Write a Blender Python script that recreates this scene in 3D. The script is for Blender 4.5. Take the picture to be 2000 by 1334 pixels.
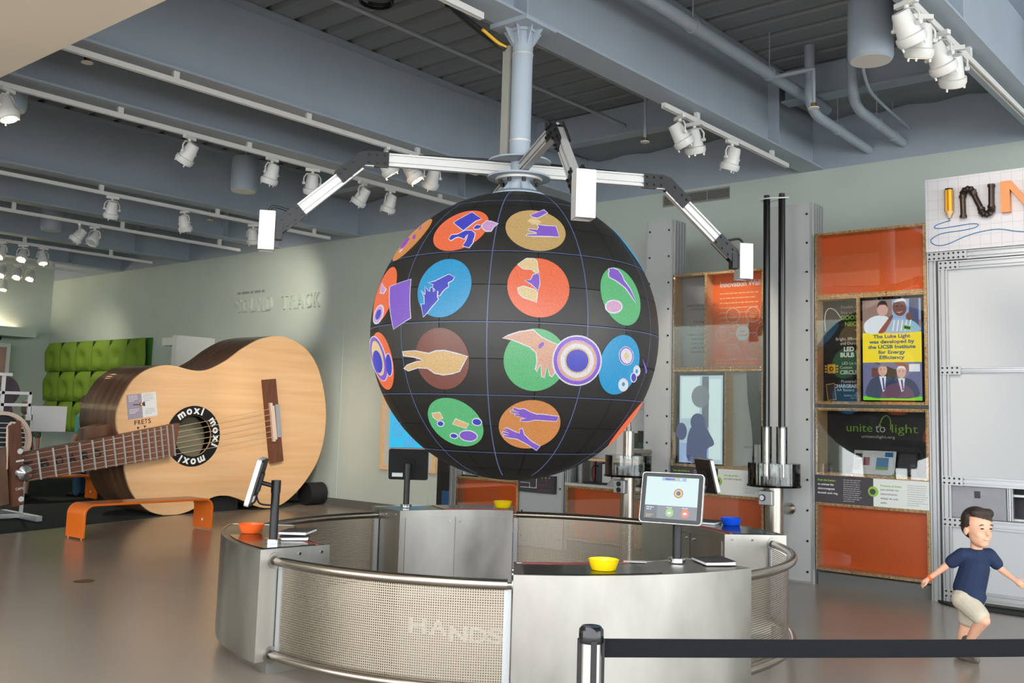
import bpy, bmesh, math, random
from mathutils import Vector, Matrix, Euler

for o in list(bpy.data.objects):
    bpy.data.objects.remove(o, do_unlink=True)
SC = bpy.context.scene
COL = SC.collection
R = math.radians
random.seed(7)

# ------------------------------------------------------------------ camera
cam_d = bpy.data.cameras.new('camera')
cam_d.sensor_width = 36.0
cam_d.lens = 34.751
cam_d.shift_y = -0.02815
cam_d.clip_end = 200
cam = bpy.data.objects.new('camera', cam_d)
COL.objects.link(cam)
right = Vector((0.762767, 0.646008, 0.029332))
down = Vector((-0.046810, 0.100396, -0.993846))
fwd = Vector((-0.644977, 0.756700, 0.106818))
mw = Matrix((( right.x, -down.x, -fwd.x, 0.0), (right.y, -down.y, -fwd.y, 0.0), (right.z, -down.z, -fwd.z, 1.6), (0, 0, 0, 1)))
cam.matrix_world = mw
SC.camera = cam

# ------------------------------------------------------------------ world, exposure
world = bpy.data.worlds.new('daylight')
SC.world = world
world.use_nodes = True
bg = world.node_tree.nodes['Background']
bg.inputs[0].default_value = (0.93, 0.97, 1.0, 1)
bg.inputs[1].default_value = 4.2
SC.view_settings.view_transform = 'Standard'
SC.view_settings.look = 'None'
SC.view_settings.gamma = 1
SC.view_settings.use_curve_mapping = False
SC.view_settings.exposure = 0.42
cy = SC.cycles        # light path limits that suit a bright interior
cy.max_bounces = 7; cy.diffuse_bounces = 3; cy.glossy_bounces = 4; cy.transmission_bounces = 4; cy.transparent_max_bounces = 12
cy.caustics_reflective = False; cy.caustics_refractive = False; cy.adaptive_threshold = 0.05

# ------------------------------------------------------------------ materials
def lin(c):
    return tuple(((v / 255) / 12.92 if v / 255 <= 0.04045 else ((v / 255 + 0.055) / 1.055) ** 2.4) for v in c)
MATS = {}
def mat(name, rgb, rough=0.5, metal=0.0, var=0.0, vscale=4.0, stretch=(1, 1, 1), bump=0.0, bscale=80.0, emit=0.0, spec=0.5, rvar=0.0, dark=None, coat=0.0, detail=5):
    """procedural principled material: colour with noise variation, roughness variation, fine bump"""
    m = bpy.data.materials.new(name); m.use_nodes = True
    nt = m.node_tree; n = nt.nodes; l = nt.links
    b = n['Principled BSDF']
    c = lin(rgb)
    b.inputs['Base Color'].default_value = (*c, 1)
    b.inputs['Roughness'].default_value = rough
    b.inputs['Metallic'].default_value = metal
    b.inputs['Specular IOR Level'].default_value = spec
    b.inputs['Coat Weight'].default_value = coat
    if emit:
        b.inputs['Emission Color'].default_value = (*c, 1)
        b.inputs['Emission Strength'].default_value = emit
    if var or bump or rvar:
        tc = n.new('ShaderNodeTexCoord'); mp = n.new('ShaderNodeMapping'); mp.inputs['Scale'].default_value = stretch
        l.new(tc.outputs['Object'], mp.inputs['Vector'])
        if var or rvar:
            tx = n.new('ShaderNodeTexNoise'); tx.inputs['Scale'].default_value = vscale; tx.inputs['Detail'].default_value = detail
            l.new(mp.outputs['Vector'], tx.inputs['Vector'])
            if var:
                rp = n.new('ShaderNodeValToRGB')
                d = lin(dark) if dark else tuple(v * (1 - var) for v in c)
                h = tuple(min(1, v * (1 + var * 0.5)) for v in c)
                rp.color_ramp.elements[0].position = 0.32; rp.color_ramp.elements[0].color = (*d, 1)
                rp.color_ramp.elements[1].position = 0.68; rp.color_ramp.elements[1].color = (*h, 1)
                l.new(tx.outputs['Fac'], rp.inputs['Fac']); l.new(rp.outputs['Color'], b.inputs['Base Color'])
            if rvar:
                mr = n.new('ShaderNodeMapRange'); mr.inputs['To Min'].default_value = max(0.02, rough - rvar); mr.inputs['To Max'].default_value = min(1, rough + rvar)
                mr.inputs['From Min'].default_value = 0.3; mr.inputs['From Max'].default_value = 0.7
                l.new(tx.outputs['Fac'], mr.inputs['Value']); l.new(mr.outputs['Result'], b.inputs['Roughness'])
        if bump:
            t2 = n.new('ShaderNodeTexNoise'); t2.inputs['Scale'].default_value = bscale; t2.inputs['Detail'].default_value = 3
            l.new(mp.outputs['Vector'], t2.inputs['Vector'])
            bp = n.new('ShaderNodeBump'); bp.inputs['Strength'].default_value = bump; bp.inputs['Distance'].default_value = 0.01
            l.new(t2.outputs['Fac'], bp.inputs['Height']); l.new(bp.outputs['Normal'], b.inputs['Normal'])
    MATS[name] = m
    return m
M = MATS
mat('wall', (196, 207, 197), 0.75, var=0.03, vscale=1.5, bump=0.05, bscale=200)
mat('steel_paint', (164, 176, 188), 0.45, var=0.04, vscale=2.0)
mat('deck', (134, 140, 144), 0.5, var=0.08, vscale=3.0, stretch=(0.3, 3, 1))
mat('beige', (236, 226, 208), 0.8, var=0.03, vscale=1.0)
mat('floor', (154, 142, 129), 0.22, var=0.05, vscale=0.7, detail=1.5, spec=0.6)
mat('carpet', (58, 64, 62), 0.95, var=0.3, vscale=60, stretch=(1, 4, 1), bump=0.5, bscale=300, spec=0.1)
mat('baseboard', (105, 106, 103), 0.5)
mat('white_paint', (226, 226, 222), 0.4)
mat('white_metal', (220, 220, 216), 0.35)
mat('lamp_glow', (255, 214, 170), 0.4, emit=9.0)
mat('brass', (176, 150, 90), 0.35, metal=1.0)
mat('steel', (166, 163, 157), 0.36, metal=1.0, var=0.3, vscale=2.2, stretch=(1, 1, 0.45), rvar=0.1)
mat('steel_tube', (166, 158, 148), 0.26, metal=1.0)
mat('chrome', (205, 205, 205), 0.12, metal=1.0)
mat('alu', (184, 186, 188), 0.4, metal=0.7)
mat('alu_bright', (206, 205, 202), 0.42, metal=0.4)
mat('grey_sheet', (184, 187, 187), 0.5, metal=0.1, var=0.02)
mat('board', (196, 199, 201), 0.5)
mat('black', (20, 20, 22), 0.45)
mat('black_gloss', (14, 14, 16), 0.15)
mat('black_rubber', (28, 28, 30), 0.75)
mat('bolt', (12, 12, 14), 0.4)
mat('slot', (60, 62, 64), 0.6)
mat('led_panel', (38, 37, 35), 0.5, var=0.12, vscale=6, bump=0.15, bscale=400)
mat('led_panel_grey', (56, 54, 52), 0.5, var=0.1, vscale=6)
mat('led_body', (8, 8, 8), 0.7)
mat('orange_board', (250, 110, 38), 0.45, var=0.03)
mat('orange_paint', (244, 118, 30), 0.3, coat=0.3)
mat('plywood', (240, 200, 152), 0.55, var=0.08, vscale=5, stretch=(1, 1, 8))
mat('ply_edge', (226, 186, 132), 0.7, var=0.4, vscale=60, dark=(176, 130, 82))
mat('spruce', (230, 188, 142), 0.42, var=0.05, vscale=1.6, stretch=(1, 0.35, 6), dark=(222, 174, 124), coat=0.1)
mat('rosewood', (122, 86, 62), 0.34, var=0.4, vscale=1.6, stretch=(5, 1, 1), coat=0.25, dark=(78, 52, 38))
mat('fretboard', (120, 76, 58), 0.5, var=0.3, vscale=3, stretch=(1, 1, 10))
mat('bridge_wood', (110, 66, 44), 0.45, var=0.3, vscale=3, stretch=(1, 6, 1))
mat('rosette', (24, 25, 27), 0.35)
mat('hole_back', (130, 126, 104), 0.8)
mat('string', (225, 205, 175), 0.35, metal=0.4)
mat('fret', (215, 212, 208), 0.3, metal=0.7)
mat('bone', (225, 200, 180), 0.5)
mat('ink', (30, 28, 28), 0.7)
mat('ink_soft', (66, 44, 44), 0.7)
mat('white_ink', (236, 236, 236), 0.6)
mat('grey_ink', (150, 152, 150), 0.7)
mat('pale_orange_ink', (250, 186, 150), 0.6)
mat('lavender', (160, 150, 166), 0.5)
mat('paper', (222, 224, 224), 0.6)
mat('slate', (62, 58, 64), 0.55)
mat('pale_grey', (205, 210, 206), 0.5)
mat('lime', (132, 178, 60), 0.5)
mat('mid_grey', (160, 160, 166), 0.5)
mat('dark_poster', (34, 30, 30), 0.5, var=0.2, vscale=3)
mat('wedge_green', (126, 158, 44), 0.75, var=0.1, vscale=3)
mat('dimple_green', (62, 118, 40), 0.8)
mat('teal_shirt', (96, 178, 164), 0.8, var=0.3, vscale=60)
mat('jeans', (58, 96, 128), 0.85, var=0.2, vscale=30)
mat('skin', (232, 176, 146), 0.55, var=0.05, vscale=8)
mat('skin_dark', (206, 150, 122), 0.6)
mat('lip', (206, 116, 104), 0.5)
mat('hair', (52, 36, 28), 0.6, var=0.45, vscale=30, stretch=(1, 1, 3), bump=0.4, bscale=90)
mat('hair_grey', (104, 84, 70), 0.7, var=0.3, vscale=30)
mat('navy_shirt', (26, 42, 74), 0.85, var=0.12, vscale=12, bump=0.25, bscale=18)
mat('khaki', (196, 186, 166), 0.85, var=0.1, vscale=14, bump=0.25, bscale=20)
mat('shoe', (92, 84, 74), 0.7)
mat('sole', (226, 222, 214), 0.6)
mat('dress_green', (84, 104, 84), 0.85, var=0.5, vscale=70)
mat('belt', (17, 19, 23), 0.85, bump=0.15, bscale=300, spec=0.15)
mat('yellow_plastic', (248, 214, 20), 0.35)
mat('orange_plastic', (250, 104, 40), 0.35)
mat('blue_plastic', (20, 84, 220), 0.35)
mat('notebook', (70, 70, 70), 0.6, var=0.9, vscale=160, dark=(20, 20, 20))
mat('pages', (232, 230, 226), 0.7)
mat('purple_guitar', (70, 46, 62), 0.25, var=0.3, vscale=3, coat=0.4)
mat('pencil_yellow', (248, 176, 40), 0.4)
mat('pencil_wood', (226, 184, 140), 0.6)
mat('iron_pipe', (64, 52, 46), 0.35, metal=0.6)
mat('copper_letter', (226, 140, 80), 0.45, var=0.08)
mat('blue_ink', (28, 112, 170), 0.5)
mat('grid_ink', (170, 180, 196), 0.6)
mat('sign_board', (212, 210, 214), 0.55)
mat('vent', (150, 150, 142), 0.5)
mat('cable_yellow', (224, 176, 50), 0.5)
mat('perf_grey', (150, 150, 156), 0.55, var=0.08, vscale=8)
mat('red_strip', (150, 60, 58), 0.5)
mat('blue_bin', (40, 84, 130), 0.5)
mat('cove', (255, 232, 200), 0.5, emit=5.0)
def emis(name, rgb, s=1.0):
    m = bpy.data.materials.new(name); m.use_nodes = True
    nt = m.node_tree; b = nt.nodes['Principled BSDF']
    b.inputs['Base Color'].default_value = (0.02, 0.02, 0.02, 1); b.inputs['Roughness'].default_value = 0.4
    b.inputs['Emission Color'].default_value = (*lin(rgb), 1); b.inputs['Emission Strength'].default_value = s
    if name.startswith('led_'):     # rows of single diodes: fine bright and dark grain
        n = nt.nodes; l = nt.links
        tc = n.new('ShaderNodeTexCoord'); tx = n.new('ShaderNodeTexVoronoi'); tx.inputs['Scale'].default_value = 115.0; l.new(tc.outputs['Object'], tx.inputs['Vector'])
        mr = n.new('ShaderNodeMapRange'); mr.inputs['From Max'].default_value = 0.7; mr.inputs['To Min'].default_value = s * 1.14; mr.inputs['To Max'].default_value = s * 0.84
        l.new(tx.outputs['Distance'], mr.inputs['Value']); l.new(mr.outputs['Result'], b.inputs['Emission Strength'])
    MATS[name] = m
    return m
ES = 0.72
for nm, c in dict(orange=(244, 112, 66), blue=(24, 158, 214), green=(92, 188, 122), brown=(128, 70, 54), tan=(200, 166, 104), amber=(214, 140, 76), navy=(62, 66, 196), violet=(134, 92, 206), purple=(150, 60, 200), lilac=(206, 160, 212), cream=(232, 206, 150), sand=(224, 184, 124), flesh=(222, 170, 140), pink=(218, 170, 208), white=(226, 226, 236), gridline=(88, 102, 150)).items():
    emis('led_' + nm, c, ES)
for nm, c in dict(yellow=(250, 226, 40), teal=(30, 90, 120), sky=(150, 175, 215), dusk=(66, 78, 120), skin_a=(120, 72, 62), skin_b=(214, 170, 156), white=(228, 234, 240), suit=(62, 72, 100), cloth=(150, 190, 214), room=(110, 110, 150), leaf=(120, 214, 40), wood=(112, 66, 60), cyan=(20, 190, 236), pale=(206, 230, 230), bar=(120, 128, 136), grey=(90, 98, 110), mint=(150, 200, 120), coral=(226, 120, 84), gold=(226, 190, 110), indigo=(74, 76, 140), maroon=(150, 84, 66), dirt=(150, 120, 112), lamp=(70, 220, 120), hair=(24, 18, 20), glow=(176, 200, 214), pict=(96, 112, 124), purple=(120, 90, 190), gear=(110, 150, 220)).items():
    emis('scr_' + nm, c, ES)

def glassy(name, tint=(1, 1, 1), refl=0.08, rough=0.02, alpha=0.0):
    m = bpy.data.materials.new(name); m.use_nodes = True
    nt = m.node_tree; n = nt.nodes; l = nt.links; n.clear()
    out = n.new('ShaderNodeOutputMaterial'); tr = n.new('ShaderNodeBsdfTransparent'); gl = n.new('ShaderNodeBsdfGlossy'); mx = n.new('ShaderNodeMixShader'); fr = n.new('ShaderNodeFresnel')
    tr.inputs[0].default_value = (*tint, 1); gl.inputs['Roughness'].default_value = rough; fr.inputs['IOR'].default_value = 1.45
    ad = n.new('ShaderNodeMath'); ad.operation = 'ADD'; ad.inputs[1].default_value = refl
    l.new(fr.outputs[0], ad.inputs[0]); l.new(ad.outputs[0], mx.inputs[0]); l.new(tr.outputs[0], mx.inputs[1]); l.new(gl.outputs[0], mx.inputs[2]); l.new(mx.outputs[0], out.inputs[0])
    MATS[name] = m
glassy('pane', (0.97, 0.98, 0.97), 0.04)
glassy('acrylic', (0.93, 0.95, 0.95), 0.0)

def perforated(name, rgb, pitch, hole):
    m = bpy.data.materials.new(name); m.use_nodes = True
    nt = m.node_tree; n = nt.nodes; l = nt.links
    b = n['Principled BSDF']; out = n['Material Output']
    b.inputs['Base Color'].default_value = (*lin(rgb), 1); b.inputs['Metallic'].default_value = 1.0; b.inputs['Roughness'].default_value = 0.36
    uv = n.new('ShaderNodeTexCoord'); sc = n.new('ShaderNodeVectorMath'); sc.operation = 'SCALE'; sc.inputs['Scale'].default_value = 1 / pitch
    fr = n.new('ShaderNodeVectorMath'); fr.operation = 'FRACTION'; sb = n.new('ShaderNodeVectorMath'); sb.operation = 'SUBTRACT'; sb.inputs[1].default_value = (0.5, 0.5, 0.0)
    ln = n.new('ShaderNodeVectorMath'); ln.operation = 'LENGTH'; lt = n.new('ShaderNodeMath'); lt.operation = 'LESS_THAN'; lt.inputs[1].default_value = hole
    tr = n.new('ShaderNodeBsdfTransparent'); mx = n.new('ShaderNodeMixShader')
    l.new(uv.outputs['UV'], sc.inputs[0]); l.new(sc.outputs[0], fr.inputs[0]); l.new(fr.outputs[0], sb.inputs[0]); l.new(sb.outputs[0], ln.inputs[0]); l.new(ln.outputs['Value'], lt.inputs[0])
    l.new(lt.outputs[0], mx.inputs[0]); l.new(b.outputs[0], mx.inputs[1]); l.new(tr.outputs[0], mx.inputs[2]); l.new(mx.outputs[0], out.inputs['Surface'])
    MATS[name] = m
perforated('perforated', (160, 149, 133), 0.014, 0.30)

# ------------------------------------------------------------------ mesh helpers
WL = {}
def thing(name, label, cat, loc=(0, 0, 0), group=None, kind=None):
    o = bpy.data.objects.new(name, None); COL.objects.link(o); o.location = loc; o.empty_display_size = 0.1
    if label: o['label'] = label
    if cat: o['category'] = cat
    if group: o['group'] = group
    if kind: o['kind'] = kind
    WL[o.name] = Vector(loc)
    return o
class MB:
    def __init__(s): s.v = []; s.f = []; s.uv = None
    def add(s, vs, fs):
        k = len(s.v); s.v += [Vector(p) for p in vs]; s.f += [tuple(i + k for i in f) for f in fs]; return s
    def box(s, lo, hi):
        (a, b, c), (d, e, f) = lo, hi
        return s.add([(a, b, c), (d, b, c), (d, e, c), (a, e, c), (a, b, f), (d, b, f), (d, e, f), (a, e, f)], [(0, 3, 2, 1), (4, 5, 6, 7), (0, 1, 5, 4), (1, 2, 6, 5), (2, 3, 7, 6), (3, 0, 4, 7)])
    def obox(s, c, ax, ay, az):
        c, ax, ay, az = map(Vector, (c, ax, ay, az)); vs = []
        for z in (-1, 1):
            for x, y in ((-1, -1), (1, -1), (1, 1), (-1, 1)): vs.append(c + ax * x + ay * y + az * z)
        return s.add(vs, [(0, 3, 2, 1), (4, 5, 6, 7), (0, 1, 5, 4), (1, 2, 6, 5), (2, 3, 7, 6), (3, 0, 4, 7)])
    def cyl(s, p0, p1, r, r1=None, n=16, cap=True):
        p0, p1 = Vector(p0), Vector(p1); r1 = r if r1 is None else r1; d = (p1 - p0).normalized()
        a = d.orthogonal().normalized(); b = d.cross(a); vs = []
        for p, q in ((p0, r), (p1, r1)):
            for i in range(n):
                t = 2 * math.pi * i / n; vs.append(p + (a * math.cos(t) + b * math.sin(t)) * q)
        fs = [(i, (i + 1) % n, n + (i + 1) % n, n + i) for i in range(n)]
        if cap: fs += [tuple(range(n - 1, -1, -1)), tuple(range(n, 2 * n))]
        return s.add(vs, fs)
    def tube(s, pts, r, n=10, cap=True):
        pts = [Vector(p) for p in pts]; vs = []; fs = []; m = len(pts); a = None
        for i, p in enumerate(pts):
            d = (pts[min(i + 1, m - 1)] - pts[max(i - 1, 0)]).normalized()
            a = d.orthogonal().normalized() if a is None else (a - d * a.dot(d)).normalized()
            b = d.cross(a)
            for k in range(n):
                t = 2 * math.pi * k / n; vs.append(p + (a * math.cos(t) + b * math.sin(t)) * (r[i] if isinstance(r, (list, tuple)) else r))
        for i in range(m - 1):
            for k in range(n): fs.append((i * n + k, i * n + (k + 1) % n, (i + 1) * n + (k + 1) % n, (i + 1) * n + k))
        if cap: fs += [tuple(range(n - 1, -1, -1)), tuple(range((m - 1) * n, m * n))]
        return s.add(vs, fs)
    def prism(s, poly, o, ax, ay, vec):
        o, ax, ay, vec = map(Vector, (o, ax, ay, vec)); n = len(poly)
        vs = [o + ax * x + ay * y for x, y in poly] + [o + ax * x + ay * y + vec for x, y in poly]
        area = sum(poly[i][0] * poly[(i + 1) % n][1] - poly[(i + 1) % n][0] * poly[i][1] for i in range(n))
        flip = (area > 0) == (ax.cross(ay).dot(vec) > 0)
        fs = [tuple(range(n - 1, -1, -1)), tuple(range(n, 2 * n))] + [(i, (i + 1) % n, n + (i + 1) % n, n + i) for i in range(n)]
        if not flip: fs = [tuple(reversed(f)) for f in fs]
        return s.add(vs, fs)
    def lathe(s, prof, o=(0, 0, 0), n=24, a0=0.0, a1=360.0):
        o = Vector(o); full = abs(a1 - a0) >= 359.9; k = n if full else n + 1; vs = []; fs = []; m = len(prof)
        for i in range(k):
            t = R(a0 + (a1 - a0) * i / n)
            for r, z in prof: vs.append(o + Vector((r * math.cos(t), r * math.sin(t), z)))
        for i in range(n):
            j = (i + 1) % k
            for q in range(m - 1): fs.append((i * m + q, j * m + q, j * m + q + 1, i * m + q + 1))
        return s.add(vs, fs)
    def sector(s, c, r0, r1, z0, z1, a0, a1, n=16):
        vs = []; fs = []
        for i in range(n + 1):
            t = R(a0 + (a1 - a0) * i / n); ct, st = math.cos(t), math.sin(t)
            for r, z in ((r0, z0), (r1, z0), (r1, z1), (r0, z1)): vs.append((c[0] + r * ct, c[1] + r * st, z))
        for i in range(n):
            for q in range(4): fs.append((i * 4 + q, i * 4 + (q + 1) % 4, i * 4 + 4 + (q + 1) % 4, i * 4 + 4 + q))
        fs += [(3, 2, 1, 0), tuple(n * 4 + q for q in range(4))]
        return s.add(vs, fs)
    def xform(s, m):
        s.v = [m @ p for p in s.v]; return s
    def build(s, name, m, parent=None, smooth=False, label=None, kind=None, cat=None, group=None, bevel=0.0):
        me = bpy.data.meshes.new(name)
        if parent is not None: base = WL[parent.name]
        else:
            xs = [p.x for p in s.v]; ys = [p.y for p in s.v]; zs = [p.z for p in s.v]
            base = Vector(((min(xs) + max(xs)) / 2, (min(ys) + max(ys)) / 2, min(zs)))
        me.from_pydata([p - base for p in s.v], [], s.f); me.update()
        if s.uv:
            ul = me.uv_layers.new(name='UVMap')
            for p in me.polygons:
                for li, vi in zip(p.loop_indices, p.vertices): ul.data[li].uv = s.uv[vi]
        me.materials.append(MATS[m])
        if smooth:
            me.polygons.foreach_set('use_smooth', [True] * len(me.polygons))
            try: me.set_sharp_from_angle(angle=R(42))
            except Exception: pass
        o = bpy.data.objects.new(name, me); COL.objects.link(o)
        if parent is not None: o.parent = parent
        else: o.location = base
        WL[o.name] = base
        if label: o['label'] = label
        if kind: o['kind'] = kind
        if cat: o['category'] = cat
        if group: o['group'] = group
        if bevel:
            b = o.modifiers.new('bevel', 'BEVEL'); b.width = bevel; b.segments = 2; b.limit_method = 'ANGLE'
        return o
def struct(name, mb, m, **k): return mb.build(name, m, kind='structure', **k)
def copy_tree(o, parent=None, name=None):
    c = o.copy(); COL.objects.link(c); c.parent = parent
    for ch in list(o.children):
        if ch.type != 'LIGHT': copy_tree(ch, c)
    return c
PX, PZ, PY = Vector((1, 0, 0)), Vector((0, 0, 1)), Vector((0, 1, 0))
def text(s, h, m, parent, o, rt=PX, up=PZ, align='LEFT', ext=0.001, bold=0.0, width=None, name='lettering', shear=0.0, solid=0.0):
    """flat lettering of cap height h lying on the plane (rt, up) at o"""
    cu = bpy.data.curves.new('txt', 'FONT'); cu.body = s; cu.size = 1.0; cu.align_x = align; cu.offset = bold; cu.resolution_u = 3; cu.shear = shear
    if solid: cu.extrude = 1.0
    ob = bpy.data.objects.new('txt', cu); COL.objects.link(ob)
    me0 = ob.to_mesh(); vs = [v.co.copy() for v in me0.vertices]; fs = [tuple(p.vertices) for p in me0.polygons]; ob.to_mesh_clear()
    bpy.data.objects.remove(ob); bpy.data.curves.remove(cu)
    if not vs: return None
    k = h / 0.69; kx = k
    if width:
        w = max(v.x for v in vs) - min(v.x for v in vs); kx = width / w
    rt, up, o = Vector(rt).normalized(), Vector(up).normalized(), Vector(o); nn = rt.cross(up)
    mb = MB(); mb.add([o + rt * (v.x * kx) + up * (v.y * k) + nn * (ext + (v.z + 1) / 2 * solid if solid else ext) for v in vs], fs)
    return mb.build(name, m, parent)
def quad(parent, name, m, o, w, h, rt=PX, up=PZ, t=0.002):
    """thin flat rectangle, lower left corner at o"""
    rt, up, o = Vector(rt), Vector(up), Vector(o); nn = rt.cross(up)
    return MB().obox(o + rt * w / 2 + up * h / 2 + nn * t / 2, rt * w / 2, up * h / 2, nn * t / 2).build(name, m, parent)
def poly(parent, name, m, pts, o, rt=PX, up=PZ, t=0.001):
    rt, up = Vector(rt), Vector(up); nn = rt.cross(up)
    return MB().prism(pts, o, rt, up, nn * t).build(name, m, parent)
def ellipse(cx, cy, rx, ry, n=20, rot=0.0, a0=0.0, a1=360.0):
    out = []
    full = abs(a1 - a0) > 359; k = n if full else n + 1
    for i in range(k):
        t = R(a0 + (a1 - a0) * i / n); x, y = rx * math.cos(t), ry * math.sin(t); c, s = math.cos(R(rot)), math.sin(R(rot))
        out.append((cx + x * c - y * s, cy + x * s + y * c))
    return out
def ring(parent, name, m, cx, cy, r0, r1, o, rt=PX, up=PZ, t=0.001, n=28):
    rt, up, o = Vector(rt), Vector(up), Vector(o); nn = rt.cross(up); vs = []; fs = []
    for i in range(n):
        a = 2 * math.pi * i / n
        for r in (r0, r1): vs.append(o + rt * (cx + r * math.cos(a)) + up * (cy + r * math.sin(a)) + nn * t)
    for i in range(n):
        j = (i + 1) % n; fs.append((2 * i, 2 * i + 1, 2 * j + 1, 2 * j))
    return MB().add(vs, fs).build(name, m, parent)
def text_lines(parent, m, o, w, n, lh, h, rt=PX, up=PZ, seed=1, last=0.6, align=0):
    """a block of small unreadable print: rows of short word-long dashes, one part"""
    rnd = random.Random(seed); rt, up, o = Vector(rt), Vector(up), Vector(o); nn = rt.cross(up); mb = MB()
    for i in range(n):
        ww = w * (last if i == n - 1 else rnd.uniform(0.86, 1.0)); x = (w - ww) / 2 if align else 0.0; end = x + ww
        while x < end - h:
            k = min(rnd.uniform(1.5, 5.0) * h, end - x)
            mb.obox(o + rt * (x + k / 2) + up * (-i * lh - h / 2) + nn * 0.001, rt * k / 2, up * h / 2, nn * 0.0008); x += k + h * 0.8
    return mb.build('print', m, parent)
def crom(pts, n=6, closed=True):
    out = []; k = len(pts)
    rng = range(k) if closed else range(k - 1)
    for i in rng:
        if closed: p = [pts[(i + j) % k] for j in (-1, 0, 1, 2)]
        else: p = [pts[max(0, min(k - 1, i + j))] for j in (-1, 0, 1, 2)]
        for q in range(n):
            t = q / n
            out.append(tuple(0.5 * (2 * p[1][d] + (p[2][d] - p[0][d]) * t + (2 * p[0][d] - 5 * p[1][d] + 4 * p[2][d] - p[3][d]) * t * t + (3 * p[1][d] - p[0][d] - 3 * p[2][d] + p[3][d]) * t ** 3) for d in range(len(p[0]))))
    if not closed: out.append(tuple(pts[-1]))
    return out
def extrusion(parent, name, p0, p1, w, d, face, m='alu', slots=2):
    """slotted aluminium profile from p0 to p1: w across, d deep, slots in the side that looks along face"""
    p0, p1, face = Vector(p0), Vector(p1), Vector(face).normalized(); al = (p1 - p0); ac = al.normalized().cross(face).normalized()
    pts = [(-w / 2, -d)]; pts += [(w / 2, -d), (w / 2, 0)]; st = w / slots; g = min(0.012, st * 0.3)
    for i in range(slots):
        c = w / 2 - st * (i + 0.5); pts += [(c + g / 2, 0), (c + g / 2, -0.022), (c - g / 2, -0.022), (c - g / 2, 0)]
    pts.append((-w / 2, 0))
    return MB().prism(pts, p0, ac, face, al).build(name, m, parent)

# ------------------------------------------------------------------ the setting
YW = 11.43      # back wall
ZB = 4.74       # underside of the beams, top of the painted wall
struct('floor', MB().box((-27, -14, -0.2), (9, YW + 0.2, 0)), 'floor')
struct('floor_carpet', MB().prism([(-10.9, -1.0), (-14.62, 11.42), (-25.0, 11.42), (-25.0, -1.0)], (0, 0, 0), PX, PY, (0, 0, 0.006)), 'carpet')
struct('wall_back', MB().box((-25.3, YW, 0), (9, YW + 0.2, ZB)), 'wall')
struct('wall_back_upper', MB().box((-25.3, YW, ZB), (9, YW + 0.2, 5.9)), 'steel_paint')
struct('baseboard_back', MB().box((-25.1, YW - 0.015, 0), (9, YW, 0.13)), 'baseboard')
struct('wall_left', MB().box((-25.3, -6, 0), (-25.1, YW, 5.9)), 'wall')
struct('unseen_daylight_blocker', MB().box((-27, -6.2, 0), (-10.5, -6, 5.9)), 'wall')  # added out of view to keep daylight off the left side
struct('ceiling_soffit', MB().box((-27, -4.0, 4.3), (-4.2, 3.28, 4.6)), 'beige')
struct('unseen_sky_blocker', MB().box((-27, 1.2, 4.6), (9, 1.4, 5.9)), 'beige')  # added fascia, unseen, keeps bright sky out of the glass reflections
# flush panel in the wall
w = thing('trim_1', None, None, (-13.0, YW, 0), kind='structure')
for a, b in (((-13.68, 0.13), (-13.66, 3.37)), ((-13.68, 3.35), (-11.4, 3.37)), ((-11.42, 0.13), (-11.4, 3.37))):
    MB().box((a[0], YW - 0.006, a[1]), (b[0], YW, b[1])).build('panel_joint', 'wall', w)
# far-left ledge with cove light
led = thing('trim_2', None, None, (-24.6, 8.0, 3.2), kind='structure')
MB().box((-25.1, 0, 3.2), (-24.1, 10.66, 3.42)).build('ledge', 'wall', led)
MB().box((-25.06, 0.2, 3.425), (-24.9, 10.6, 3.45)).build('cove_lamp', 'cove', led)
cv = bpy.data.lights.new('cove_light', 'AREA'); cv.shape = 'RECTANGLE'; cv.size = 0.15; cv.size_y = 9.0; cv.energy = 90; cv.color = (1, 0.86, 0.68)
co = bpy.data.objects.new('cove_light', cv); COL.objects.link(co); co.location = (-0.4, -2.4, 0.27); co.rotation_euler = (0, R(180), 0); co.parent = led
# corrugated deck: every rib a piece of the ceiling
ceil = thing('ceiling', None, None, (-8, 6.5, 5.65), kind='structure')
MB().box((-25.3, 1.4, 5.75), (9, YW + 0.2, 5.85)).build('deck_sheet', 'deck', ceil)
rib0 = MB().prism([(-0.125, 0.0), (0.125, 0.0), (0.165, 0.1), (-0.165, 0.1)], (-25.3, 11.2, 5.65), PY, PZ, (34.3, 0, 0)).build('deck_rib', 'deck', ceil)
for i in range(1, 27):
    c = rib0.copy(); COL.objects.link(c); c.parent = ceil; c.location = (0, -0.356 * i, 0)
# steel beams
def beam(x, label, y0=1.5, stiff=()):
    b = thing('ceiling_beam', label, 'beam', (x, 6.5, ZB), group='painted steel roof beams')
    MB().box((x - 0.15, y0, ZB), (x + 0.15, YW, ZB + 0.022)).build('bottom_flange', 'steel_paint', b)
    MB().box((x - 0.009, y0, ZB + 0.022), (x + 0.009, YW, 5.625)).build('web', 'steel_paint', b)
    MB().box((x - 0.15, y0, 5.625), (x + 0.15, YW, 5.648)).build('top_flange', 'steel_paint', b)
    for y in stiff:
        for sgn in (-1, 1):
            MB().box((min(x + sgn * 0.01, x + sgn * 0.145), y - 0.008, ZB + 0.022), (max(x + sgn * 0.01, x + sgn * 0.145), y + 0.008, 5.625)).build('stiffener', 'steel_paint', b)
BX = dict(C=-4.95, A=-8.35, B=-9.80, D=-13.43, E=-15.74, F=-18.90, G=-21.77, H=-2.295)
beam(BX['C'], 'blue-grey steel roof beam that the round column of the sphere hangs from', stiff=(5.72, 10.2))
beam(BX['A'], 'large blue-grey roof beam next left of the column, its side fully lit', stiff=(10.2,))
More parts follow.
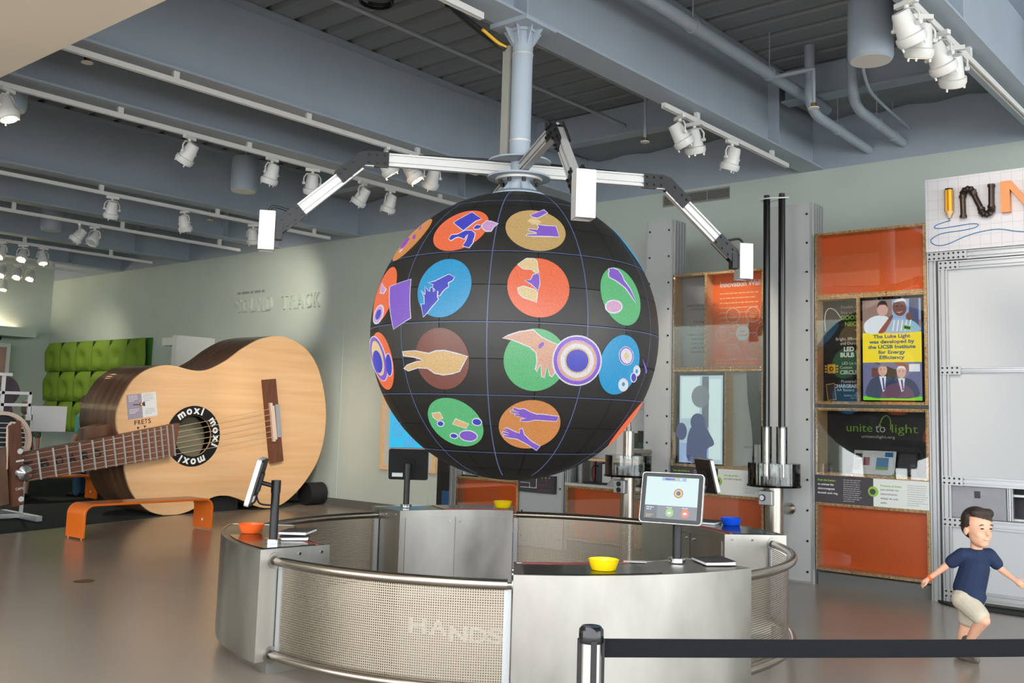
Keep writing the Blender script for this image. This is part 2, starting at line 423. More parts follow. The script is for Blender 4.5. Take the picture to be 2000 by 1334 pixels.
beam(BX['B'], 'blue-grey roof beam second left of the column, close behind the lit one', stiff=(10.2,))
beam(BX['D'], 'blue-grey roof beam third left of the column, ending above the left sensor box', stiff=(10.2,))
beam(BX['E'], 'blue-grey roof beam fourth left of the column, ending right of the left sensor box', stiff=(10.2,))
beam(BX['F'], 'blue-grey roof beam fifth left of the column, above the raised wall lettering', stiff=(10.2,))
beam(BX['G'], 'farthest blue-grey roof beam at the left, above the green wall panels', stiff=(10.2,))
beam(BX['H'], 'blue-grey roof beam in the top right corner above the innovation sign', stiff=(7.78,))
# low girders between the beams along the wall, soft panels closing the bay behind them
gd = thing('trim_3', None, None, (-10, 10.4, 5.25), kind='structure')
bxs = sorted(BX.values()) + [1.0]
for a, b in zip(bxs, bxs[1:]):
    MB().box((a + 0.16, 10.22, 5.25), (b - 0.16, 10.42, 5.27)).build('girder_flange', 'steel_paint', gd)
    MB().box((a + 0.16, 10.315, 5.27), (b - 0.16, 10.325, 5.65)).build('girder_web', 'steel_paint', gd)
    vs = []; fs = []; n = 14
    for j in range(5):
        for i in range(n + 1): vs.append((a + 0.16 + (b - a - 0.32) * i / n, 10.34 + 1.08 * j / 4, 5.30 + 0.02 * math.sin(i * 1.7 + j) + 0.05 * (j / 4) ** 2))
    for j in range(4):
        for i in range(n): k = j * (n + 1) + i; fs.append((k, k + n + 1, k + n + 2, k + 1))
    MB().add(vs, fs).build('soft_panel', 'deck', gd, smooth=True)
# ------------------------------------------------------------------ ceiling services
def pipe(label, pts, r, cat='pipe', name='ceiling_pipe', hangers=()):
    t = thing(name, label, cat, pts[0])
    MB().tube(pts, r, 14).build('run', 'steel_paint', t, smooth=True)
    for p in hangers:
        p = Vector(p)
        MB().cyl(p + Vector((0, -0.015, 0)), p + Vector((0, 0.015, 0)), r * 1.16, n=16).build('hanger_clamp', 'steel_paint', t, smooth=True)
        MB().cyl(p + Vector((0, 0, r)), (p.x, p.y, 5.66), 0.006, n=6).build('hanger_rod', 'steel_paint', t)
    return t
def bend(c, a, b, n=7):
    """quarter bend from a round corner c to b"""
    a, b, c = Vector(a), Vector(b), Vector(c)
    return [(1 - t) ** 2 * a + 2 * t * (1 - t) * c + t * t * b for t in [i / n for i in range(n + 1)]]
pipe('thick painted pipe running beside the column beam towards the right wall', [(-4.42, 2.0, 5.2), (-4.42, 10.6, 5.2)], 0.062, hangers=((-4.42, 7.6, 5.2), (-4.42, 9.15, 5.2)))
pipe('painted drain pipe that drops from the deck and bends to the wall, left one', [(-4.25, 9.75, 5.65)] + bend((-4.25, 9.75, 4.95), (-4.25, 9.75, 5.15), (-4.25, 10.0, 4.93)) + [(-4.25, 11.42, 4.90)], 0.055, hangers=((-4.25, 10.5, 4.92),))
pipe('painted drain pipe that drops from the deck and bends to the wall, right one', [(-3.85, 9.9, 5.65)] + bend((-3.85, 9.9, 4.98), (-3.85, 9.9, 5.25), (-3.85, 10.15, 4.96)) + [(-3.85, 11.42, 4.92)], 0.055, hangers=((-3.85, 10.6, 4.95), (-3.85, 11.1, 4.93)))
pipe('thin conduit under the deck left of the column', [(-6.9, 2.0, 5.35), (-6.9, 10.2, 5.35)], 0.022, name='ceiling_conduit', cat='conduit')
pipe('thin conduit under the deck just behind the column', [(-6.2, 2.0, 5.42), (-6.2, 10.2, 5.42)], 0.028, name='ceiling_conduit', cat='conduit')
pipe('thin bent conduit dropping behind the big drum speaker to the wall', crom([(-3.40, 9.0, 5.66), (-3.40, 9.0, 5.1), (-3.45, 9.25, 4.93), (-3.55, 9.8, 4.94), (-3.77, 11.42, 5.08)], 5, False), 0.016, name='ceiling_conduit', cat='conduit')
MB().tube([(-7.07 + 0.16 * math.cos(R(k * 12)), 6.12 + 0.16 * math.sin(R(k * 12)), 5.585 + 0.0007 * k) for k in range(75)], 0.013, 7).build('cable_coil', 'black', label='coil of black cable under the deck at the top centre', cat='cable', smooth=True)
def sprinkler(p, label, z1=5.3, side=None):
    t = thing('fire_sprinkler', label, 'sprinkler', p, group='ceiling sprinklers'); x, y, z = p
    MB().cyl((x, y, z + 0.05), (x, y, z1), 0.018, n=10).build('drop_pipe', 'steel_paint', t, smooth=True)
    if side is not None: MB().tube([(x, y, z1), (side, y, z1)], 0.022, 10).build('branch_pipe', 'steel_paint', t, smooth=True)
    MB().cyl((x, y, z + 0.012), (x, y, z + 0.055), 0.03, n=12).build('collar', 'brass', t, smooth=True)
    MB().cyl((x, y, z), (x, y, z + 0.01), 0.052, n=18).build('cover_plate', 'white_paint', t, smooth=True)
sprinkler((-3.95, 9.16, 4.75), 'sprinkler head with brass collar on an elbow below the thick pipe', 5.16, -4.42)
sprinkler((-5.97, 9.23, 4.75), 'sprinkler head hanging right of the column over the roof conduit', 5.42, -6.2)
sprinkler((-8.77, 4.14, 4.75), 'sprinkler head near the beige soffit at the top left', 5.66)
sprinkler((-7.3, 8.6, 4.70), 'sprinkler head behind the left sensor arm beside the column hub', 5.66)
sprinkler((-14.3, 9.0, 4.72), 'sprinkler head below the deck above the left wall lettering', 5.66)
def pendant(x, y, z, r, h, label):
    t = thing('pendant_speaker', label, 'speaker', (x, y, z), group='drum shaped pendant speakers')
    MB().lathe([(0.0, h), (r * 0.9, h), (r, h - 0.03), (r, 0.05), (r * 0.97, 0.02), (r * 0.9, 0.0)], (x, y, z), 32).build('drum', 'steel_paint', t, smooth=True)
    MB().lathe([(0, -0.002), (r * 0.9, -0.002), (r * 0.9, 0.004)], (x, y, z), 32).build('grille', 'white_paint', t)
    MB().cyl((x, y, z + h), (x, y, 5.66), 0.012, n=8).build('stem', 'steel_paint', t)
pendant(-2.98, 8.08, 4.7, 0.185, 0.55, 'large grey drum speaker hanging at the top right')
pendant(-11.9, 8.0, 4.70, 0.185, 0.5, 'grey drum speaker behind the second spotlight row, left of the sensor arm')
pendant(-17.6, 7.9, 4.70, 0.185, 0.5, 'grey drum speaker far back at the left under the roof')
pendant(-10.6, 4.2, 4.66, 0.185, 0.5, 'grey drum speaker cut by the left edge of the picture')
# wall vent
v = thing('wall_vent', 'long three-part air grille high on the wall above the right sensor arm', 'vent', (-6.58, YW, 4.54))
MB().box((-7.08, YW - 0.012, 4.535), (-6.07, YW, 4.70)).build('frame', 'vent', v)
for k in range(3):
    MB().box((-7.06 + k * 0.335, YW - 0.014, 4.555), (-6.745 + k * 0.335, YW - 0.011, 4.68)).build('backing', 'slot', v)
    for j in range(7):
        MB().box((-7.06 + k * 0.335, YW - 0.024, 4.558 + j * 0.018), (-6.745 + k * 0.335, YW - 0.014, 4.565 + j * 0.018)).build('slat', 'vent', v)
# raised wall lettering
s = thing('wall_lettering', 'raised wall-coloured SOUND TRACK letters lit from above the giant guitar', 'lettering', (-15.7, YW, 3.53))
for txt, x0, x1, z in (('SOUND', -17.03, -15.77, 3.545), ('TRACK', -15.52, -14.33, 3.545)):
    for k, ch in enumerate(txt):
        pw = (x1 - x0) / 5; text(ch, 0.275, 'wall', s, (x0 + pw * (k + 0.5), YW, z), align='CENTER', width=pw * 0.74, ext=0.0, solid=0.05, name='letter')
text_lines(s, 'grey_ink', (-17.0, YW, 3.965), 0.95, 1, 0.06, 0.05, seed=8, last=1.0)
# ------------------------------------------------------------------ track rails and spotlights
def rail(x, y0, y1, z, label, brackets):
    t = thing('lighting_track', label, 'track', (x, (y0 + y1) / 2, z), group='white lighting tracks')
    MB().prism([(-0.022, 0), (-0.006, 0), (-0.006, 0.02), (0.006, 0.02), (0.006, 0), (0.022, 0), (0.022, 0.05), (-0.022, 0.05)], (x, y0, z), PX, PZ, (0, y1 - y0, 0)).build('rail', 'white_metal', t)
    for y in brackets: MB().box((x - 0.012, y - 0.03, z + 0.045), (x + 0.026, y + 0.03, ZB)).build('bracket', 'white_metal', t)
rail(-8.28, 2.6, 8.95, 4.63, 'white lighting track under the large lit beam left of the column', (4.75, 6.3, 7.9))
rail(-9.77, 2.6, 10.6, 4.63, 'white lighting track with six spotlights under the second beam left of the column', (5.0, 6.6, 8.2, 9.8))
rail(-13.47, 4.0, 10.85, 4.61, 'white lighting track with three spotlights running to the left sensor box', (6.7, 8.6, 10.5))
rail(-15.85, 4.5, 10.65, 4.58, 'white lighting track ending left of the left sensor box', (6.5, 8.3, 10.2))
rail(-18.9, 6.0, 10.6, 4.58, 'white lighting track with lit spotlights over the far left', (8.0, 9.7))
rail(-21.7, 7.0, 10.6, 4.58, 'white lighting track second from the far end at the left', (8.2, 9.8))
rail(-24.2, 8.0, 10.6, 4.58, 'farthest white lighting track at the left edge', (9.8,))
rail(-4.95, 7.97, 10.72, 4.63, 'white lighting track under the column beam, right of the column', (8.6, 10.3))
rail(-4.95, 2.0, 5.35, 4.63, 'white lighting track under the column beam, ending at the column top', (4.9,))
rail(-2.28, 2.0, 11.0, 4.62, 'white lighting track with a cluster of spotlights at the top right', (6.2, 8.35, 10.4))
def spot_proto(tilt, lit):
    """spotlight hanging from a rail at the origin, tilted from straight down towards +x"""
    t = thing('spotlight', 'x', 'spotlight')
    MB().box((-0.02, -0.09, -0.035), (0.02, 0.09, 0.0)).build('adapter', 'white_metal', t)
    MB().cyl((0, 0, -0.035), (0, 0, -0.06), 0.018, n=10).build('stem', 'white_metal', t)
    pv = Vector((0, 0, -0.19)); rot = Matrix.Translation(pv) @ Matrix.Rotation(-tilt, 4, 'Y')
    MB().tube([(0, -0.105, -0.20), (0, -0.105, -0.12), (0, -0.07, -0.07), (0, 0, -0.06), (0, 0.07, -0.07), (0, 0.105, -0.12), (0, 0.105, -0.20)], 0.009, 8).build('yoke', 'white_metal', t, smooth=True)
    h = MB().lathe([(0, 0.115), (0.058, 0.115), (0.066, 0.10), (0.080, 0.0), (0.088, -0.06), (0.09, -0.10)], n=22).xform(rot).build('housing', 'white_metal', t, smooth=True)
    MB().lathe([(0.088, -0.055), (0.104, -0.062), (0.106, -0.10), (0.094, -0.128), (0.078, -0.132), (0.074, -0.11)], n=22).xform(rot).build('lens_ring', 'white_metal', t, smooth=True)
    MB().lathe([(0.078, -0.112), (0, -0.118)], n=22).xform(rot).build('lens', 'lamp_glow' if lit else 'pale_grey', t)
    for a in (30, 150, 270):
        q = Vector((0.088 * math.cos(R(a)), 0.088 * math.sin(R(a)), -0.125)); MB().cyl(rot @ q, rot @ (q + Vector((0, 0, -0.028))), 0.008, n=6).build('clip', 'white_metal', t)
    for sy in (-1, 1): MB().cyl((0, sy * 0.085, -0.19), (0, sy * 0.12, -0.19), 0.016, n=10).build('pivot_knob', 'white_metal', t)
    return t
PROTO = {}
def spotlight(x, y, z, rz, tilt, label, lit=False, watt=0, aim=None, cone=38, blend=0.8, col=(1, 0.88, 0.74)):
    key = (tilt, lit)
    if key not in PROTO:
        PROTO[key] = spot_proto(R(tilt), lit); o = PROTO[key]
    else: o = copy_tree(PROTO[key])
    o.location = (x, y, z); o.rotation_euler = (0, 0, R(rz)); o['label'] = label; o['category'] = 'spotlight'; o['group'] = 'white track spotlights'
    if watt:
        ld = bpy.data.lights.new('spot_beam', 'SPOT'); ld.energy = watt * 1.6; ld.spot_size = R(cone); ld.spot_blend = blend; ld.color = col; ld.shadow_soft_size = 0.06
        lo = bpy.data.objects.new('spot_beam', ld); COL.objects.link(lo)
        p = Vector((x, y, z - 0.36)); d = Vector(aim) - p
        lo.rotation_mode = 'QUATERNION'
        loc = Matrix.Rotation(-R(rz), 4, 'Z')
        lo.location = (0, 0, -0.36); lo.rotation_quaternion = (loc @ d.to_track_quat('-Z', 'Y').to_matrix().to_4x4()).to_quaternion(); lo.parent = o
    return o
Z3 = 4.63
A2 = 'white spotlight under the large lit beam, '
spotlight(-8.28, 7.43, Z3, 60, 35, A2 + 'hidden above the left sensor arm', True, 260, (-13.7, 9.6, 1.4), 44)
spotlight(-8.28, 7.82, Z3, 40, 35, A2 + 'left of two below the left sensor arm', True)
spotlight(-8.28, 8.17, Z3, 160, 35, A2 + 'right of two below the left sensor arm', True, 200, (-12.4, 11.4, 1.2), 46)
A3 = 'white spotlight on the six-lamp track, '
for i, (y, rz, t, lit) in enumerate(((3.86, 30, 20, True), (5.83, 200, 35, False), (6.94, 190, 20, False), (7.55, 150, 20, False), (8.37, 200, 35, False), (8.86, 190, 20, False))):
    spotlight(-9.77, y, Z3, rz, t, A3 + ('lit and cut by the left edge of the picture', 'alone between the left edge and the sensor arm', 'third from the left', 'right beside the bent sensor arm', 'fifth from the left, under the sensor arm', 'rightmost, closest to the sphere')[i], lit, 170 if i in (4, 5) else 0, ((-13.7, 8.3, 1.6), (-13.7, 10.4, 1.7))[i - 4] if i > 3 else None, 40)
A4 = 'white spotlight on the track that passes behind the left sensor box, '
for i, y in enumerate((6.88, 8.04, 9.28)):
    spotlight(-13.47, y, 4.61, (170, 100, 120)[i], 20, A4 + ('left', 'middle', 'right, touching the box')[i], False, 120 if i == 2 else 0, (-15.75, 11.43, 3.6), 62, 1.0)
for i, y in enumerate((7.57, 7.83)):
    spotlight(-15.85, y, 4.58, (240, 300)[i], 35, 'white spotlight turned sideways, ' + ('left of the close pair', 'right of the close pair') [i] + ' at the left')
for i, y in enumerate((7.61, 7.99, 8.36)):
    spotlight(-18.9, y, 4.58, (300, -40, 0)[i], 35 if i < 2 else 20, 'far left spotlight in the upper row of three, ' + ('cut by the edge', 'glowing in the middle', 'rightmost')[i], True, 160 if i == 1 else 0, (-16.5, 7.4, 1.0), 50)
for i, y in enumerate((8.77, 9.1, 9.38)):
    spotlight(-21.7, y, 4.58, -40, 35, 'far left spotlight in the lower row of three, ' + ('cut by the edge', 'middle', 'rightmost and brightest')[i], True, 70 if i == 2 else 0, (-22.6, 11.4, 2.0), 95, 1.0)
spotlight(-24.2, 9.85, 4.58, -30, 20, 'farthest spotlight at the left edge, just above the lit ledge', True)
A6 = 'white spotlight on the short track right of the column, '
for i, y in enumerate((8.28, 8.56, 9.36)):
    spotlight(-4.95, y, Z3, (60, 95, 170)[i], (35, 20, 20)[i], A6 + ('leftmost, tilted to the left', 'second, glowing faintly', 'right one hanging alone')[i], i == 1, 120 if i == 1 else 0, (-5.45, 9.96, 2.4), 50)
A7 = 'large white spotlight in the top right cluster, '
for i, y in enumerate((6.87, 7.17, 7.59, 7.93)):
    spotlight(-2.28, y, 4.62, (70, 130, 70, 110)[i], 35 if i != 1 else 20, A7 + ('uppermost', 'second and glowing orange', 'third', 'lowest and glowing')[i], i in (1, 3), (0, 110, 0, 45)[i], ((-3.7, 9.96, 2.0), None, (-2.4, 9.9, 3.7))[i - 1] if i in (1, 3) else None, 46)

# ------------------------------------------------------------------ column, hub, LED sphere
CX, CY_ = -4.955, 5.85
SR, SZ = 1.112, 2.247
c = thing('hanging_column', 'round grey steel column hanging from the roof beam above the sphere', 'column', (CX, CY_, 3.36))
MB().cyl((CX, CY_, 3.66), (CX, CY_, 4.68), 0.083, n=32).build('pipe', 'steel_paint', c, smooth=True)
MB().box((CX - 0.19, CY_ - 0.19, 4.705), (CX + 0.19, CY_ + 0.19, ZB)).build('top_plate', 'steel_paint', c)
MB().cyl((CX, CY_, 4.68), (CX, CY_, 4.706), 0.1, n=24).build('top_collar', 'steel_paint', c)
for k in range(8):
    a = R(45 * k + 22); d = Vector((math.cos(a), math.sin(a), 0)); e = Vector((-d.y, d.x, 0))
    MB().prism([(0.08, -0.14), (0.165, 0.0), (0.08, 0.0)], Vector((CX, CY_, 4.705)) - e * 0.004, d, PZ, e * 0.008).build('gusset', 'steel_paint', c)
for z in (4.50, 3.79): MB().lathe([(0.083, -0.008), (0.087, -0.008), (0.087, 0.008), (0.083, 0.008)], (CX, CY_, z), 32).build('strap', 'alu_bright', c, smooth=True)
MB().box((CX - 0.145, CY_ - 0.075, 3.63), (CX - 0.07, CY_ - 0.02, 4.58)).build('cable_cover', 'vent', c)
MB().tube(crom([(CX - 0.12, CY_ - 0.06, 4.56), (CX - 0.2, CY_ - 0.15, 4.63), (CX - 0.2, CY_ - 0.4, 4.68), (CX - 0.12, CY_ - 0.75, 4.70)], 5, False), 0.028, 8).build('cable', 'black', c, smooth=True)
MB().tube(crom([(CX - 0.11, CY_ - 0.07, 4.57), (CX - 0.16, CY_ - 0.14, 4.61), (CX - 0.17, CY_ - 0.3, 4.66)], 4, False), 0.014, 8).build('cable', 'cable_yellow', c, smooth=True)
MB().lathe([(0, 3.616), (0.25, 3.616), (0.25, 3.628), (0, 3.628)], (CX, CY_, 0), 40).build('upper_disc', 'steel_paint', c, smooth=True)
MB().cyl((CX, CY_, 3.5), (CX, CY_, 3.62), 0.072, n=28).build('hub', 'steel_paint', c, smooth=True)
MB().lathe([(0, 3.486), (0.25, 3.486), (0.25, 3.50), (0, 3.50)], (CX, CY_, 0), 40).build('lower_disc', 'steel_paint', c, smooth=True)
MB().lathe([(0.0, 3.468), (0.185, 3.468), (0.185, 3.486), (0, 3.486)], (CX, CY_, 0), 40).build('bolt_ring', 'alu_bright', c, smooth=True)
for k in range(8):
    a = R(45 * k + 10); MB().cyl((CX + 0.15 * math.cos(a), CY_ + 0.15 * math.sin(a), 3.44), (CX + 0.15 * math.cos(a), CY_ + 0.15 * math.sin(a), 3.47), 0.016, n=8).build('bolt', 'bolt', c)
MB().cyl((CX, CY_, 3.36), (CX, CY_, 3.47), 0.095, n=28).build('neck', 'steel_paint', c, smooth=True)
for k in range(6):
    a = R(60 * k + 20); d = Vector((math.cos(a), math.sin(a), 0)); e = Vector((-d.y, d.x, 0))
    MB().prism([(0.09, 0.0), (0.17, 0.0), (0.09, 0.085)], Vector((CX, CY_, 3.372)) - e * 0.004, d, PZ, e * 0.008).build('gusset', 'steel_paint', c)
MB().lathe([(0.23, 3.338), (0.23, 3.348), (0.19, 3.371), (0.0, 3.371)], (CX, CY_, 0), 36).build('crown_plate', 'steel_paint', c, smooth=True)
# sphere
sp = thing('led_sphere', 'huge black LED sphere showing coloured discs with thermal hands', 'sphere', (CX, CY_, SZ - SR))
SC0 = Vector((CX, CY_, SZ))
def sd(lon, lat): return Vector((math.cos(R(lat)) * math.cos(R(lon)), math.cos(R(lat)) * math.sin(R(lon)), math.sin(R(lat))))
prof = [((SR - 0.012) * math.cos(R(t)), (SR - 0.012) * math.sin(R(t))) for t in range(-90, 91, 5)]
MB().lathe(prof, SC0, 64).build('core', 'led_body', sp, smooth=True)
def led_tile(lo0, lo1, la0, la1, g=0.12, n=4):
    vs = []; fs = []; gl = g / max(0.15, math.cos(R((la0 + la1) / 2)))
    for j in range(n + 1):
        for i in range(n + 1): vs.append(SC0 + sd(lo0 + gl + (lo1 - lo0 - 2 * gl) * i / n, la0 + g + (la1 - la0 - 2 * g) * j / n) * SR)
    for j in range(n):
        for i in range(n):
            a = j * (n + 1) + i; fs.append((a, a + 1, a + n + 2, a + n + 1))
    return MB().add(vs, fs)
L0 = -59.3
grey = {(6, 5), (6, 6), (17, 5)}
for j in range(12):
    la = -78 + 13 * j
    for i in range(20):
        m = 'led_panel_grey' if (i, j) in ((2, 6), (2, 5), (18, 5), (17, 5)) else 'led_panel'
        led_tile(L0 + 18 * i, L0 + 18 * i + 18, la, la + 13).build('led_tile', m, sp, smooth=True)
for sgn in (-1, 1):
    MB().lathe([(SR * math.cos(R(sgn * t)), SR * math.sin(R(sgn * t))) for t in (78.2, 81, 84, 87, 90)][::sgn], SC0, 40).build('pole_cap', 'led_panel', sp, smooth=True)
def strip(pts, wd, rr, m):
    vs = []; fs = []
    for i, (lo, la) in enumerate(pts):
        p = sd(lo, la); q = sd(*pts[min(i + 1, len(pts) - 1)]) - sd(*pts[max(i - 1, 0)]); nn = p.cross(q).normalized()
        vs += [SC0 + (p + nn * wd).normalized() * rr, SC0 + (p - nn * wd).normalized() * rr]
    for i in range(len(pts) - 1): fs.append((2 * i, 2 * i + 2, 2 * i + 3, 2 * i + 1))
    return MB().add(vs, fs).build('grid_line', m, sp)
for k in range(10): strip([(L0 + 36 * k, la) for la in range(-72, 73, 3)], 0.0034, SR + 0.0015, 'led_gridline')
for la in (-52.8, -26.2, -0.3, 26.3, 57): strip([(lo, la) for lo in range(0, 361, 4)], 0.0026, SR + 0.0015, 'led_gridline')
def cap(lo, la, rad, col, lay):
    p = sd(lo, la); u = p.orthogonal().normalized(); v_ = p.cross(u); vs = [SC0 + p * (SR + lay)]; fs = []; n = 40; rings = 6
    for k in range(1, rings + 1):
        a = R(rad * k / rings)
        for i in range(n):
            t = 2 * math.pi * i / n; vs.append(SC0 + (p * math.cos(a) + (u * math.cos(t) + v_ * math.sin(t)) * math.sin(a)) * (SR + lay))
    for i in range(n): fs.append((0, 1 + i, 1 + (i + 1) % n))
    for k in range(rings - 1):
        for i in range(n):
            a, b = 1 + k * n + i, 1 + k * n + (i + 1) % n; fs.append((a, a + n, b + n, b))
    return MB().add(vs, fs).build('picture_disc', 'led_' + col, sp)
for lo, la, col in ((-77.3, 37.7, 'orange'), (-41.3, 37.7, 'tan'), (-113.3, 37, 'amber'), (30.7, 37, 'blue'), (-113.3, 12.2, 'orange'), (-77.0, 12.2, 'blue'), (-41.5, 12.6, 'orange'), (-6.0, 12.2, 'green'), (-113.3, -13.5, 'orange'), (-77.0, -13.4, 'brown'), (-42.0, -13.2, 'green'), (-5.8, -13.2, 'blue'), (-77.0, -38.6, 'green'), (-41.5, -38.6, 'amber'), (30.0, -37, 'orange'), (66, 12, 'tan'), (66, -13, 'orange'), (102, 12, 'green'), (102, -13, 'blue'), (138, 12, 'orange'), (138, -13, 'tan'), (174, 12, 'blue'), (174, -13, 'green'), (66, 37, 'orange'), (102, 37, 'tan'), (138, 37, 'blue'), (174, 37, 'orange')):
    cap(lo, la, 11.0, col, 0.003)
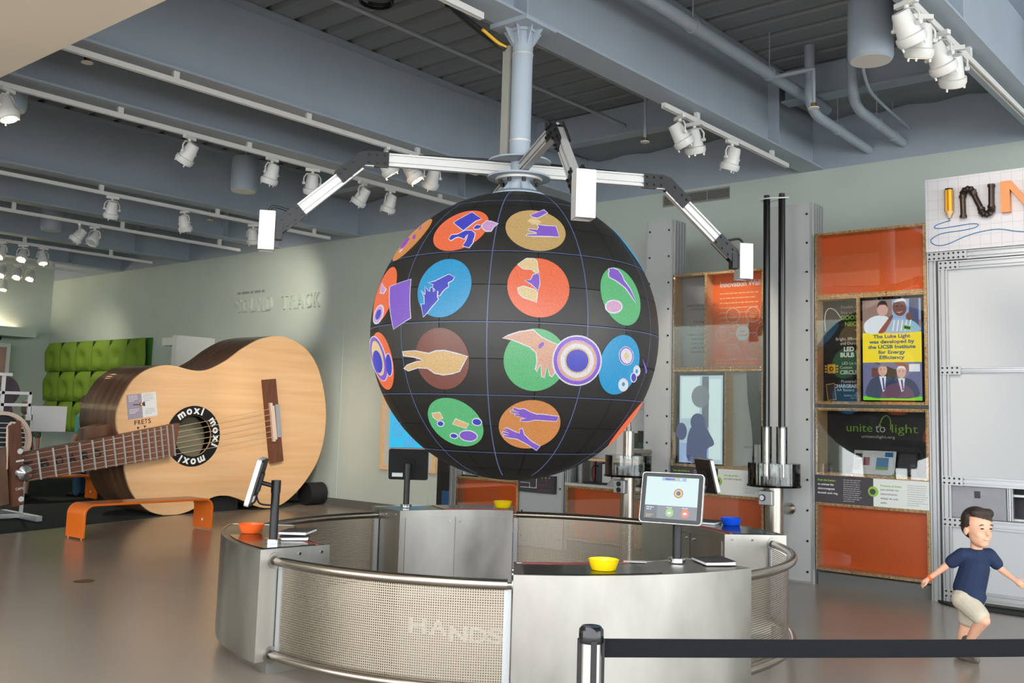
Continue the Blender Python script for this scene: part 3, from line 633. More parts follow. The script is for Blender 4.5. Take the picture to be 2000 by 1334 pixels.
ART = [
 ('white',1,[(-83.2,41.3),(-75.7,47.7),(-67.5,42.3),(-70.0,41.0),(-74.5,35.8)]),
 ('navy',2,[(-82.6,41.2),(-75.4,47.1),(-67.9,42.4),(-70.4,41.5),(-74.7,36.3)]),
 ('white',1,[(-80.7,32.3),(-80.2,34.6),(-77.1,34.7),(-74.0,36.4),(-70.5,36.3),(-68.1,34.5),(-67.8,32.3),(-68.0,31.3),(-67.8,29.7),(-69.1,27.4),(-72.5,28.4),(-71.9,30.7),(-71.7,32.2),(-71.6,33.8),(-72.0,32.9),(-72.2,31.5),(-73.9,32.1),(-75.6,32.7),(-76.7,32.5),(-77.6,31.8),(-78.7,31.1)]),
 ('navy',2,[(-80.3,32.3),(-79.8,34.2),(-76.8,34.2),(-73.7,36.0),(-70.5,35.9),(-68.5,34.3),(-68.2,32.5),(-68.4,31.4),(-68.2,29.9),(-69.3,27.7),(-72.2,28.6),(-71.5,30.5),(-71.3,32.1),(-71.5,34.2),(-72.4,33.2),(-72.5,31.8),(-73.9,32.4),(-75.7,33.1),(-77.0,32.9),(-78.0,32.2),(-78.8,31.6)]),
 ('white',1,[(-70.5,37.6),(-69.2,39.4),(-65.9,38.3),(-67.1,36.3),(-69.2,36.2)]),
 ('navy',2,[(-70.0,37.5),(-68.9,38.9),(-66.3,38.2),(-67.4,36.7),(-69.2,36.6)]),
 ('white',1,[(-66.7,39.0),(-65.0,41.4),(-62.5,41.1),(-58.5,39.4),(-60.3,37.5),(-61.1,35.1),(-63.6,35.0),(-65.8,36.8)]),
 ('lilac',2,[(-66.2,38.8),(-64.7,41.0),(-62.5,40.6),(-58.9,39.3),(-60.6,37.8),(-61.4,35.5),(-63.6,35.5),(-65.5,37.0)]),
 ('purple',1,[(-117.7,32.5),(-125.7,36.4),(-119.6,38.1),(-112.5,36.6),(-111.4,33.1),(-113.7,31.4)]),
 ('purple',1,[(-107.7,35.3),(-111.4,38.2),(-107.8,37.8),(-104.7,35.4)]),
 ('purple',1,[(-111.5,41.5),(-114.7,44.6),(-109.3,42.0),(-108.6,40.4)]),
 ('white',1,[(-114.5,30.2),(-114.2,32.8),(-112.0,31.0),(-112.6,29.7)]),
 ('white',1,[(-118.8,17.2),(-109.4,13.6),(-111.2,11.8),(-116.8,12.7)]),
 ('lilac',2,[(-117.9,16.7),(-110.3,13.7),(-111.8,12.1),(-115.9,12.8)]),
 ('white',1,[(-108.1,3.2),(-108.9,2.3),(-110.0,1.5),(-111.5,0.9),(-113.1,0.6),(-114.9,0.6),(-116.7,0.9),(-118.3,1.4),(-119.6,2.2),(-120.4,3.2),(-120.4,4.3),(-119.7,5.3),(-118.4,6.2),(-116.9,7.0),(-115.1,7.5),(-113.3,7.8),(-111.7,7.8),(-110.2,7.5),(-109.1,6.9),(-108.2,6.2),(-107.8,5.2),(-107.8,4.2)]),
 ('lilac',2,[(-108.9,3.4),(-109.6,2.5),(-110.6,1.9),(-111.8,1.3),(-113.2,1.1),(-114.6,1.1),(-116.1,1.3),(-117.3,1.8),(-118.2,2.4),(-118.7,3.3),(-118.7,4.2),(-118.2,5.0),(-117.2,5.8),(-116.0,6.5),(-114.6,7.0),(-113.1,7.3),(-111.8,7.3),(-110.6,7.0),(-109.6,6.6),(-108.9,5.9),(-108.6,5.1),(-108.6,4.2)]),
 ('navy',3,[(-110.4,3.7),(-110.8,3.2),(-111.4,2.7),(-112.2,2.4),(-113.0,2.3),(-113.9,2.2),(-114.7,2.4),(-115.4,2.7),(-115.9,3.1),(-116.2,3.6),(-116.2,4.1),(-115.9,4.7),(-115.4,5.2),(-114.7,5.6),(-113.8,5.9),(-113.0,6.0),(-112.1,6.0),(-111.4,5.9),(-110.8,5.6),(-110.4,5.2),(-110.1,4.7),(-110.1,4.2)]),
 ('white',1,[(-107.4,14.4),(-93.0,16.2),(-89.7,1.3),(-99.7,-2.4)]),
 ('violet',2,[(-106.6,14.2),(-93.2,16.0),(-90.1,1.5),(-99.4,-2.2)]),
 ('white',1,[(-84.0,14.1),(-80.9,14.7),(-75.3,17.1),(-72.5,15.7),(-73.2,14.2),(-74.7,13.5),(-74.3,12.1),(-75.7,11.1),(-76.5,10.3),(-77.5,8.7),(-78.7,9.0),(-78.7,10.4),(-79.8,10.8),(-81.6,12.3),(-81.3,13.2)]),
 ('navy',2,[(-83.6,14.1),(-80.8,14.3),(-75.2,16.8),(-72.8,15.7),(-73.4,14.5),(-75.1,13.7),(-74.6,12.3),(-76.0,11.3),(-76.8,10.5),(-77.7,9.0),(-78.4,9.2),(-78.4,10.6),(-79.6,11.0),(-81.3,12.3),(-81.0,13.3)]),
 ('white',1,[(-86.8,11.6),(-84.7,10.1),(-84.3,9.7),(-84.5,10.5),(-85.0,12.9),(-83.0,11.2),(-82.4,10.8),(-82.5,12.2),(-81.1,12.4),(-80.6,10.6),(-79.7,11.6),(-78.7,10.9),(-78.4,8.7),(-77.8,7.6),(-79.3,5.9),(-79.9,5.3),(-82.2,2.7),(-84.0,1.3),(-85.7,6.4),(-84.2,6.3),(-84.7,8.8)]),
 ('navy',2,[(-86.8,11.6),(-85.0,9.9),(-84.1,9.4),(-84.1,10.4),(-84.8,12.7),(-83.2,11.0),(-82.1,10.5),(-82.2,12.0),(-81.2,12.1),(-80.7,10.3),(-79.6,11.2),(-79.0,10.8),(-78.8,8.6),(-78.2,7.6),(-79.6,6.1),(-80.2,5.6),(-82.5,2.9),(-83.9,1.6),(-85.3,6.1),(-83.8,6.1),(-84.3,8.9)]),
 ('white',1,[(-43.5,45.1),(-34.8,49.9),(-33.2,47.3),(-40.0,43.0),(-42.6,43.4)]),
 ('violet',2,[(-43.1,45.0),(-35.1,49.3),(-33.7,47.3),(-39.9,43.5),(-42.4,43.9)]),
 ('cream',1,[(-45.3,41.2),(-43.3,43.0),(-40.1,42.5),(-38.2,41.1),(-40.0,39.7),(-42.6,39.5)]),
 ('white',1,[(-40.9,39.6),(-36.9,39.5),(-31.3,39.6),(-31.3,33.7),(-36.0,33.3),(-43.1,33.0),(-46.2,33.4),(-45.6,34.4),(-41.6,34.7),(-41.8,34.9),(-45.1,36.0),(-44.9,37.2),(-41.0,36.9),(-40.4,37.9)]),
 ('violet',2,[(-40.5,39.3),(-37.0,39.0),(-31.7,39.2),(-31.5,33.9),(-35.9,33.8),(-43.0,33.4),(-45.8,33.5),(-45.4,34.0),(-41.3,34.4),(-41.5,35.3),(-44.8,36.2),(-44.6,36.8),(-40.9,36.5),(-40.0,37.9)]),
 ('white',1,[(-49.5,20.7),(-47.8,22.1),(-46.1,23.4),(-43.0,23.5),(-41.8,22.5),(-41.3,16.6),(-43.2,17.7),(-44.1,18.7),(-47.3,18.8),(-49.0,20.2)]),
 ('cream',2,[(-49.2,20.7),(-47.6,21.9),(-46.0,23.0),(-43.1,23.2),(-42.1,22.3),(-41.5,16.8),(-43.0,18.0),(-44.0,19.0),(-47.2,19.1),(-48.8,20.5)]),
 ('white',1,[(-43.8,17.0),(-41.3,18.0),(-41.0,13.6),(-41.8,10.9),(-44.6,13.2),(-46.8,14.6),(-44.6,15.1)]),
 ('violet',2,[(-43.6,16.7),(-41.4,17.7),(-41.3,13.6),(-41.9,11.2),(-44.4,13.5),(-46.6,14.6),(-44.4,14.9)]),
 ('white',1,[(-49.3,11.8),(-47.1,12.7),(-43.1,11.6),(-41.8,10.5),(-42.3,6.7),(-47.2,8.2),(-48.8,9.6)]),
 ('cream',2,[(-49.0,11.7),(-47.1,12.4),(-43.3,11.3),(-42.1,10.4),(-42.5,6.9),(-47.0,8.5),(-48.6,9.8)]),
 ('white',1,[(-11.3,21.2),(-11.5,22.1),(-8.3,22.9),(-5.4,22.5),(-3.7,20.6),(-3.3,18.5),(-0.3,15.5),(1.9,9.6),(-1.3,12.1),(-4.1,15.0),(-6.8,16.3),(-8.8,17.3),(-12.1,18.3),(-12.3,19.8)]),
 ('violet',2,[(-10.8,21.3),(-11.1,22.0),(-8.5,22.5),(-5.8,22.1),(-4.3,20.3),(-3.9,18.2),(-0.9,15.2),(1.8,9.7),(-0.7,12.3),(-3.6,15.3),(-6.4,16.7),(-8.5,17.7),(-11.7,18.6),(-11.8,19.8)]),
 ('white',1,[(-7.1,7.9),(-7.4,7.2),(-8.0,6.5),(-9.0,5.8),(-10.1,5.3),(-11.4,5.0),(-12.6,4.9),(-13.8,5.0),(-14.8,5.3),(-15.6,5.8),(-16.0,6.4),(-16.1,7.1),(-15.9,7.8),(-15.3,8.5),(-14.5,9.2),(-13.4,9.7),(-12.1,10.0),(-10.8,10.1),(-9.6,10.0),(-8.5,9.8),(-7.6,9.3),(-7.2,8.7)]),
 ('pink',2,[(-7.9,7.9),(-8.1,7.3),(-8.7,6.7),(-9.4,6.2),(-10.4,5.8),(-11.4,5.5),(-12.5,5.4),(-13.5,5.5),(-14.3,5.7),(-15.0,6.1),(-15.3,6.6),(-15.4,7.2),(-15.2,7.7),(-14.8,8.3),(-14.1,8.8),(-13.2,9.2),(-12.1,9.5),(-11.0,9.6),(-10.0,9.5),(-9.1,9.3),(-8.4,8.9),(-8.0,8.4)]),
 ('white',1,[(-106.4,-12.0),(-106.2,-14.4),(-106.8,-16.7),(-108.1,-18.6),(-110.0,-20.1),(-112.4,-21.0),(-115.2,-21.1),(-118.2,-20.5),(-121.2,-19.2),(-124.3,-17.3),(-127.7,-15.0),(-132.2,-12.2),(-132.1,-9.6),(-131.9,-7.3),(-130.1,-5.4),(-124.8,-4.2),(-120.8,-3.6),(-117.2,-3.6),(-114.0,-4.3),(-111.2,-5.6),(-109.0,-7.4),(-107.3,-9.6)]),
 ('violet',2,[(-107.0,-12.0),(-106.8,-14.4),(-107.4,-16.5),(-108.5,-18.4),(-110.3,-19.8),(-112.5,-20.6),(-115.0,-20.8),(-117.6,-20.2),(-120.2,-19.0),(-122.7,-17.1),(-125.1,-14.9),(-127.3,-12.4),(-129.0,-9.9),(-128.7,-7.6),(-126.4,-5.8),(-123.4,-4.6),(-120.2,-4.0),(-117.1,-4.0),(-114.1,-4.7),(-111.5,-5.9),(-109.4,-7.7),(-107.9,-9.7)]),
 ('cream',3,[(-108.9,-12.0),(-108.9,-13.9),(-109.4,-15.7),(-110.5,-17.1),(-111.9,-18.2),(-113.7,-18.8),(-115.7,-18.9),(-117.7,-18.4),(-119.6,-17.4),(-121.2,-16.0),(-122.4,-14.2),(-123.2,-12.3),(-123.4,-10.3),(-122.9,-8.5),(-121.7,-7.1),(-120.0,-6.1),(-118.0,-5.5),(-115.9,-5.6),(-113.8,-6.1),(-112.0,-7.1),(-110.5,-8.5),(-109.4,-10.2)]),
 ('navy',4,[(-110.3,-13.4),(-110.6,-14.6),(-111.2,-15.7),(-112.3,-16.6),(-113.7,-17.3),(-115.3,-17.7),(-117.2,-17.7),(-119.1,-17.4),(-120.8,-16.7),(-122.3,-15.8),(-123.3,-14.6),(-123.5,-13.4),(-123.0,-12.2),(-121.9,-11.1),(-120.4,-10.2),(-118.6,-9.6),(-116.8,-9.2),(-115.1,-9.2),(-113.5,-9.6),(-112.2,-10.2),(-111.2,-11.1),(-110.6,-12.2)]),
 ('white',1,[(-102.4,-15.0),(-102.8,-16.2),(-103.4,-17.4),(-104.3,-18.4),(-105.2,-19.1),(-106.2,-19.4),(-107.1,-19.5),(-107.8,-19.1),(-108.3,-18.4),(-108.6,-17.5),(-108.6,-16.3),(-108.3,-15.1),(-107.9,-13.8),(-107.3,-12.7),(-106.6,-11.7),(-105.8,-11.0),(-104.9,-10.7),(-104.1,-10.7),(-103.4,-11.0),(-102.8,-11.7),(-102.5,-12.6),(-102.3,-13.8)]),
 ('navy',2,[(-102.9,-15.0),(-103.2,-16.1),(-103.8,-17.2),(-104.5,-18.1),(-105.3,-18.7),(-106.1,-19.1),(-106.9,-19.1),(-107.5,-18.8),(-107.9,-18.2),(-108.0,-17.3),(-108.0,-16.2),(-107.8,-15.1),(-107.4,-13.9),(-106.9,-12.9),(-106.3,-12.0),(-105.6,-11.4),(-104.9,-11.0),(-104.2,-11.0),(-103.6,-11.3),(-103.2,-12.0),(-102.9,-12.8),(-102.7,-13.9)]),
 ('white',1,[(-94.9,-10.3),(-88.3,-10.1),(-81.7,-11.1),(-78.6,-10.2),(-75.0,-10.1),(-70.3,-11.1),(-66.0,-12.3),(-68.0,-15.5),(-69.5,-17.8),(-72.9,-18.8),(-76.6,-19.2),(-80.3,-18.6),(-83.2,-16.8),(-87.6,-16.6),(-93.1,-17.7),(-95.8,-16.6),(-93.3,-15.2),(-88.5,-14.1),(-85.0,-13.8),(-86.1,-13.4),(-89.4,-12.7),(-94.8,-12.1)]),
 ('sand',2,[(-94.4,-10.5),(-88.3,-10.4),(-81.7,-11.5),(-78.5,-10.6),(-75.1,-10.5),(-70.4,-11.5),(-66.4,-12.4),(-68.4,-15.4),(-69.7,-17.5),(-72.9,-18.4),(-76.5,-18.8),(-80.0,-18.2),(-83.0,-16.5),(-87.5,-16.2),(-92.9,-17.3),(-95.1,-16.6),(-93.1,-15.5),(-88.4,-14.5),(-84.5,-13.9),(-85.8,-13.0),(-89.2,-12.3),(-94.3,-11.8)]),
 ('white',1,[(-86.9,-33.8),(-82.0,-33.3),(-81.5,-36.1),(-85.7,-37.2),(-87.5,-35.5)]),
 ('sand',2,[(-86.5,-34.0),(-82.4,-33.7),(-81.9,-35.9),(-85.4,-36.8),(-86.9,-35.3)]),
 ('white',1,[(-82.3,-38.7),(-82.8,-39.1),(-83.3,-39.5),(-84.0,-39.7),(-84.7,-39.9),(-85.3,-39.9),(-85.9,-39.9),(-86.4,-39.7),(-86.7,-39.4),(-86.8,-39.1),(-86.7,-38.6),(-86.4,-38.2),(-86.0,-37.8),(-85.4,-37.4),(-84.8,-37.2),(-84.1,-37.0),(-83.5,-37.0),(-83.0,-37.0),(-82.5,-37.2),(-82.2,-37.5),(-82.1,-37.8),(-82.1,-38.2)]),
 ('navy',2,[(-82.8,-38.6),(-83.1,-38.9),(-83.5,-39.1),(-84.0,-39.3),(-84.5,-39.5),(-85.0,-39.5),(-85.4,-39.4),(-85.8,-39.3),(-86.0,-39.1),(-86.1,-38.8),(-86.1,-38.5),(-85.9,-38.2),(-85.6,-38.0),(-85.2,-37.7),(-84.7,-37.5),(-84.3,-37.4),(-83.8,-37.4),(-83.3,-37.4),(-83.0,-37.6),(-82.8,-37.8),(-82.6,-38.0),(-82.7,-38.3)]),
 ('white',1,[(-78.1,-38.6),(-75.2,-35.8),(-69.2,-38.1),(-71.4,-40.4)]),
 ('sand',2,[(-77.6,-38.5),(-75.2,-36.2),(-69.6,-38.2),(-71.4,-40.0)]),
 ('white',1,[(-63.0,-37.5),(-63.3,-38.0),(-63.8,-38.4),(-64.4,-38.7),(-65.0,-38.9),(-65.7,-38.9),(-66.3,-38.8),(-66.9,-38.6),(-67.4,-38.3),(-67.7,-37.9),(-67.8,-37.4),(-67.6,-36.8),(-67.3,-36.3),(-66.8,-35.9),(-66.2,-35.6),(-65.6,-35.5),(-65.0,-35.4),(-64.4,-35.5),(-63.8,-35.7),(-63.4,-36.0),(-63.1,-36.5),(-62.9,-37.0)]),
 ('navy',2,[(-63.4,-37.4),(-63.6,-37.8),(-64.0,-38.1),(-64.4,-38.3),(-65.0,-38.5),(-65.6,-38.5),(-66.1,-38.4),(-66.6,-38.2),(-67.0,-38.0),(-67.2,-37.6),(-67.3,-37.3),(-67.2,-36.9),(-67.0,-36.5),(-66.6,-36.2),(-66.2,-36.0),(-65.6,-35.9),(-65.1,-35.9),(-64.6,-35.9),(-64.1,-36.1),(-63.7,-36.4),(-63.5,-36.7),(-63.4,-37.1)]),
 ('white',1,[(-66.7,-44.3),(-67.3,-45.1),(-68.3,-45.8),(-69.6,-46.4),(-71.0,-46.7),(-72.5,-46.7),(-74.0,-46.6),(-75.2,-46.3),(-76.2,-45.7),(-76.7,-45.0),(-76.9,-44.2),(-76.5,-43.3),(-75.7,-42.4),(-74.7,-41.8),(-73.4,-41.3),(-72.1,-41.0),(-70.8,-41.0),(-69.5,-41.1),(-68.3,-41.4),(-67.4,-41.9),(-66.8,-42.6),(-66.5,-43.4)]),
 ('violet',2,[(-67.1,-44.2),(-67.6,-44.9),(-68.5,-45.4),(-69.6,-45.9),(-70.9,-46.2),(-72.3,-46.2),(-73.6,-46.1),(-74.7,-45.8),(-75.6,-45.3),(-76.1,-44.7),(-76.3,-44.0),(-76.0,-43.3),(-75.4,-42.7),(-74.5,-42.1),(-73.4,-41.7),(-72.2,-41.5),(-70.9,-41.4),(-69.7,-41.5),(-68.7,-41.8),(-67.8,-42.3),(-67.2,-42.9),(-67.0,-43.5)]),
 ('white',1,[(-77.5,-44.3),(-77.9,-44.8),(-78.6,-45.2),(-79.3,-45.4),(-80.0,-45.6),(-80.7,-45.6),(-81.4,-45.5),(-81.9,-45.3),(-82.3,-45.1),(-82.5,-44.7),(-82.5,-44.3),(-82.2,-43.7),(-81.6,-43.3),(-81.0,-42.9),(-80.3,-42.7),(-79.6,-42.6),(-79.0,-42.5),(-78.4,-42.6),(-77.9,-42.8),(-77.5,-43.0),(-77.2,-43.4),(-77.2,-43.8)]),
 ('navy',2,[(-78.0,-44.3),(-78.3,-44.5),(-78.7,-44.8),(-79.2,-45.0),(-79.8,-45.1),(-80.4,-45.1),(-80.9,-45.0),(-81.3,-44.9),(-81.7,-44.7),(-81.8,-44.4),(-81.8,-44.1),(-81.6,-43.8),(-81.3,-43.5),(-80.9,-43.3),(-80.4,-43.1),(-79.8,-43.0),(-79.3,-43.0),(-78.8,-43.1),(-78.3,-43.2),(-78.0,-43.4),(-77.8,-43.7),(-77.8,-44.0)]),
 ('white',1,[(-54.0,-5.9),(-51.8,-4.6),(-48.1,-3.3),(-43.4,-2.5),(-40.3,-4.9),(-37.3,-6.2),(-33.8,-7.5),(-35.5,-10.7),(-35.7,-13.4),(-34.4,-17.3),(-35.4,-18.9),(-36.6,-18.4),(-37.7,-14.7),(-38.2,-19.2),(-39.6,-18.9),(-40.1,-14.6),(-40.4,-15.1),(-41.2,-17.2),(-42.1,-16.3),(-41.7,-13.7),(-42.2,-10.6),(-44.3,-8.9),(-48.0,-7.5),(-50.8,-6.5)]),
 ('flesh',2,[(-53.7,-5.8),(-51.6,-5.0),(-48.0,-3.7),(-43.5,-2.9),(-40.5,-5.2),(-37.5,-6.5),(-34.2,-7.6),(-35.9,-10.6),(-36.1,-13.5),(-34.8,-17.2),(-35.5,-18.5),(-36.3,-18.1),(-37.8,-14.4),(-38.4,-18.9),(-39.3,-18.7),(-39.9,-14.3),(-40.7,-14.9),(-41.2,-16.8),(-41.7,-16.2),(-41.3,-13.7),(-41.9,-10.4),(-44.1,-8.6),(-47.9,-7.1),(-50.8,-6.2)]),
 ('violet',3,[(-39.5,-6.8),(-39.4,-7.0),(-39.4,-7.2),(-39.4,-7.5),(-39.5,-7.8),(-39.7,-8.1),(-39.9,-8.4),(-40.2,-8.7),(-40.5,-8.9),(-40.7,-9.0),(-41.0,-9.0),(-41.2,-8.9),(-41.3,-8.7),(-41.3,-8.5),(-41.3,-8.2),(-41.2,-7.9),(-41.0,-7.6),(-40.8,-7.3),(-40.5,-7.1),(-40.3,-6.9),(-40.0,-6.8),(-39.7,-6.8)]),
 ('white',3,[(-16.3,-12.0),(-16.2,-13.6),(-16.3,-15.1),(-16.8,-16.6),(-17.6,-17.9),(-18.7,-19.1),(-20.0,-20.1),(-21.6,-20.9),(-23.3,-21.4),(-25.1,-21.6),(-26.9,-21.5),(-28.7,-21.2),(-30.4,-20.6),(-32.0,-19.7),(-33.3,-18.6),(-34.4,-17.4),(-35.3,-16.0),(-35.9,-14.5),(-36.1,-13.0),(-36.1,-11.4),(-35.8,-10.0),(-35.3,-8.6),(-34.5,-7.3),(-33.4,-6.1),(-32.2,-5.2),(-30.8,-4.5),(-29.2,-4.0),(-27.6,-3.8),(-25.9,-3.8),(-24.2,-4.1),(-22.6,-4.7),(-21.1,-5.4),(-19.7,-6.4),(-18.5,-7.6),(-17.5,-9.0),(-16.8,-10.5)]),
 ('violet',4,[(-17.0,-12.0),(-16.8,-13.5),(-17.0,-15.0),(-17.5,-16.4),(-18.2,-17.6),(-19.2,-18.8),(-20.5,-19.7),(-21.9,-20.4),(-23.5,-20.9),(-25.2,-21.1),(-26.9,-21.0),(-28.6,-20.7),(-30.2,-20.1),(-31.7,-19.3),(-32.9,-18.3),(-34.0,-17.1),(-34.8,-15.8),(-35.3,-14.4),(-35.6,-13.0),(-35.6,-11.5),(-35.3,-10.1),(-34.8,-8.8),(-34.1,-7.6),(-33.1,-6.5),(-31.9,-5.6),(-30.6,-4.9),(-29.1,-4.5),(-27.6,-4.3),(-26.0,-4.3),(-24.4,-4.6),(-22.9,-5.1),(-21.4,-5.9),(-20.1,-6.8),(-19.0,-7.9),(-18.1,-9.2),(-17.4,-10.6)]),
 ('lilac',5,[(-18.5,-12.1),(-18.4,-13.4),(-18.5,-14.6),(-18.9,-15.8),(-19.5,-16.9),(-20.4,-17.9),(-21.5,-18.6),(-22.7,-19.3),(-24.0,-19.7),(-25.5,-19.8),(-26.9,-19.8),(-28.4,-19.5),(-29.7,-19.0),(-31.0,-18.3),(-32.1,-17.5),(-33.0,-16.5),(-33.7,-15.3),(-34.1,-14.1),(-34.4,-12.9),(-34.4,-11.7),(-34.2,-10.5),(-33.7,-9.3),(-33.1,-8.3),(-32.2,-7.4),(-31.2,-6.6),(-30.1,-6.0),(-28.8,-5.6),(-27.5,-5.5),(-26.1,-5.5),(-24.8,-5.7),(-23.5,-6.2),(-22.2,-6.8),(-21.1,-7.6),(-20.2,-8.6),(-19.4,-9.7),(-18.8,-10.9)]),
 ('sand',6,[(-19.1,-12.2),(-19.0,-13.3),(-19.2,-14.5),(-19.5,-15.6),(-20.1,-16.6),(-20.9,-17.4),(-21.9,-18.2),(-23.0,-18.7),(-24.3,-19.1),(-25.6,-19.3),(-26.9,-19.2),(-28.3,-18.9),(-29.5,-18.5),(-30.6,-17.9),(-31.7,-17.1),(-32.5,-16.1),(-33.1,-15.1),(-33.6,-14.0),(-33.8,-12.9),(-33.8,-11.7),(-33.6,-10.6),(-33.2,-9.6),(-32.6,-8.6),(-31.8,-7.8),(-30.9,-7.1),(-29.8,-6.5),(-28.7,-6.2),(-27.4,-6.0),(-26.2,-6.0),(-24.9,-6.3),(-23.7,-6.7),(-22.6,-7.3),(-21.6,-8.0),(-20.7,-8.9),(-20.0,-9.9),(-19.4,-11.0)]),
 ('white',7,[(-19.9,-12.2),(-19.8,-13.2),(-20.0,-14.3),(-20.3,-15.3),(-20.8,-16.2),(-21.5,-17.0),(-22.4,-17.6),(-23.4,-18.1),(-24.6,-18.4),(-25.7,-18.6),(-26.9,-18.6),(-28.1,-18.3),(-29.2,-17.9),(-30.3,-17.3),(-31.2,-16.6),(-31.9,-15.8),(-32.5,-14.9),(-32.9,-13.9),(-33.1,-12.9),(-33.2,-11.8),(-33.0,-10.8),(-32.6,-9.9),(-32.1,-9.0),(-31.3,-8.2),(-30.5,-7.6),(-29.5,-7.1),(-28.5,-6.8),(-27.4,-6.6),(-26.3,-6.7),(-25.1,-6.9),(-24.0,-7.2),(-23.0,-7.8),(-22.1,-8.5),(-21.3,-9.3),(-20.7,-10.2),(-20.2,-11.2)]),
 ('sand',8,[(-21.7,-12.3),(-21.6,-13.1),(-21.7,-13.8),(-22.0,-14.6),(-22.4,-15.3),(-22.9,-15.8),(-23.6,-16.3),(-24.3,-16.7),(-25.2,-17.0),(-26.0,-17.1),(-26.9,-17.0),(-27.8,-16.9),(-28.6,-16.6),(-29.4,-16.1),(-30.1,-15.6),(-30.7,-15.0),(-31.1,-14.3),(-31.4,-13.6),(-31.6,-12.8),(-31.6,-12.0),(-31.5,-11.2),(-31.2,-10.5),(-30.8,-9.9),(-30.2,-9.3),(-29.6,-8.8),(-28.9,-8.5),(-28.1,-8.2),(-27.3,-8.1),(-26.4,-8.1),(-25.6,-8.3),(-24.7,-8.6),(-24.0,-9.0),(-23.3,-9.5),(-22.7,-10.1),(-22.2,-10.8),(-21.9,-11.5)]),
 ('navy',9,[(-22.3,-12.3),(-22.3,-13.0),(-22.4,-13.7),(-22.6,-14.3),(-22.9,-14.9),(-23.4,-15.4),(-24.0,-15.9),(-24.6,-16.2),(-25.4,-16.4),(-26.1,-16.5),(-26.9,-16.5),(-27.7,-16.3),(-28.4,-16.1),(-29.1,-15.7),(-29.7,-15.2),(-30.2,-14.7),(-30.6,-14.1),(-30.8,-13.4),(-31.0,-12.8),(-31.0,-12.1),(-30.9,-11.4),(-30.7,-10.8),(-30.3,-10.2),(-29.8,-9.7),(-29.3,-9.3),(-28.6,-9.0),(-27.9,-8.8),(-27.2,-8.7),(-26.5,-8.7),(-25.7,-8.8),(-25.0,-9.1),(-24.3,-9.4),(-23.7,-9.9),(-23.2,-10.4),(-22.8,-11.0),(-22.5,-11.6)]),
 ('white',1,[(0.1,-9.0),(0.5,-9.9),(0.4,-10.9),(-0.0,-11.7),(-0.8,-12.4),(-1.9,-12.8),(-3.1,-13.0),(-4.4,-12.9),(-5.7,-12.6),(-6.8,-12.0),(-7.6,-11.2),(-8.2,-10.3),(-8.5,-9.3),(-8.4,-8.4),(-7.9,-7.5),(-7.2,-6.9),(-6.2,-6.4),(-5.1,-6.2),(-3.9,-6.3),(-2.6,-6.7),(-1.5,-7.3),(-0.5,-8.0)]),
 ('violet',2,[(-0.2,-9.0),(0.1,-9.9),(0.0,-10.8),(-0.4,-11.6),(-1.1,-12.2),(-2.0,-12.6),(-3.2,-12.8),(-4.4,-12.7),(-5.5,-12.4),(-6.6,-11.8),(-7.4,-11.1),(-7.9,-10.2),(-8.1,-9.3),(-8.1,-8.4),(-7.7,-7.7),(-7.0,-7.0),(-6.1,-6.6),(-5.1,-6.5),(-3.9,-6.5),(-2.8,-6.9),(-1.7,-7.4),(-0.9,-8.2)]),
 ('white',3,[(-0.9,-9.1),(-0.6,-9.9),(-0.7,-10.7),(-1.0,-11.3),(-1.6,-11.9),(-2.4,-12.2),(-3.3,-12.4),(-4.3,-12.3),(-5.3,-12.0),(-6.2,-11.5),(-6.9,-10.9),(-7.3,-10.1),(-7.6,-9.3),(-7.5,-8.6),(-7.2,-7.9),(-6.6,-7.4),(-5.9,-7.0),(-5.0,-6.9),(-4.0,-7.0),(-3.1,-7.2),(-2.2,-7.7),(-1.4,-8.4)]),
 ('cream',4,[(-2.9,-9.4),(-2.8,-9.8),(-2.8,-10.1),(-2.9,-10.4),(-3.2,-10.6),(-3.5,-10.8),(-3.9,-10.8),(-4.3,-10.8),(-4.7,-10.6),(-5.1,-10.4),(-5.4,-10.2),(-5.6,-9.8),(-5.7,-9.5),(-5.7,-9.2),(-5.5,-8.9),(-5.3,-8.7),(-5.0,-8.5),(-4.6,-8.4),(-4.2,-8.5),(-3.8,-8.6),(-3.4,-8.8),(-3.1,-9.1)]),
 ('white',1,[(7.4,-14.4),(7.7,-15.0),(7.6,-15.6),(7.3,-16.0),(6.8,-16.4),(6.1,-16.6),(5.3,-16.6),(4.4,-16.5),(3.6,-16.2),(2.9,-15.8),(2.3,-15.3),(2.0,-14.7),(1.8,-14.2),(1.9,-13.6),(2.2,-13.2),(2.6,-12.8),(3.3,-12.6),(4.0,-12.6),(4.8,-12.7),(5.6,-13.0),(6.4,-13.4),(7.0,-13.9)]),
 ('blue',2,[(5.5,-14.7),(5.6,-14.9),(5.5,-15.1),(5.4,-15.3),(5.3,-15.4),(5.0,-15.5),(4.7,-15.5),(4.4,-15.5),(4.1,-15.4),(3.8,-15.2),(3.6,-15.0),(3.5,-14.8),(3.4,-14.6),(3.4,-14.4),(3.5,-14.2),(3.7,-14.0),(3.9,-14.0),(4.2,-14.0),(4.5,-14.0),(4.8,-14.1),(5.1,-14.3),(5.3,-14.5)]),
 ('white',1,[(6.0,-17.0),(6.3,-17.5),(6.3,-18.0),(6.1,-18.4),(5.7,-18.7),(5.0,-19.0),(4.2,-19.0),(3.3,-18.9),(2.5,-18.6),(1.9,-18.2),(1.4,-17.7),(1.1,-17.3),(0.9,-16.8),(0.9,-16.3),(1.1,-15.9),(1.5,-15.6),(2.1,-15.3),(2.9,-15.3),(3.7,-15.4),(4.5,-15.7),(5.1,-16.1),(5.7,-16.5)]),
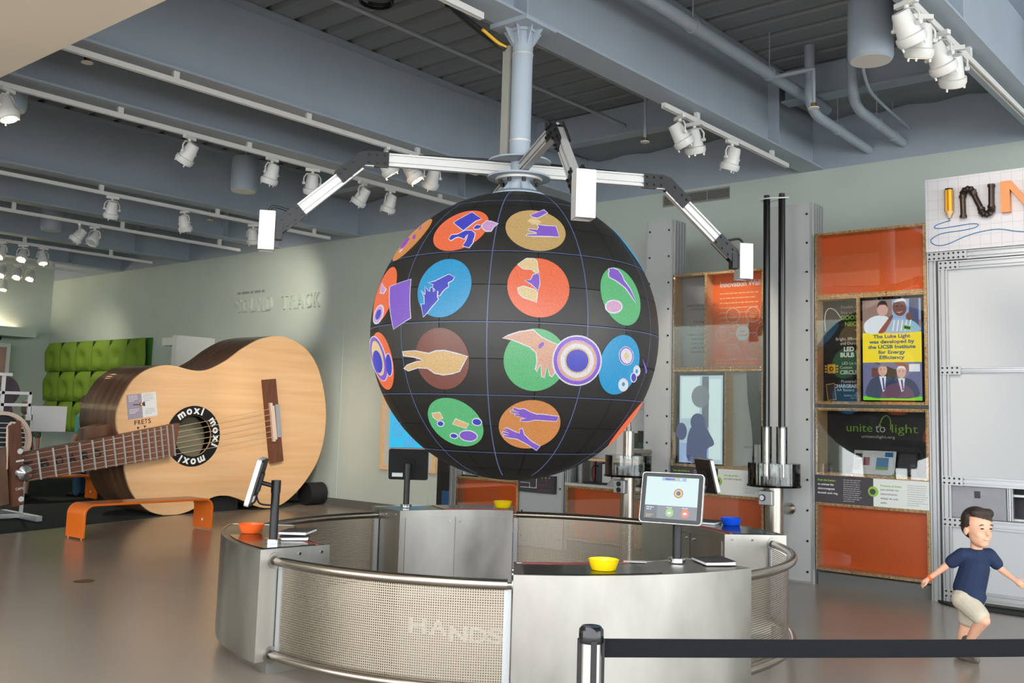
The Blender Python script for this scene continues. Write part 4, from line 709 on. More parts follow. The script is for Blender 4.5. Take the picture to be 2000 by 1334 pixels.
 ('navy',2,[(5.3,-17.1),(5.5,-17.5),(5.5,-17.9),(5.4,-18.2),(5.1,-18.5),(4.6,-18.6),(4.1,-18.7),(3.5,-18.6),(3.0,-18.3),(2.5,-18.0),(2.0,-17.7),(1.7,-17.2),(1.6,-16.8),(1.6,-16.4),(1.7,-16.1),(2.0,-15.8),(2.4,-15.7),(2.9,-15.7),(3.4,-15.7),(4.0,-16.0),(4.5,-16.3),(5.0,-16.6)]),
 ('white',1,[(1.3,-20.1),(1.6,-20.8),(1.6,-21.5),(1.3,-22.0),(0.7,-22.4),(-0.1,-22.7),(-1.1,-22.7),(-2.1,-22.6),(-3.1,-22.2),(-3.9,-21.7),(-4.6,-21.1),(-5.1,-20.4),(-5.3,-19.7),(-5.2,-19.0),(-4.9,-18.5),(-4.4,-18.1),(-3.7,-17.8),(-2.8,-17.8),(-1.8,-18.0),(-0.9,-18.3),(0.0,-18.8),(0.8,-19.4)]),
 ('blue',2,[(-1.2,-19.9),(-1.1,-20.1),(-1.1,-20.3),(-1.2,-20.5),(-1.4,-20.6),(-1.6,-20.7),(-1.9,-20.7),(-2.2,-20.7),(-2.5,-20.6),(-2.8,-20.4),(-3.0,-20.2),(-3.1,-20.0),(-3.2,-19.8),(-3.2,-19.6),(-3.1,-19.4),(-2.9,-19.3),(-2.7,-19.2),(-2.4,-19.2),(-2.1,-19.3),(-1.8,-19.4),(-1.6,-19.5),(-1.3,-19.7)]),
 ('violet',1,[(6.5,-9.8),(10.4,-11.8),(14.4,-14.3),(13.4,-15.3)]),
 ('white',1,[(-49.3,-30.5),(-46.7,-31.1),(-45.0,-30.8),(-41.9,-32.2),(-39.6,-32.9),(-37.1,-32.9),(-29.5,-33.6),(-29.8,-36.1),(-37.0,-35.8),(-39.6,-35.7),(-42.7,-36.5),(-46.4,-36.4),(-46.1,-35.3),(-43.9,-34.9),(-45.8,-34.7),(-48.8,-33.9),(-48.7,-33.1),(-46.2,-33.5),(-50.7,-32.7),(-50.6,-31.8),(-46.7,-32.7),(-49.7,-31.6)]),
 ('violet',2,[(-49.2,-30.7),(-46.7,-31.4),(-45.0,-31.1),(-41.9,-32.5),(-39.6,-33.2),(-37.0,-33.2),(-29.7,-33.8),(-30.0,-35.8),(-37.1,-35.5),(-39.7,-35.4),(-42.7,-36.2),(-46.1,-36.2),(-45.9,-35.6),(-43.7,-34.9),(-45.8,-34.5),(-48.6,-33.8),(-48.5,-33.3),(-46.1,-33.5),(-50.5,-32.5),(-50.4,-32.0),(-46.6,-32.7),(-49.4,-31.5)]),
 ('white',1,[(-54.4,-39.8),(-51.1,-40.6),(-53.5,-39.6),(-51.8,-39.2),(-48.1,-40.8),(-46.1,-41.5),(-46.2,-39.6),(-44.8,-39.3),(-43.4,-42.1),(-40.3,-44.7),(-38.5,-45.7),(-33.8,-48.0),(-35.2,-50.7),(-41.0,-47.6),(-46.9,-44.8),(-51.0,-44.3),(-53.9,-43.5),(-53.6,-42.4),(-50.8,-42.9),(-54.4,-42.1),(-54.1,-41.0),(-50.9,-41.7)]),
 ('violet',2,[(-54.3,-39.8),(-51.0,-40.7),(-53.2,-39.7),(-51.8,-39.5),(-48.2,-41.1),(-45.9,-41.8),(-46.0,-39.8),(-44.9,-39.6),(-43.7,-42.3),(-40.4,-45.0),(-38.7,-46.0),(-34.2,-48.0),(-35.4,-50.3),(-40.9,-47.2),(-46.8,-44.4),(-51.0,-43.9),(-53.6,-43.3),(-53.4,-42.7),(-50.7,-42.9),(-54.1,-41.9),(-53.9,-41.3),(-50.7,-41.8)]),
]

def art(col, lay, pts):
    bm = bmesh.new()
    vs = [bm.verts.new((a, b, 0)) for a, b in pts]
    try: f = bm.faces.new(vs)
    except Exception: bm.free(); return
    bmesh.ops.triangulate(bm, faces=[f])
    for _ in range(4):
        es = [e for e in bm.edges if (e.verts[0].co - e.verts[1].co).length > 3.0]
        if not es: break
        bmesh.ops.subdivide_edges(bm, edges=es, cuts=1, use_grid_fill=False); bmesh.ops.triangulate(bm, faces=bm.faces[:])
    bm.verts.ensure_lookup_table(); bm.verts.index_update()
    V = [SC0 + sd(v_.co.x, v_.co.y) * (SR + 0.0045 + 0.0009 * lay) for v_ in bm.verts]; F = [tuple(v_.index for v_ in f.verts) for f in bm.faces]; bm.free()
    MB().add(V, F).build('picture', 'led_' + col, sp)
for a_ in ART: art(*a_)
# ------------------------------------------------------------------ sensor arms
def sensor_arm(ang, label):
    d = Vector((math.cos(R(ang)), math.sin(R(ang)), 0)); e = Vector((-d.y, d.x, 0)); o = Vector((CX, CY_, 0))
    t = thing('sensor_arm', label, 'arm', o + d * 0.1 + Vector((0, 0, 3.5)), group='four sensor arms above the sphere')
    def P(r, z, s=0.0): return o + d * r + PZ * z + e * s
    zc = 3.555
    def slotted(p0, p1, w, dp):
        al = (p1 - p0).normalized(); up = al.cross(e).normalized()
        if up.z < 0: up = -up
        pts = [(-dp / 2, -w / 2), (dp / 2, -w / 2)]
        for k in (-0.28, 0.28): pts += [(dp / 2, w * k - 0.009), (dp / 2 - 0.016, w * k - 0.009), (dp / 2 - 0.016, w * k + 0.009), (dp / 2, w * k + 0.009)]
        pts += [(dp / 2, w / 2), (-dp / 2, w / 2)]
        for k in (0.28, -0.28): pts += [(-dp / 2, w * k + 0.009), (-dp / 2 + 0.016, w * k + 0.009), (-dp / 2 + 0.016, w * k - 0.009), (-dp / 2, w * k - 0.009)]
        return MB().prism(pts, p0, e, up, p1 - p0)
    slotted(P(0.072, zc), P(1.17, zc), 0.1, 0.05).build('upper_beam', 'alu_bright', t)
    E1 = Vector((0, 0, 0)); p_el = P(1.20, zc); p_end = P(1.80, 3.0)
    slotted(P(1.25, zc - 0.05), p_end, 0.1, 0.05).build('lower_beam', 'alu_bright', t)
    dn = (p_end - P(1.25, zc - 0.05)).normalized(); un = dn.cross(e).normalized(); un = un if un.z > 0 else -un
    bx, bz = -dn.dot(d), 0
    for sd_ in (-1, 1):
        off = e * (sd_ * 0.026)
        pl = [(1.03, zc - 0.055), (1.03, zc + 0.055), (1.19, zc + 0.055), (1.26, zc + 0.035), (1.44, zc - 0.13), (1.365, zc - 0.21), (1.205, zc - 0.055)]
        MB().prism(pl, o + off, d, PZ, e * (sd_ * 0.007)).build('elbow_plate', 'black', t)
        q = P(1.66, zc - 0.425)
        q0 = p_end - dn * 0.16; q1 = p_end + dn * 0.10
        MB().prism([(0, -0.053), (0.30, -0.053), (0.24, 0.053), (0, 0.053)], p_end - dn * 0.18 + off, dn, un, e * (sd_ * 0.007)).build('end_plate', 'black', t)
        for (r_, z_) in ((1.06, 0.03), (1.06, -0.03), (1.12, 0.03), (1.12, -0.03), (1.18, 0.03), (1.18, -0.03), (1.30, -0.04), (1.25, -0.085), (1.36, -0.10), (1.31, -0.15), (1.40, -0.135), (1.35, -0.185)):
            MB().cyl(P(r_, zc + z_, sd_ * 0.033), P(r_, zc + z_, sd_ * 0.047), 0.010, n=8).build('bolt', 'bolt', t)
        for k in range(4):
            for w_ in (-0.03, 0.03):
                b = p_end - dn * (0.16 - 0.07 * k) + un * w_ + e * (sd_ * 0.033); MB().cyl(b, b + e * (sd_ * 0.012), 0.010, n=8).build('bolt', 'bolt', t)
    MB().obox(P(1.2, zc - 0.0585) , d * 0.06, e * 0.024, PZ * 0.0035).build('cover_strip', 'alu_bright', t)
    # sensor box: open at the bottom
    bc = P(1.91, 2.94); hw, hd, hh = 0.058, 0.055, 0.145
    mb = MB()
    for sx in (-1, 1): mb.obox(bc + e * (sx * hw), e * 0.003, d * hd, PZ * hh)
    for sx in (-1, 1): mb.obox(bc + d * (sx * hd), e * hw, d * 0.003, PZ * hh)
    mb.obox(bc + PZ * hh, e * hw, d * hd, PZ * 0.003)
    mb.build('sensor_box', 'alu_bright', t)
    MB().obox(bc - PZ * 0.12, e * (hw - 0.005), d * (hd - 0.005), PZ * 0.004).build('sensor_window', 'slot', t)
    MB().obox(bc - d * (hd + 0.03), e * 0.04, d * 0.028, PZ * 0.06).build('mount_block', 'black', t)
    MB().tube(crom([tuple(bc + PZ * 0.15), tuple(bc + PZ * 0.19 - d * 0.04), tuple(bc + PZ * 0.17 - d * 0.14), tuple(p_end - dn * 0.1 + un * 0.06)], 5, False), 0.010, 7).build('cable', 'black', t, smooth=True)
    MB().tube(crom([tuple(P(0.25, 3.625)), tuple(P(0.4, 3.62)), tuple(P(0.62, 3.613)), tuple(P(0.8, 3.611))], 4, False), 0.009, 7).build('cable', 'black', t, smooth=True)
sensor_arm(-128, 'aluminium sensor arm reaching left of the sphere, ending in a white box')
sensor_arm(52, 'aluminium sensor arm reaching right of the sphere, ending in a white box')
sensor_arm(-38, 'aluminium sensor arm rising towards the viewer, its white box in front of the sphere')
sensor_arm(142, 'aluminium sensor arm mostly hidden behind the column hub and the sphere')
# ------------------------------------------------------------------ round counter: four stations, four railings
RC = (-4.89, 5.84)
def rp(r, a, z): return Vector((RC[0] + r * math.cos(R(a)), RC[1] + r * math.sin(R(a)), z))
ZT = 0.76
def station(a0, a1, label, screen_side):
    am = (a0 + a1) / 2; t = thing('counter_station', label, 'counter', rp(1.89, am, 0), group='four curved steel counters')
    MB().sector(RC, 2.115, 2.135, 0.09, ZT, a0, a1, 20).build('outer_panel', 'steel', t, smooth=True)
    MB().sector(RC, 1.64, 1.66, 0.09, ZT, a0, a1, 16).build('inner_panel', 'steel', t, smooth=True)
    for a, s in ((a0, 1), (a1, -1)):
        d = rp(1, a, 0) - rp(0, a, 0); e = Vector((-d.y, d.x, 0)) * s
        MB().obox(rp(1.8875, a, 0.425) + e * 0.008, d * 0.2275, e * 0.008, PZ * 0.335).build('side_panel', 'steel', t)
        for r_ in (1.70, 1.86): 
            b = rp(r_, a, 0.72) - e * 0.001; MB().cyl(b, b - e * 0.006, 0.010, n=10).build('screw', 'chrome', t)
    MB().sector(RC, 1.66, 2.115, ZT - 0.03, ZT - 0.004, a0 + 0.4, a1 - 0.4, 20).build('counter_top', 'steel', t, smooth=True)
    MB().sector(RC, 1.70, 2.03, 0.0, 0.09, a0 + 1.2, a1 - 1.2, 16).build('base', 'steel', t, smooth=True)
    MB().sector(RC, 1.715, 2.085, ZT - 0.004, ZT + 0.002, a0 + 1.6 if screen_side > 0 else am - 1, am + 3 if screen_side > 0 else a1 - 1.6, 14).build('glass_inlay', 'black_gloss', t, smooth=True)
    MB().sector(RC, 1.70, 1.715, ZT - 0.004, ZT + 0.006, a0 + 1.6 if screen_side > 0 else am - 1, am + 3 if screen_side > 0 else a1 - 1.6, 14).build('inlay_trim', 'red_strip', t, smooth=True)
    # doors on the inner side
    for b0, b1 in ((a0 + 2.0, am - 0.2), (am + 0.2, a1 - 2.0)):
        dr = MB().sector(RC, 1.632, 1.641, 0.13, ZT - 0.06, b0, b1, 8).build('door', 'steel', t, smooth=True)
        kn = rp(1.632, b1 - 1.6 if b1 < am else b0 + 1.6, ZT - 0.10); MB().cyl(kn, kn + (rp(0, 0, kn.z) - kn).normalized() * 0.012, 0.012, n=10).build('lock', 'chrome', dr)
    return t
station(-50.0, -8.5, 'curved steel counter nearest the viewer with the yellow dish and lit touchscreen', 1)
station(-138, -96.4, 'curved steel counter at the left with the orange dish', -1)
station(130.5, 168.3, 'curved steel counter at the far side, its doors facing the viewer', 1)
station(46.5, 87, 'curved steel counter at the right with the blue dish', 1)
def railing(a0, a1, label):
    am = (a0 + a1) / 2; t = thing('guard_railing', label, 'railing', rp(2.02, am, 0), group='four curved railings between the counters')
    for z, r in ((0.69, 0.030), (0.125, 0.026)):
        MB().tube([tuple(rp(2.03, a0 + 0.9 + (a1 - a0 - 1.8) * i / 20, z)) for i in range(21)], r, 14).build('handrail', 'steel_tube', t, smooth=True)
        for a, s in ((a0, 1), (a1, -1)):
            d = rp(1, a, 0) - rp(0, a, 0); e = Vector((-d.y, d.x, 0)) * s; q = rp(2.03, a, z)
            MB().cyl(q + e * 0.001, q + e * 0.008, 0.052, n=20).build('wall_flange', 'steel', t, smooth=True)
            MB().cyl(q + e * 0.008, q + e * 0.04, 0.014, n=10).build('stub', 'chrome', t, smooth=True)
    vs = []; fs = []; uv = []; n = 24
    for i in range(n + 1):
        a = a0 + 1.4 + (a1 - a0 - 2.8) * i / n
        for z in (0.145, 0.665): vs.append(rp(2.0, a, z)); uv.append((R(a) * 2.0, z))
    for i in range(n): fs.append((2 * i, 2 * i + 2, 2 * i + 3, 2 * i + 1))
    m = MB().add(vs, fs); m.uv = uv; m.build('perforated_panel', 'perforated', t, smooth=True)
    for a, s in ((a0, 1), (a1, -1)): MB().sector(RC, 1.99, 2.01, 0.15, 0.66, min(a + s * 0.25, a + s * 1.4), max(a + s * 0.25, a + s * 1.4), 2).build('end_bar', 'alu', t)
    return t
railing(-96.4, -50.0, 'curved railing with perforated steel panel at the front between two counters')
railing(-8.5, 46.5, 'curved railing with perforated steel panel at the right edge of the ring')
railing(87, 130.5, 'curved railing with perforated panel at the back, in front of the orange boards')
railing(168.3, 222, 'curved railing with perforated panel at the back left of the ring')
lt = thing('floor_lettering', 'white capital letters seen through the front perforated panel', 'lettering', rp(1.985, -60, 0.36))
for i, (ch, a) in enumerate(zip('HANDS', (-65.5, -62.0, -58.6, -55.4, -52.6))):
    d = rp(1, a, 0) - rp(0, a, 0); e = Vector((-d.y, d.x, 0)); text(ch, 0.075, 'white_ink', lt, rp(1.985, a, 0.395 + (0 if i < 2 else -0.03)), e, PZ, 'CENTER', ext=0.003, bold=0.03, width=0.10, name='letter')

# ------------------------------------------------------------------ things on the counters
def ra(x, y): return math.hypot(x - RC[0], y - RC[1]), math.degrees(math.atan2(y - RC[1], x - RC[0]))
def monitor(x, y, az, label, lit, ztop=1.12):
    b = Vector((x, y, ZT + 0.003)); t = thing('touchscreen_monitor', label, 'monitor', b, group='touchscreens on the counters')
    MB().lathe([(0, 0), (0.052, 0), (0.052, 0.026), (0.034, 0.03), (0, 0.03)], b, 28).build('base_flange', 'chrome', t, smooth=True)
    MB().cyl(b + PZ * 0.028, (b.x, b.y, ztop + 0.035), 0.0275, n=24).build('pole', 'black', t, smooth=True)
    n = Vector((math.cos(R(az)) * math.cos(R(14)), math.sin(R(az)) * math.cos(R(14)), math.sin(R(14)))); rt = PZ.cross(n).normalized(); up = n.cross(rt)
    c = Vector((b.x, b.y, ztop)) + n * 0.125
    MB().cyl((b.x, b.y, ztop), c - n * 0.02, 0.014, n=12).build('arm', 'black', t, smooth=True)
    MB().cyl((b.x, b.y, ztop - 0.04), (b.x, b.y, ztop + 0.04), 0.031, n=24).build('clamp', 'black', t, smooth=True)
    MB().obox(c - n * 0.02, rt * 0.06, up * 0.06, n * 0.012).build('mount_plate', 'black', t)
    W, H2 = 0.19, 0.152
    rr = [(W - 0.02 + 0.02 * math.cos(R(q)), H2 - 0.02 + 0.02 * math.sin(R(q))) for q in (0, 30, 60, 90)]
    out = rr + [(-x, y) for x, y in reversed(rr)] + [(-x, -y) for x, y in rr] + [(x, -y) for x, y in reversed(rr)]
    MB().prism(out, c - n * 0.006, rt, up, n * 0.028).build('rim', 'alu_bright', t)
    MB().prism([(x * 0.97, y * 0.97) for x, y in out], c - n * 0.018, rt, up, n * 0.013).build('back_shell', 'black', t)
    MB().prism([(x * 0.982, y * 0.978) for x, y in out], c + n * 0.0221, rt, up, n * 0.0012).build('bezel', 'black', t)
    MB().obox(c - n * 0.02 - up * 0.1 + rt * 0.1, rt * 0.05, up * 0.018, n * 0.003).build('sticker', 'paper', t)
    MB().tube(crom([tuple(c - n * 0.02 - up * 0.08), tuple(c - n * 0.06 - up * 0.13), tuple(Vector((b.x, b.y, ztop - 0.12)))], 5, False), 0.006, 7).build('cable', 'black', t, smooth=True)
    o = c + n * 0.0234
    if lit:
        s = quad(t, 'screen', 'scr_pale', o - rt * 0.16 - up * 0.125, 0.32, 0.25, rt, up, 0.001)
        o2 = o + n * 0.0012
        quad(t, 'menu_bar', 'scr_bar', o2 - rt * 0.16 - up * 0.125, 0.32, 0.078, rt, up, 0.0005)
        quad(t, 'menu_column', 'scr_grey', o2 + n * 0.0004 - rt * 0.16 - up * 0.125, 0.078, 0.078, rt, up, 0.0005)
        quad(t, 'scale_box', 'scr_sky', o2 - rt * 0.065 + up * 0.103, 0.15, 0.02, rt, up, 0.0005)
        for k, cl in enumerate(('indigo', 'indigo', 'purple', 'purple', 'gold', 'mint', 'white')): quad(t, 'scale_bar', 'scr_' + cl, o2 + n * 0.0006 + rt * (-0.045 + 0.015 * k) + up * 0.108, 0.015, 0.010, rt, up, 0.0004)
        for k, (r_, cl) in enumerate(((0.028, 'maroon'), (0.023, 'gold'), (0.013, 'indigo'))): poly(t, 'target_ring', 'scr_' + cl, ellipse(0.042, 0.03, r_, r_, 26), o2 + n * (0.0003 * k), rt, up, 0.0004)
        for x_, cl in ((-0.005, 'mint'), (0.09, 'coral')):
            poly(t, 'button', 'scr_' + cl, ellipse(x_, -0.088, 0.024, 0.026, 24), o2 + n * 0.0006, rt, up, 0.0004)
            poly(t, 'button_icon', 'scr_white', [(x_ - 0.012, -0.096), (x_ + 0.012, -0.094), (x_ + 0.006, -0.082), (x_ - 0.010, -0.084)], o2 + n * 0.0011, rt, up, 0.0004)
        text_lines(t, 'scr_white', o2 - rt * 0.148 - up * 0.058 + n * 0.0008, 0.05, 2, 0.012, 0.005, rt, up, 3)
        text_lines(t, 'scr_gold', o2 - rt * 0.148 - up * 0.103 + n * 0.0008, 0.05, 2, 0.010, 0.004, rt, up, 4)
        for x_ in (-0.005, 0.09): text_lines(t, 'scr_white', o2 + rt * (x_ - 0.02) - up * 0.056 + n * 0.0008, 0.04, 1, 0.01, 0.004, rt, up, 5, last=1.0)
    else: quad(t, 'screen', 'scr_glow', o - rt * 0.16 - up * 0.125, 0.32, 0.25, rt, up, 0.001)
monitor(-3.186, 5.353, -74, 'touchscreen showing a target ring on the nearest counter, front towards the viewer', True)
monitor(-5.345, 3.968, -131, 'black touchscreen on a pole seen edge on at the left counter', False)
monitor(-6.714, 6.451, 133, 'black touchscreen seen from behind on the far counter', False)
monitor(-4.47, 7.78, 50, 'thin touchscreen seen edge on behind the lit one, on the right counter', False)
def dish(x, y, m, label):
    b = Vector((x, y, ZT + 0.003)); 
    mb = MB().lathe([(0, 0), (0.066, 0.0), (0.070, 0.004), (0.086, 0.050), (0.090, 0.058), (0.084, 0.060), (0.080, 0.052), (0.066, 0.008), (0, 0.006)], b, 36)
    o = mb.build('plastic_dish', m, smooth=True, label=label, cat='dish', group='plastic dishes on the counters'); return o
dish(-5.879, 4.175, 'orange_plastic', 'round orange plastic dish on the left counter')
dish(-3.30, 4.74, 'yellow_plastic', 'large round yellow plastic dish on the nearest counter')
dish(-6.20, 7.22, 'yellow_plastic', 'small looking round yellow dish on the far counter')
dish(-4.064, 7.706, 'blue_plastic', 'round blue plastic dish on the right counter')
def notebook(x, y, rot, label, w=0.19, l=0.25, th=0.018, lift=0.0):
    b = Vector((x, y, ZT + 0.003 + lift)); t = thing('composition_book', label, 'notebook', b, group='speckled notebooks on the counters')
    d = Vector((math.cos(R(rot)), math.sin(R(rot)), 0)); e = Vector((-d.y, d.x, 0))
    vs = []; n = 8
    def sheet(z0, z1, ww, m, nm, sag):
        pts = []
        for i in range(n + 1):
            x = -ww / 2 + ww * i / n; pts.append((x, z1 + sag * (x / ww + 0.5) ** 2))
        for i in range(n, -1, -1):
            x = -ww / 2 + ww * i / n; pts.append((x, z0 + sag * (x / ww + 0.5) ** 2 * 0.3))
        return MB().prism(pts[::-1], b - e * l / 2, d, PZ, e * l).build(nm, m, t)
    sheet(0.002, th - 0.002, w * 0.97, 'pages', 'pages', 0.006)
    sheet(th - 0.002, th, w, 'notebook', 'cover', 0.008); sheet(0, 0.002, w, 'notebook', 'back_cover', 0.0)
notebook(-3.03, 5.52, 50, 'speckled black and white notebook beside the lit touchscreen')
notebook(-5.45, 4.22, 50, 'lower of two curled notebooks beside the left touchscreen pole')
notebook(-5.47, 4.26, 35, 'upper of two curled notebooks beside the left touchscreen pole', lift=0.030)
notebook(-4.28, 7.63, 100, 'notebook lying beside the blue dish on the right counter')
b = Vector((-3.363, 5.16, ZT + 0.003))
MB().prism([(-0.07, -0.035), (0.07, -0.03), (0.065, 0.03), (-0.065, 0.03)], b, Vector((0.8, 0.6, 0)), Vector((-0.6, 0.8, 0)), (0, 0, 0.002)).build('white_card', 'paper', label='small white card lying between the yellow dish and the lit touchscreen', cat='card')
# ------------------------------------------------------------------ belt barrier
def stanchion(x, y, label):
    t = thing('belt_stanchion', label, 'stanchion', (x, y, 0), group='belt barrier posts')
    MB().cyl((x, y, 0.02), (x, y, 1.02), 0.031, n=28).build('post', 'chrome', t, smooth=True)
    MB().lathe([(0, 1.045), (0.026, 1.044), (0.0335, 1.036), (0.0345, 0.99 + 0.012), (0.0335, 1.0), (0, 1.0)], (x, y, 0), 32).build('cap', 'black_gloss', t, smooth=True)
    for k in range(4):
        a = R(48.9 + 90 * k); d = Vector((math.cos(a), math.sin(a), 0)); e = Vector((-d.y, d.x, 0))
        MB().obox(Vector((x, y, 0.935)) + d * 0.0325, e * 0.008, d * 0.004, PZ * 0.075).build('belt_slot', 'black_rubber', t)
    MB().lathe([(0, 0.05), (0.05, 0.046), (0.15, 0.02), (0.17, 0.0), (0, 0)], (x, y, 0), 36).build('base', 'black_rubber', t, smooth=True)
st1, bd = Vector((-1.618, 2.272, 0)), Vector((0.657, 0.754, 0))
st2 = st1 + bd * 2.1
stanchion(st1.x, st1.y, 'chrome belt post with black cap at the bottom centre')
stanchion(st2.x, st2.y, 'second belt post just outside the right edge')
bn = Vector((-bd.y, bd.x, 0))
pts = []
mb = MB(); vs = []; fs = []
for i in range(25):
    s_ = 0.034 + (2.1 - 0.068) * i / 24; sag = -0.006 * math.sin(math.pi * i / 24)
    for z, o_ in ((0.96, -0.0008), (1.010, -0.0008), (1.010, 0.0008), (0.96, 0.0008)):
        p = st1 + bd * s_ + bn * o_; vs.append((p.x, p.y, z + sag))
for i in range(24):
    for q in range(4): fs.append((4 * i + q, 4 * i + (q + 1) % 4, 4 * i + 4 + (q + 1) % 4, 4 * i + 4 + q))
mb.add(vs, fs).build('barrier_belt', 'belt', label='wide black barrier belt stretched across the lower right', cat='belt')
# ------------------------------------------------------------------ floor disc, bench
MB().lathe([(0, 0.003), (0.09, 0.003), (0.095, 0.0)], (-8.99, 4.59, 0.0), 28).build('floor_outlet', 'brass', label='small round metal cover set in the floor at the left', cat='floor cover')
def bench(x0, x1, y0, y1, h, label, rz=0.0):
    t = thing('curved_bench', label, 'bench', ((x0 + x1) / 2, (y0 + y1) / 2, 0), group='bent sheet benches')
    th, r = 0.028, 0.13; L = y1 - y0
    def path(off):
        p = [(off, 0.02)]; rr = r - off
        for q in range(0, 91, 10): p.append((r - rr * math.cos(R(q)), h - r + rr * math.sin(R(q))))
        for q in range(90, -1, -10): p.append((L - r + rr * math.cos(R(q)), h - r + rr * math.sin(R(q))))
        p.append((L - off, 0.02)); return p
    pl = path(0) + path(th)[::-1]
    MB().prism(pl, (x0, y0, 0), PY, PZ, (x1 - x0, 0, 0)).build('bent_sheet', 'orange_paint', t, smooth=True, bevel=0.004)
    for y in (y0 + th / 2, y1 - th / 2):
        for x in (x0 + 0.05, x1 - 0.05): MB().cyl((x, y, 0), (x, y, 0.02), 0.012, n=10).build('foot', 'orange_paint', t, smooth=True)
    MB().cyl((x1 - 0.2, y1 - th - 0.006, 0.13), (x1 - 0.2, y1 - th + 0.002, 0.13), 0.018, n=14).build('logo_disc', 'paper', t)
    t.rotation_euler = (0, 0, rz)
bench(-12.13, -11.72, 5.9, 7.72, 0.425, 'orange bent-sheet bench in front of the giant guitar', R(2))
bench(-17.0, -16.6, 7.2, 8.6, 0.425, 'second orange bench half hidden behind the guitar neck')
# ------------------------------------------------------------------ giant guitar
XG = -13.72
OUT = [(7.462, 1.049), (7.335, 1.271), (7.31, 1.492), (7.351, 1.679), (7.44, 1.869), (7.541, 2.024), (7.679, 2.138), (7.839, 2.216), (8.047, 2.259), (8.22, 2.252), (8.371, 2.223), (8.532, 2.203), (8.712, 2.217), (8.891, 2.286), (9.117, 2.414), (9.345, 2.587), (9.581, 2.73), (9.776, 2.813), (10.029, 2.868), (10.25, 2.860), (10.512, 2.775), (10.742, 2.625), (10.923, 2.406), (11.054, 2.109), (11.144, 1.756), (11.166, 1.4), (11.121, 1.045), (11.006, 0.738), (10.824, 0.48), (10.621, 0.271), (10.369, 0.094), (10.116, 0.025), (9.862, 0.051), (9.609, 0.144), (9.314, 0.244), (9.079, 0.256), (8.899, 0.205), (8.727, 0.105), (8.512, 0.025), (8.256, 0.0), (7.999, 0.049), (7.827, 0.148), (7.67, 0.303), (7.56, 0.492), (7.48, 0.76)]
OUT = crom(OUT, 3)
g = thing('giant_guitar', 'giant acoustic guitar lying on its side with pale wooden face', 'guitar', (XG - 0.5, 9.2, 0))
HC = (8.585, 1.19)
def face(off, x, th, nm, m, hole):
    n = len(OUT); vs = []; fs = []
    for xx in (x, x - th):
        for (y, z) in OUT: vs.append((xx, y, max(0.002, z)))
        for (y, z) in OUT:
            a = math.atan2(z - HC[1], y - HC[0]); vs.append((xx, HC[0] + hole * math.cos(a), HC[1] + hole * math.sin(a)))
    for i in range(n):
        j = (i + 1) % n
        fs += [(i, n + i, n + j, j), (2 * n + i, 2 * n + j, 3 * n + j, 3 * n + i), (i, j, 2 * n + j, 2 * n + i), (n + i, 3 * n + i, 3 * n + j, n + j)]
    return MB().add(vs, fs).build(nm, m, g)
face(0, XG, 0.035, 'sound_board', 'spruce', 0.315)
n = len(OUT); vs = []; fs = []
GD = 1.12
for k in range(5):
    xx = XG - 0.036 - (GD - 0.036) * k / 4
    for (y, z) in OUT: vs.append((xx, HC[0] + (y - HC[0]) * 0.998 if 0 else y, max(0.002, z)))
for k in range(4):
    for i in range(n):
        j = (i + 1) % n; fs.append((k * n + i, k * n + j, (k + 1) * n + j, (k + 1) * n + i))
fs.append(tuple(4 * n + i for i in range(n)))
MB().add(vs, fs).build('body_side', 'rosewood', g, smooth=True)
vs = []; fs = []
for xx, sc in ((XG + 0.001, 1.0), (XG + 0.001, 0.996)):
    for (y, z) in OUT: vs.append((xx, 9.2 + (y - 9.2) * sc, max(0.003, 1.4 + (z - 1.4) * sc)))
fs = [(i, n + i, n + (i + 1) % n, (i + 1) % n) for i in range(n)]
MB().add(vs, fs).build('binding', 'ply_edge', g)
# rosette and hole
def ringx(r0, r1, x, nm, m, k=56):
    vs = []; fs = []
    for i in range(k):
        a = 2 * math.pi * i / k
        for r_ in (r0, r1): vs.append((x, HC[0] + r_ * math.cos(a), HC[1] + r_ * math.sin(a)))
    for i in range(k):
        j = (i + 1) % k; fs.append((2 * i, 2 * i + 1, 2 * j + 1, 2 * j))
    return MB().add(vs, fs).build(nm, m, g)
ros = ringx(0.312, 0.468, XG + 0.003, 'rosette', 'rosette')
MB().cyl((XG - 0.3, HC[0] - 0.02, HC[1] - 0.05), (XG - 0.29, HC[0] - 0.02, HC[1] - 0.05), 0.40, n=48).build('inner_board', 'hole_back', g)
for ca in (97, 6, 265):
    for k, ch in enumerate('moxi'):
        a = R(ca + (29, 8, -11, -26)[k]); rad = Vector((0, math.cos(a), math.sin(a))); tg = Vector((0, math.sin(a), -math.cos(a)))
        text(ch, 0.118, 'white_ink', ros, Vector((XG + 0.004, HC[0], HC[1])) + rad * 0.348, tg, rad, 'CENTER', 0.002, bold=0.04, name='letter')
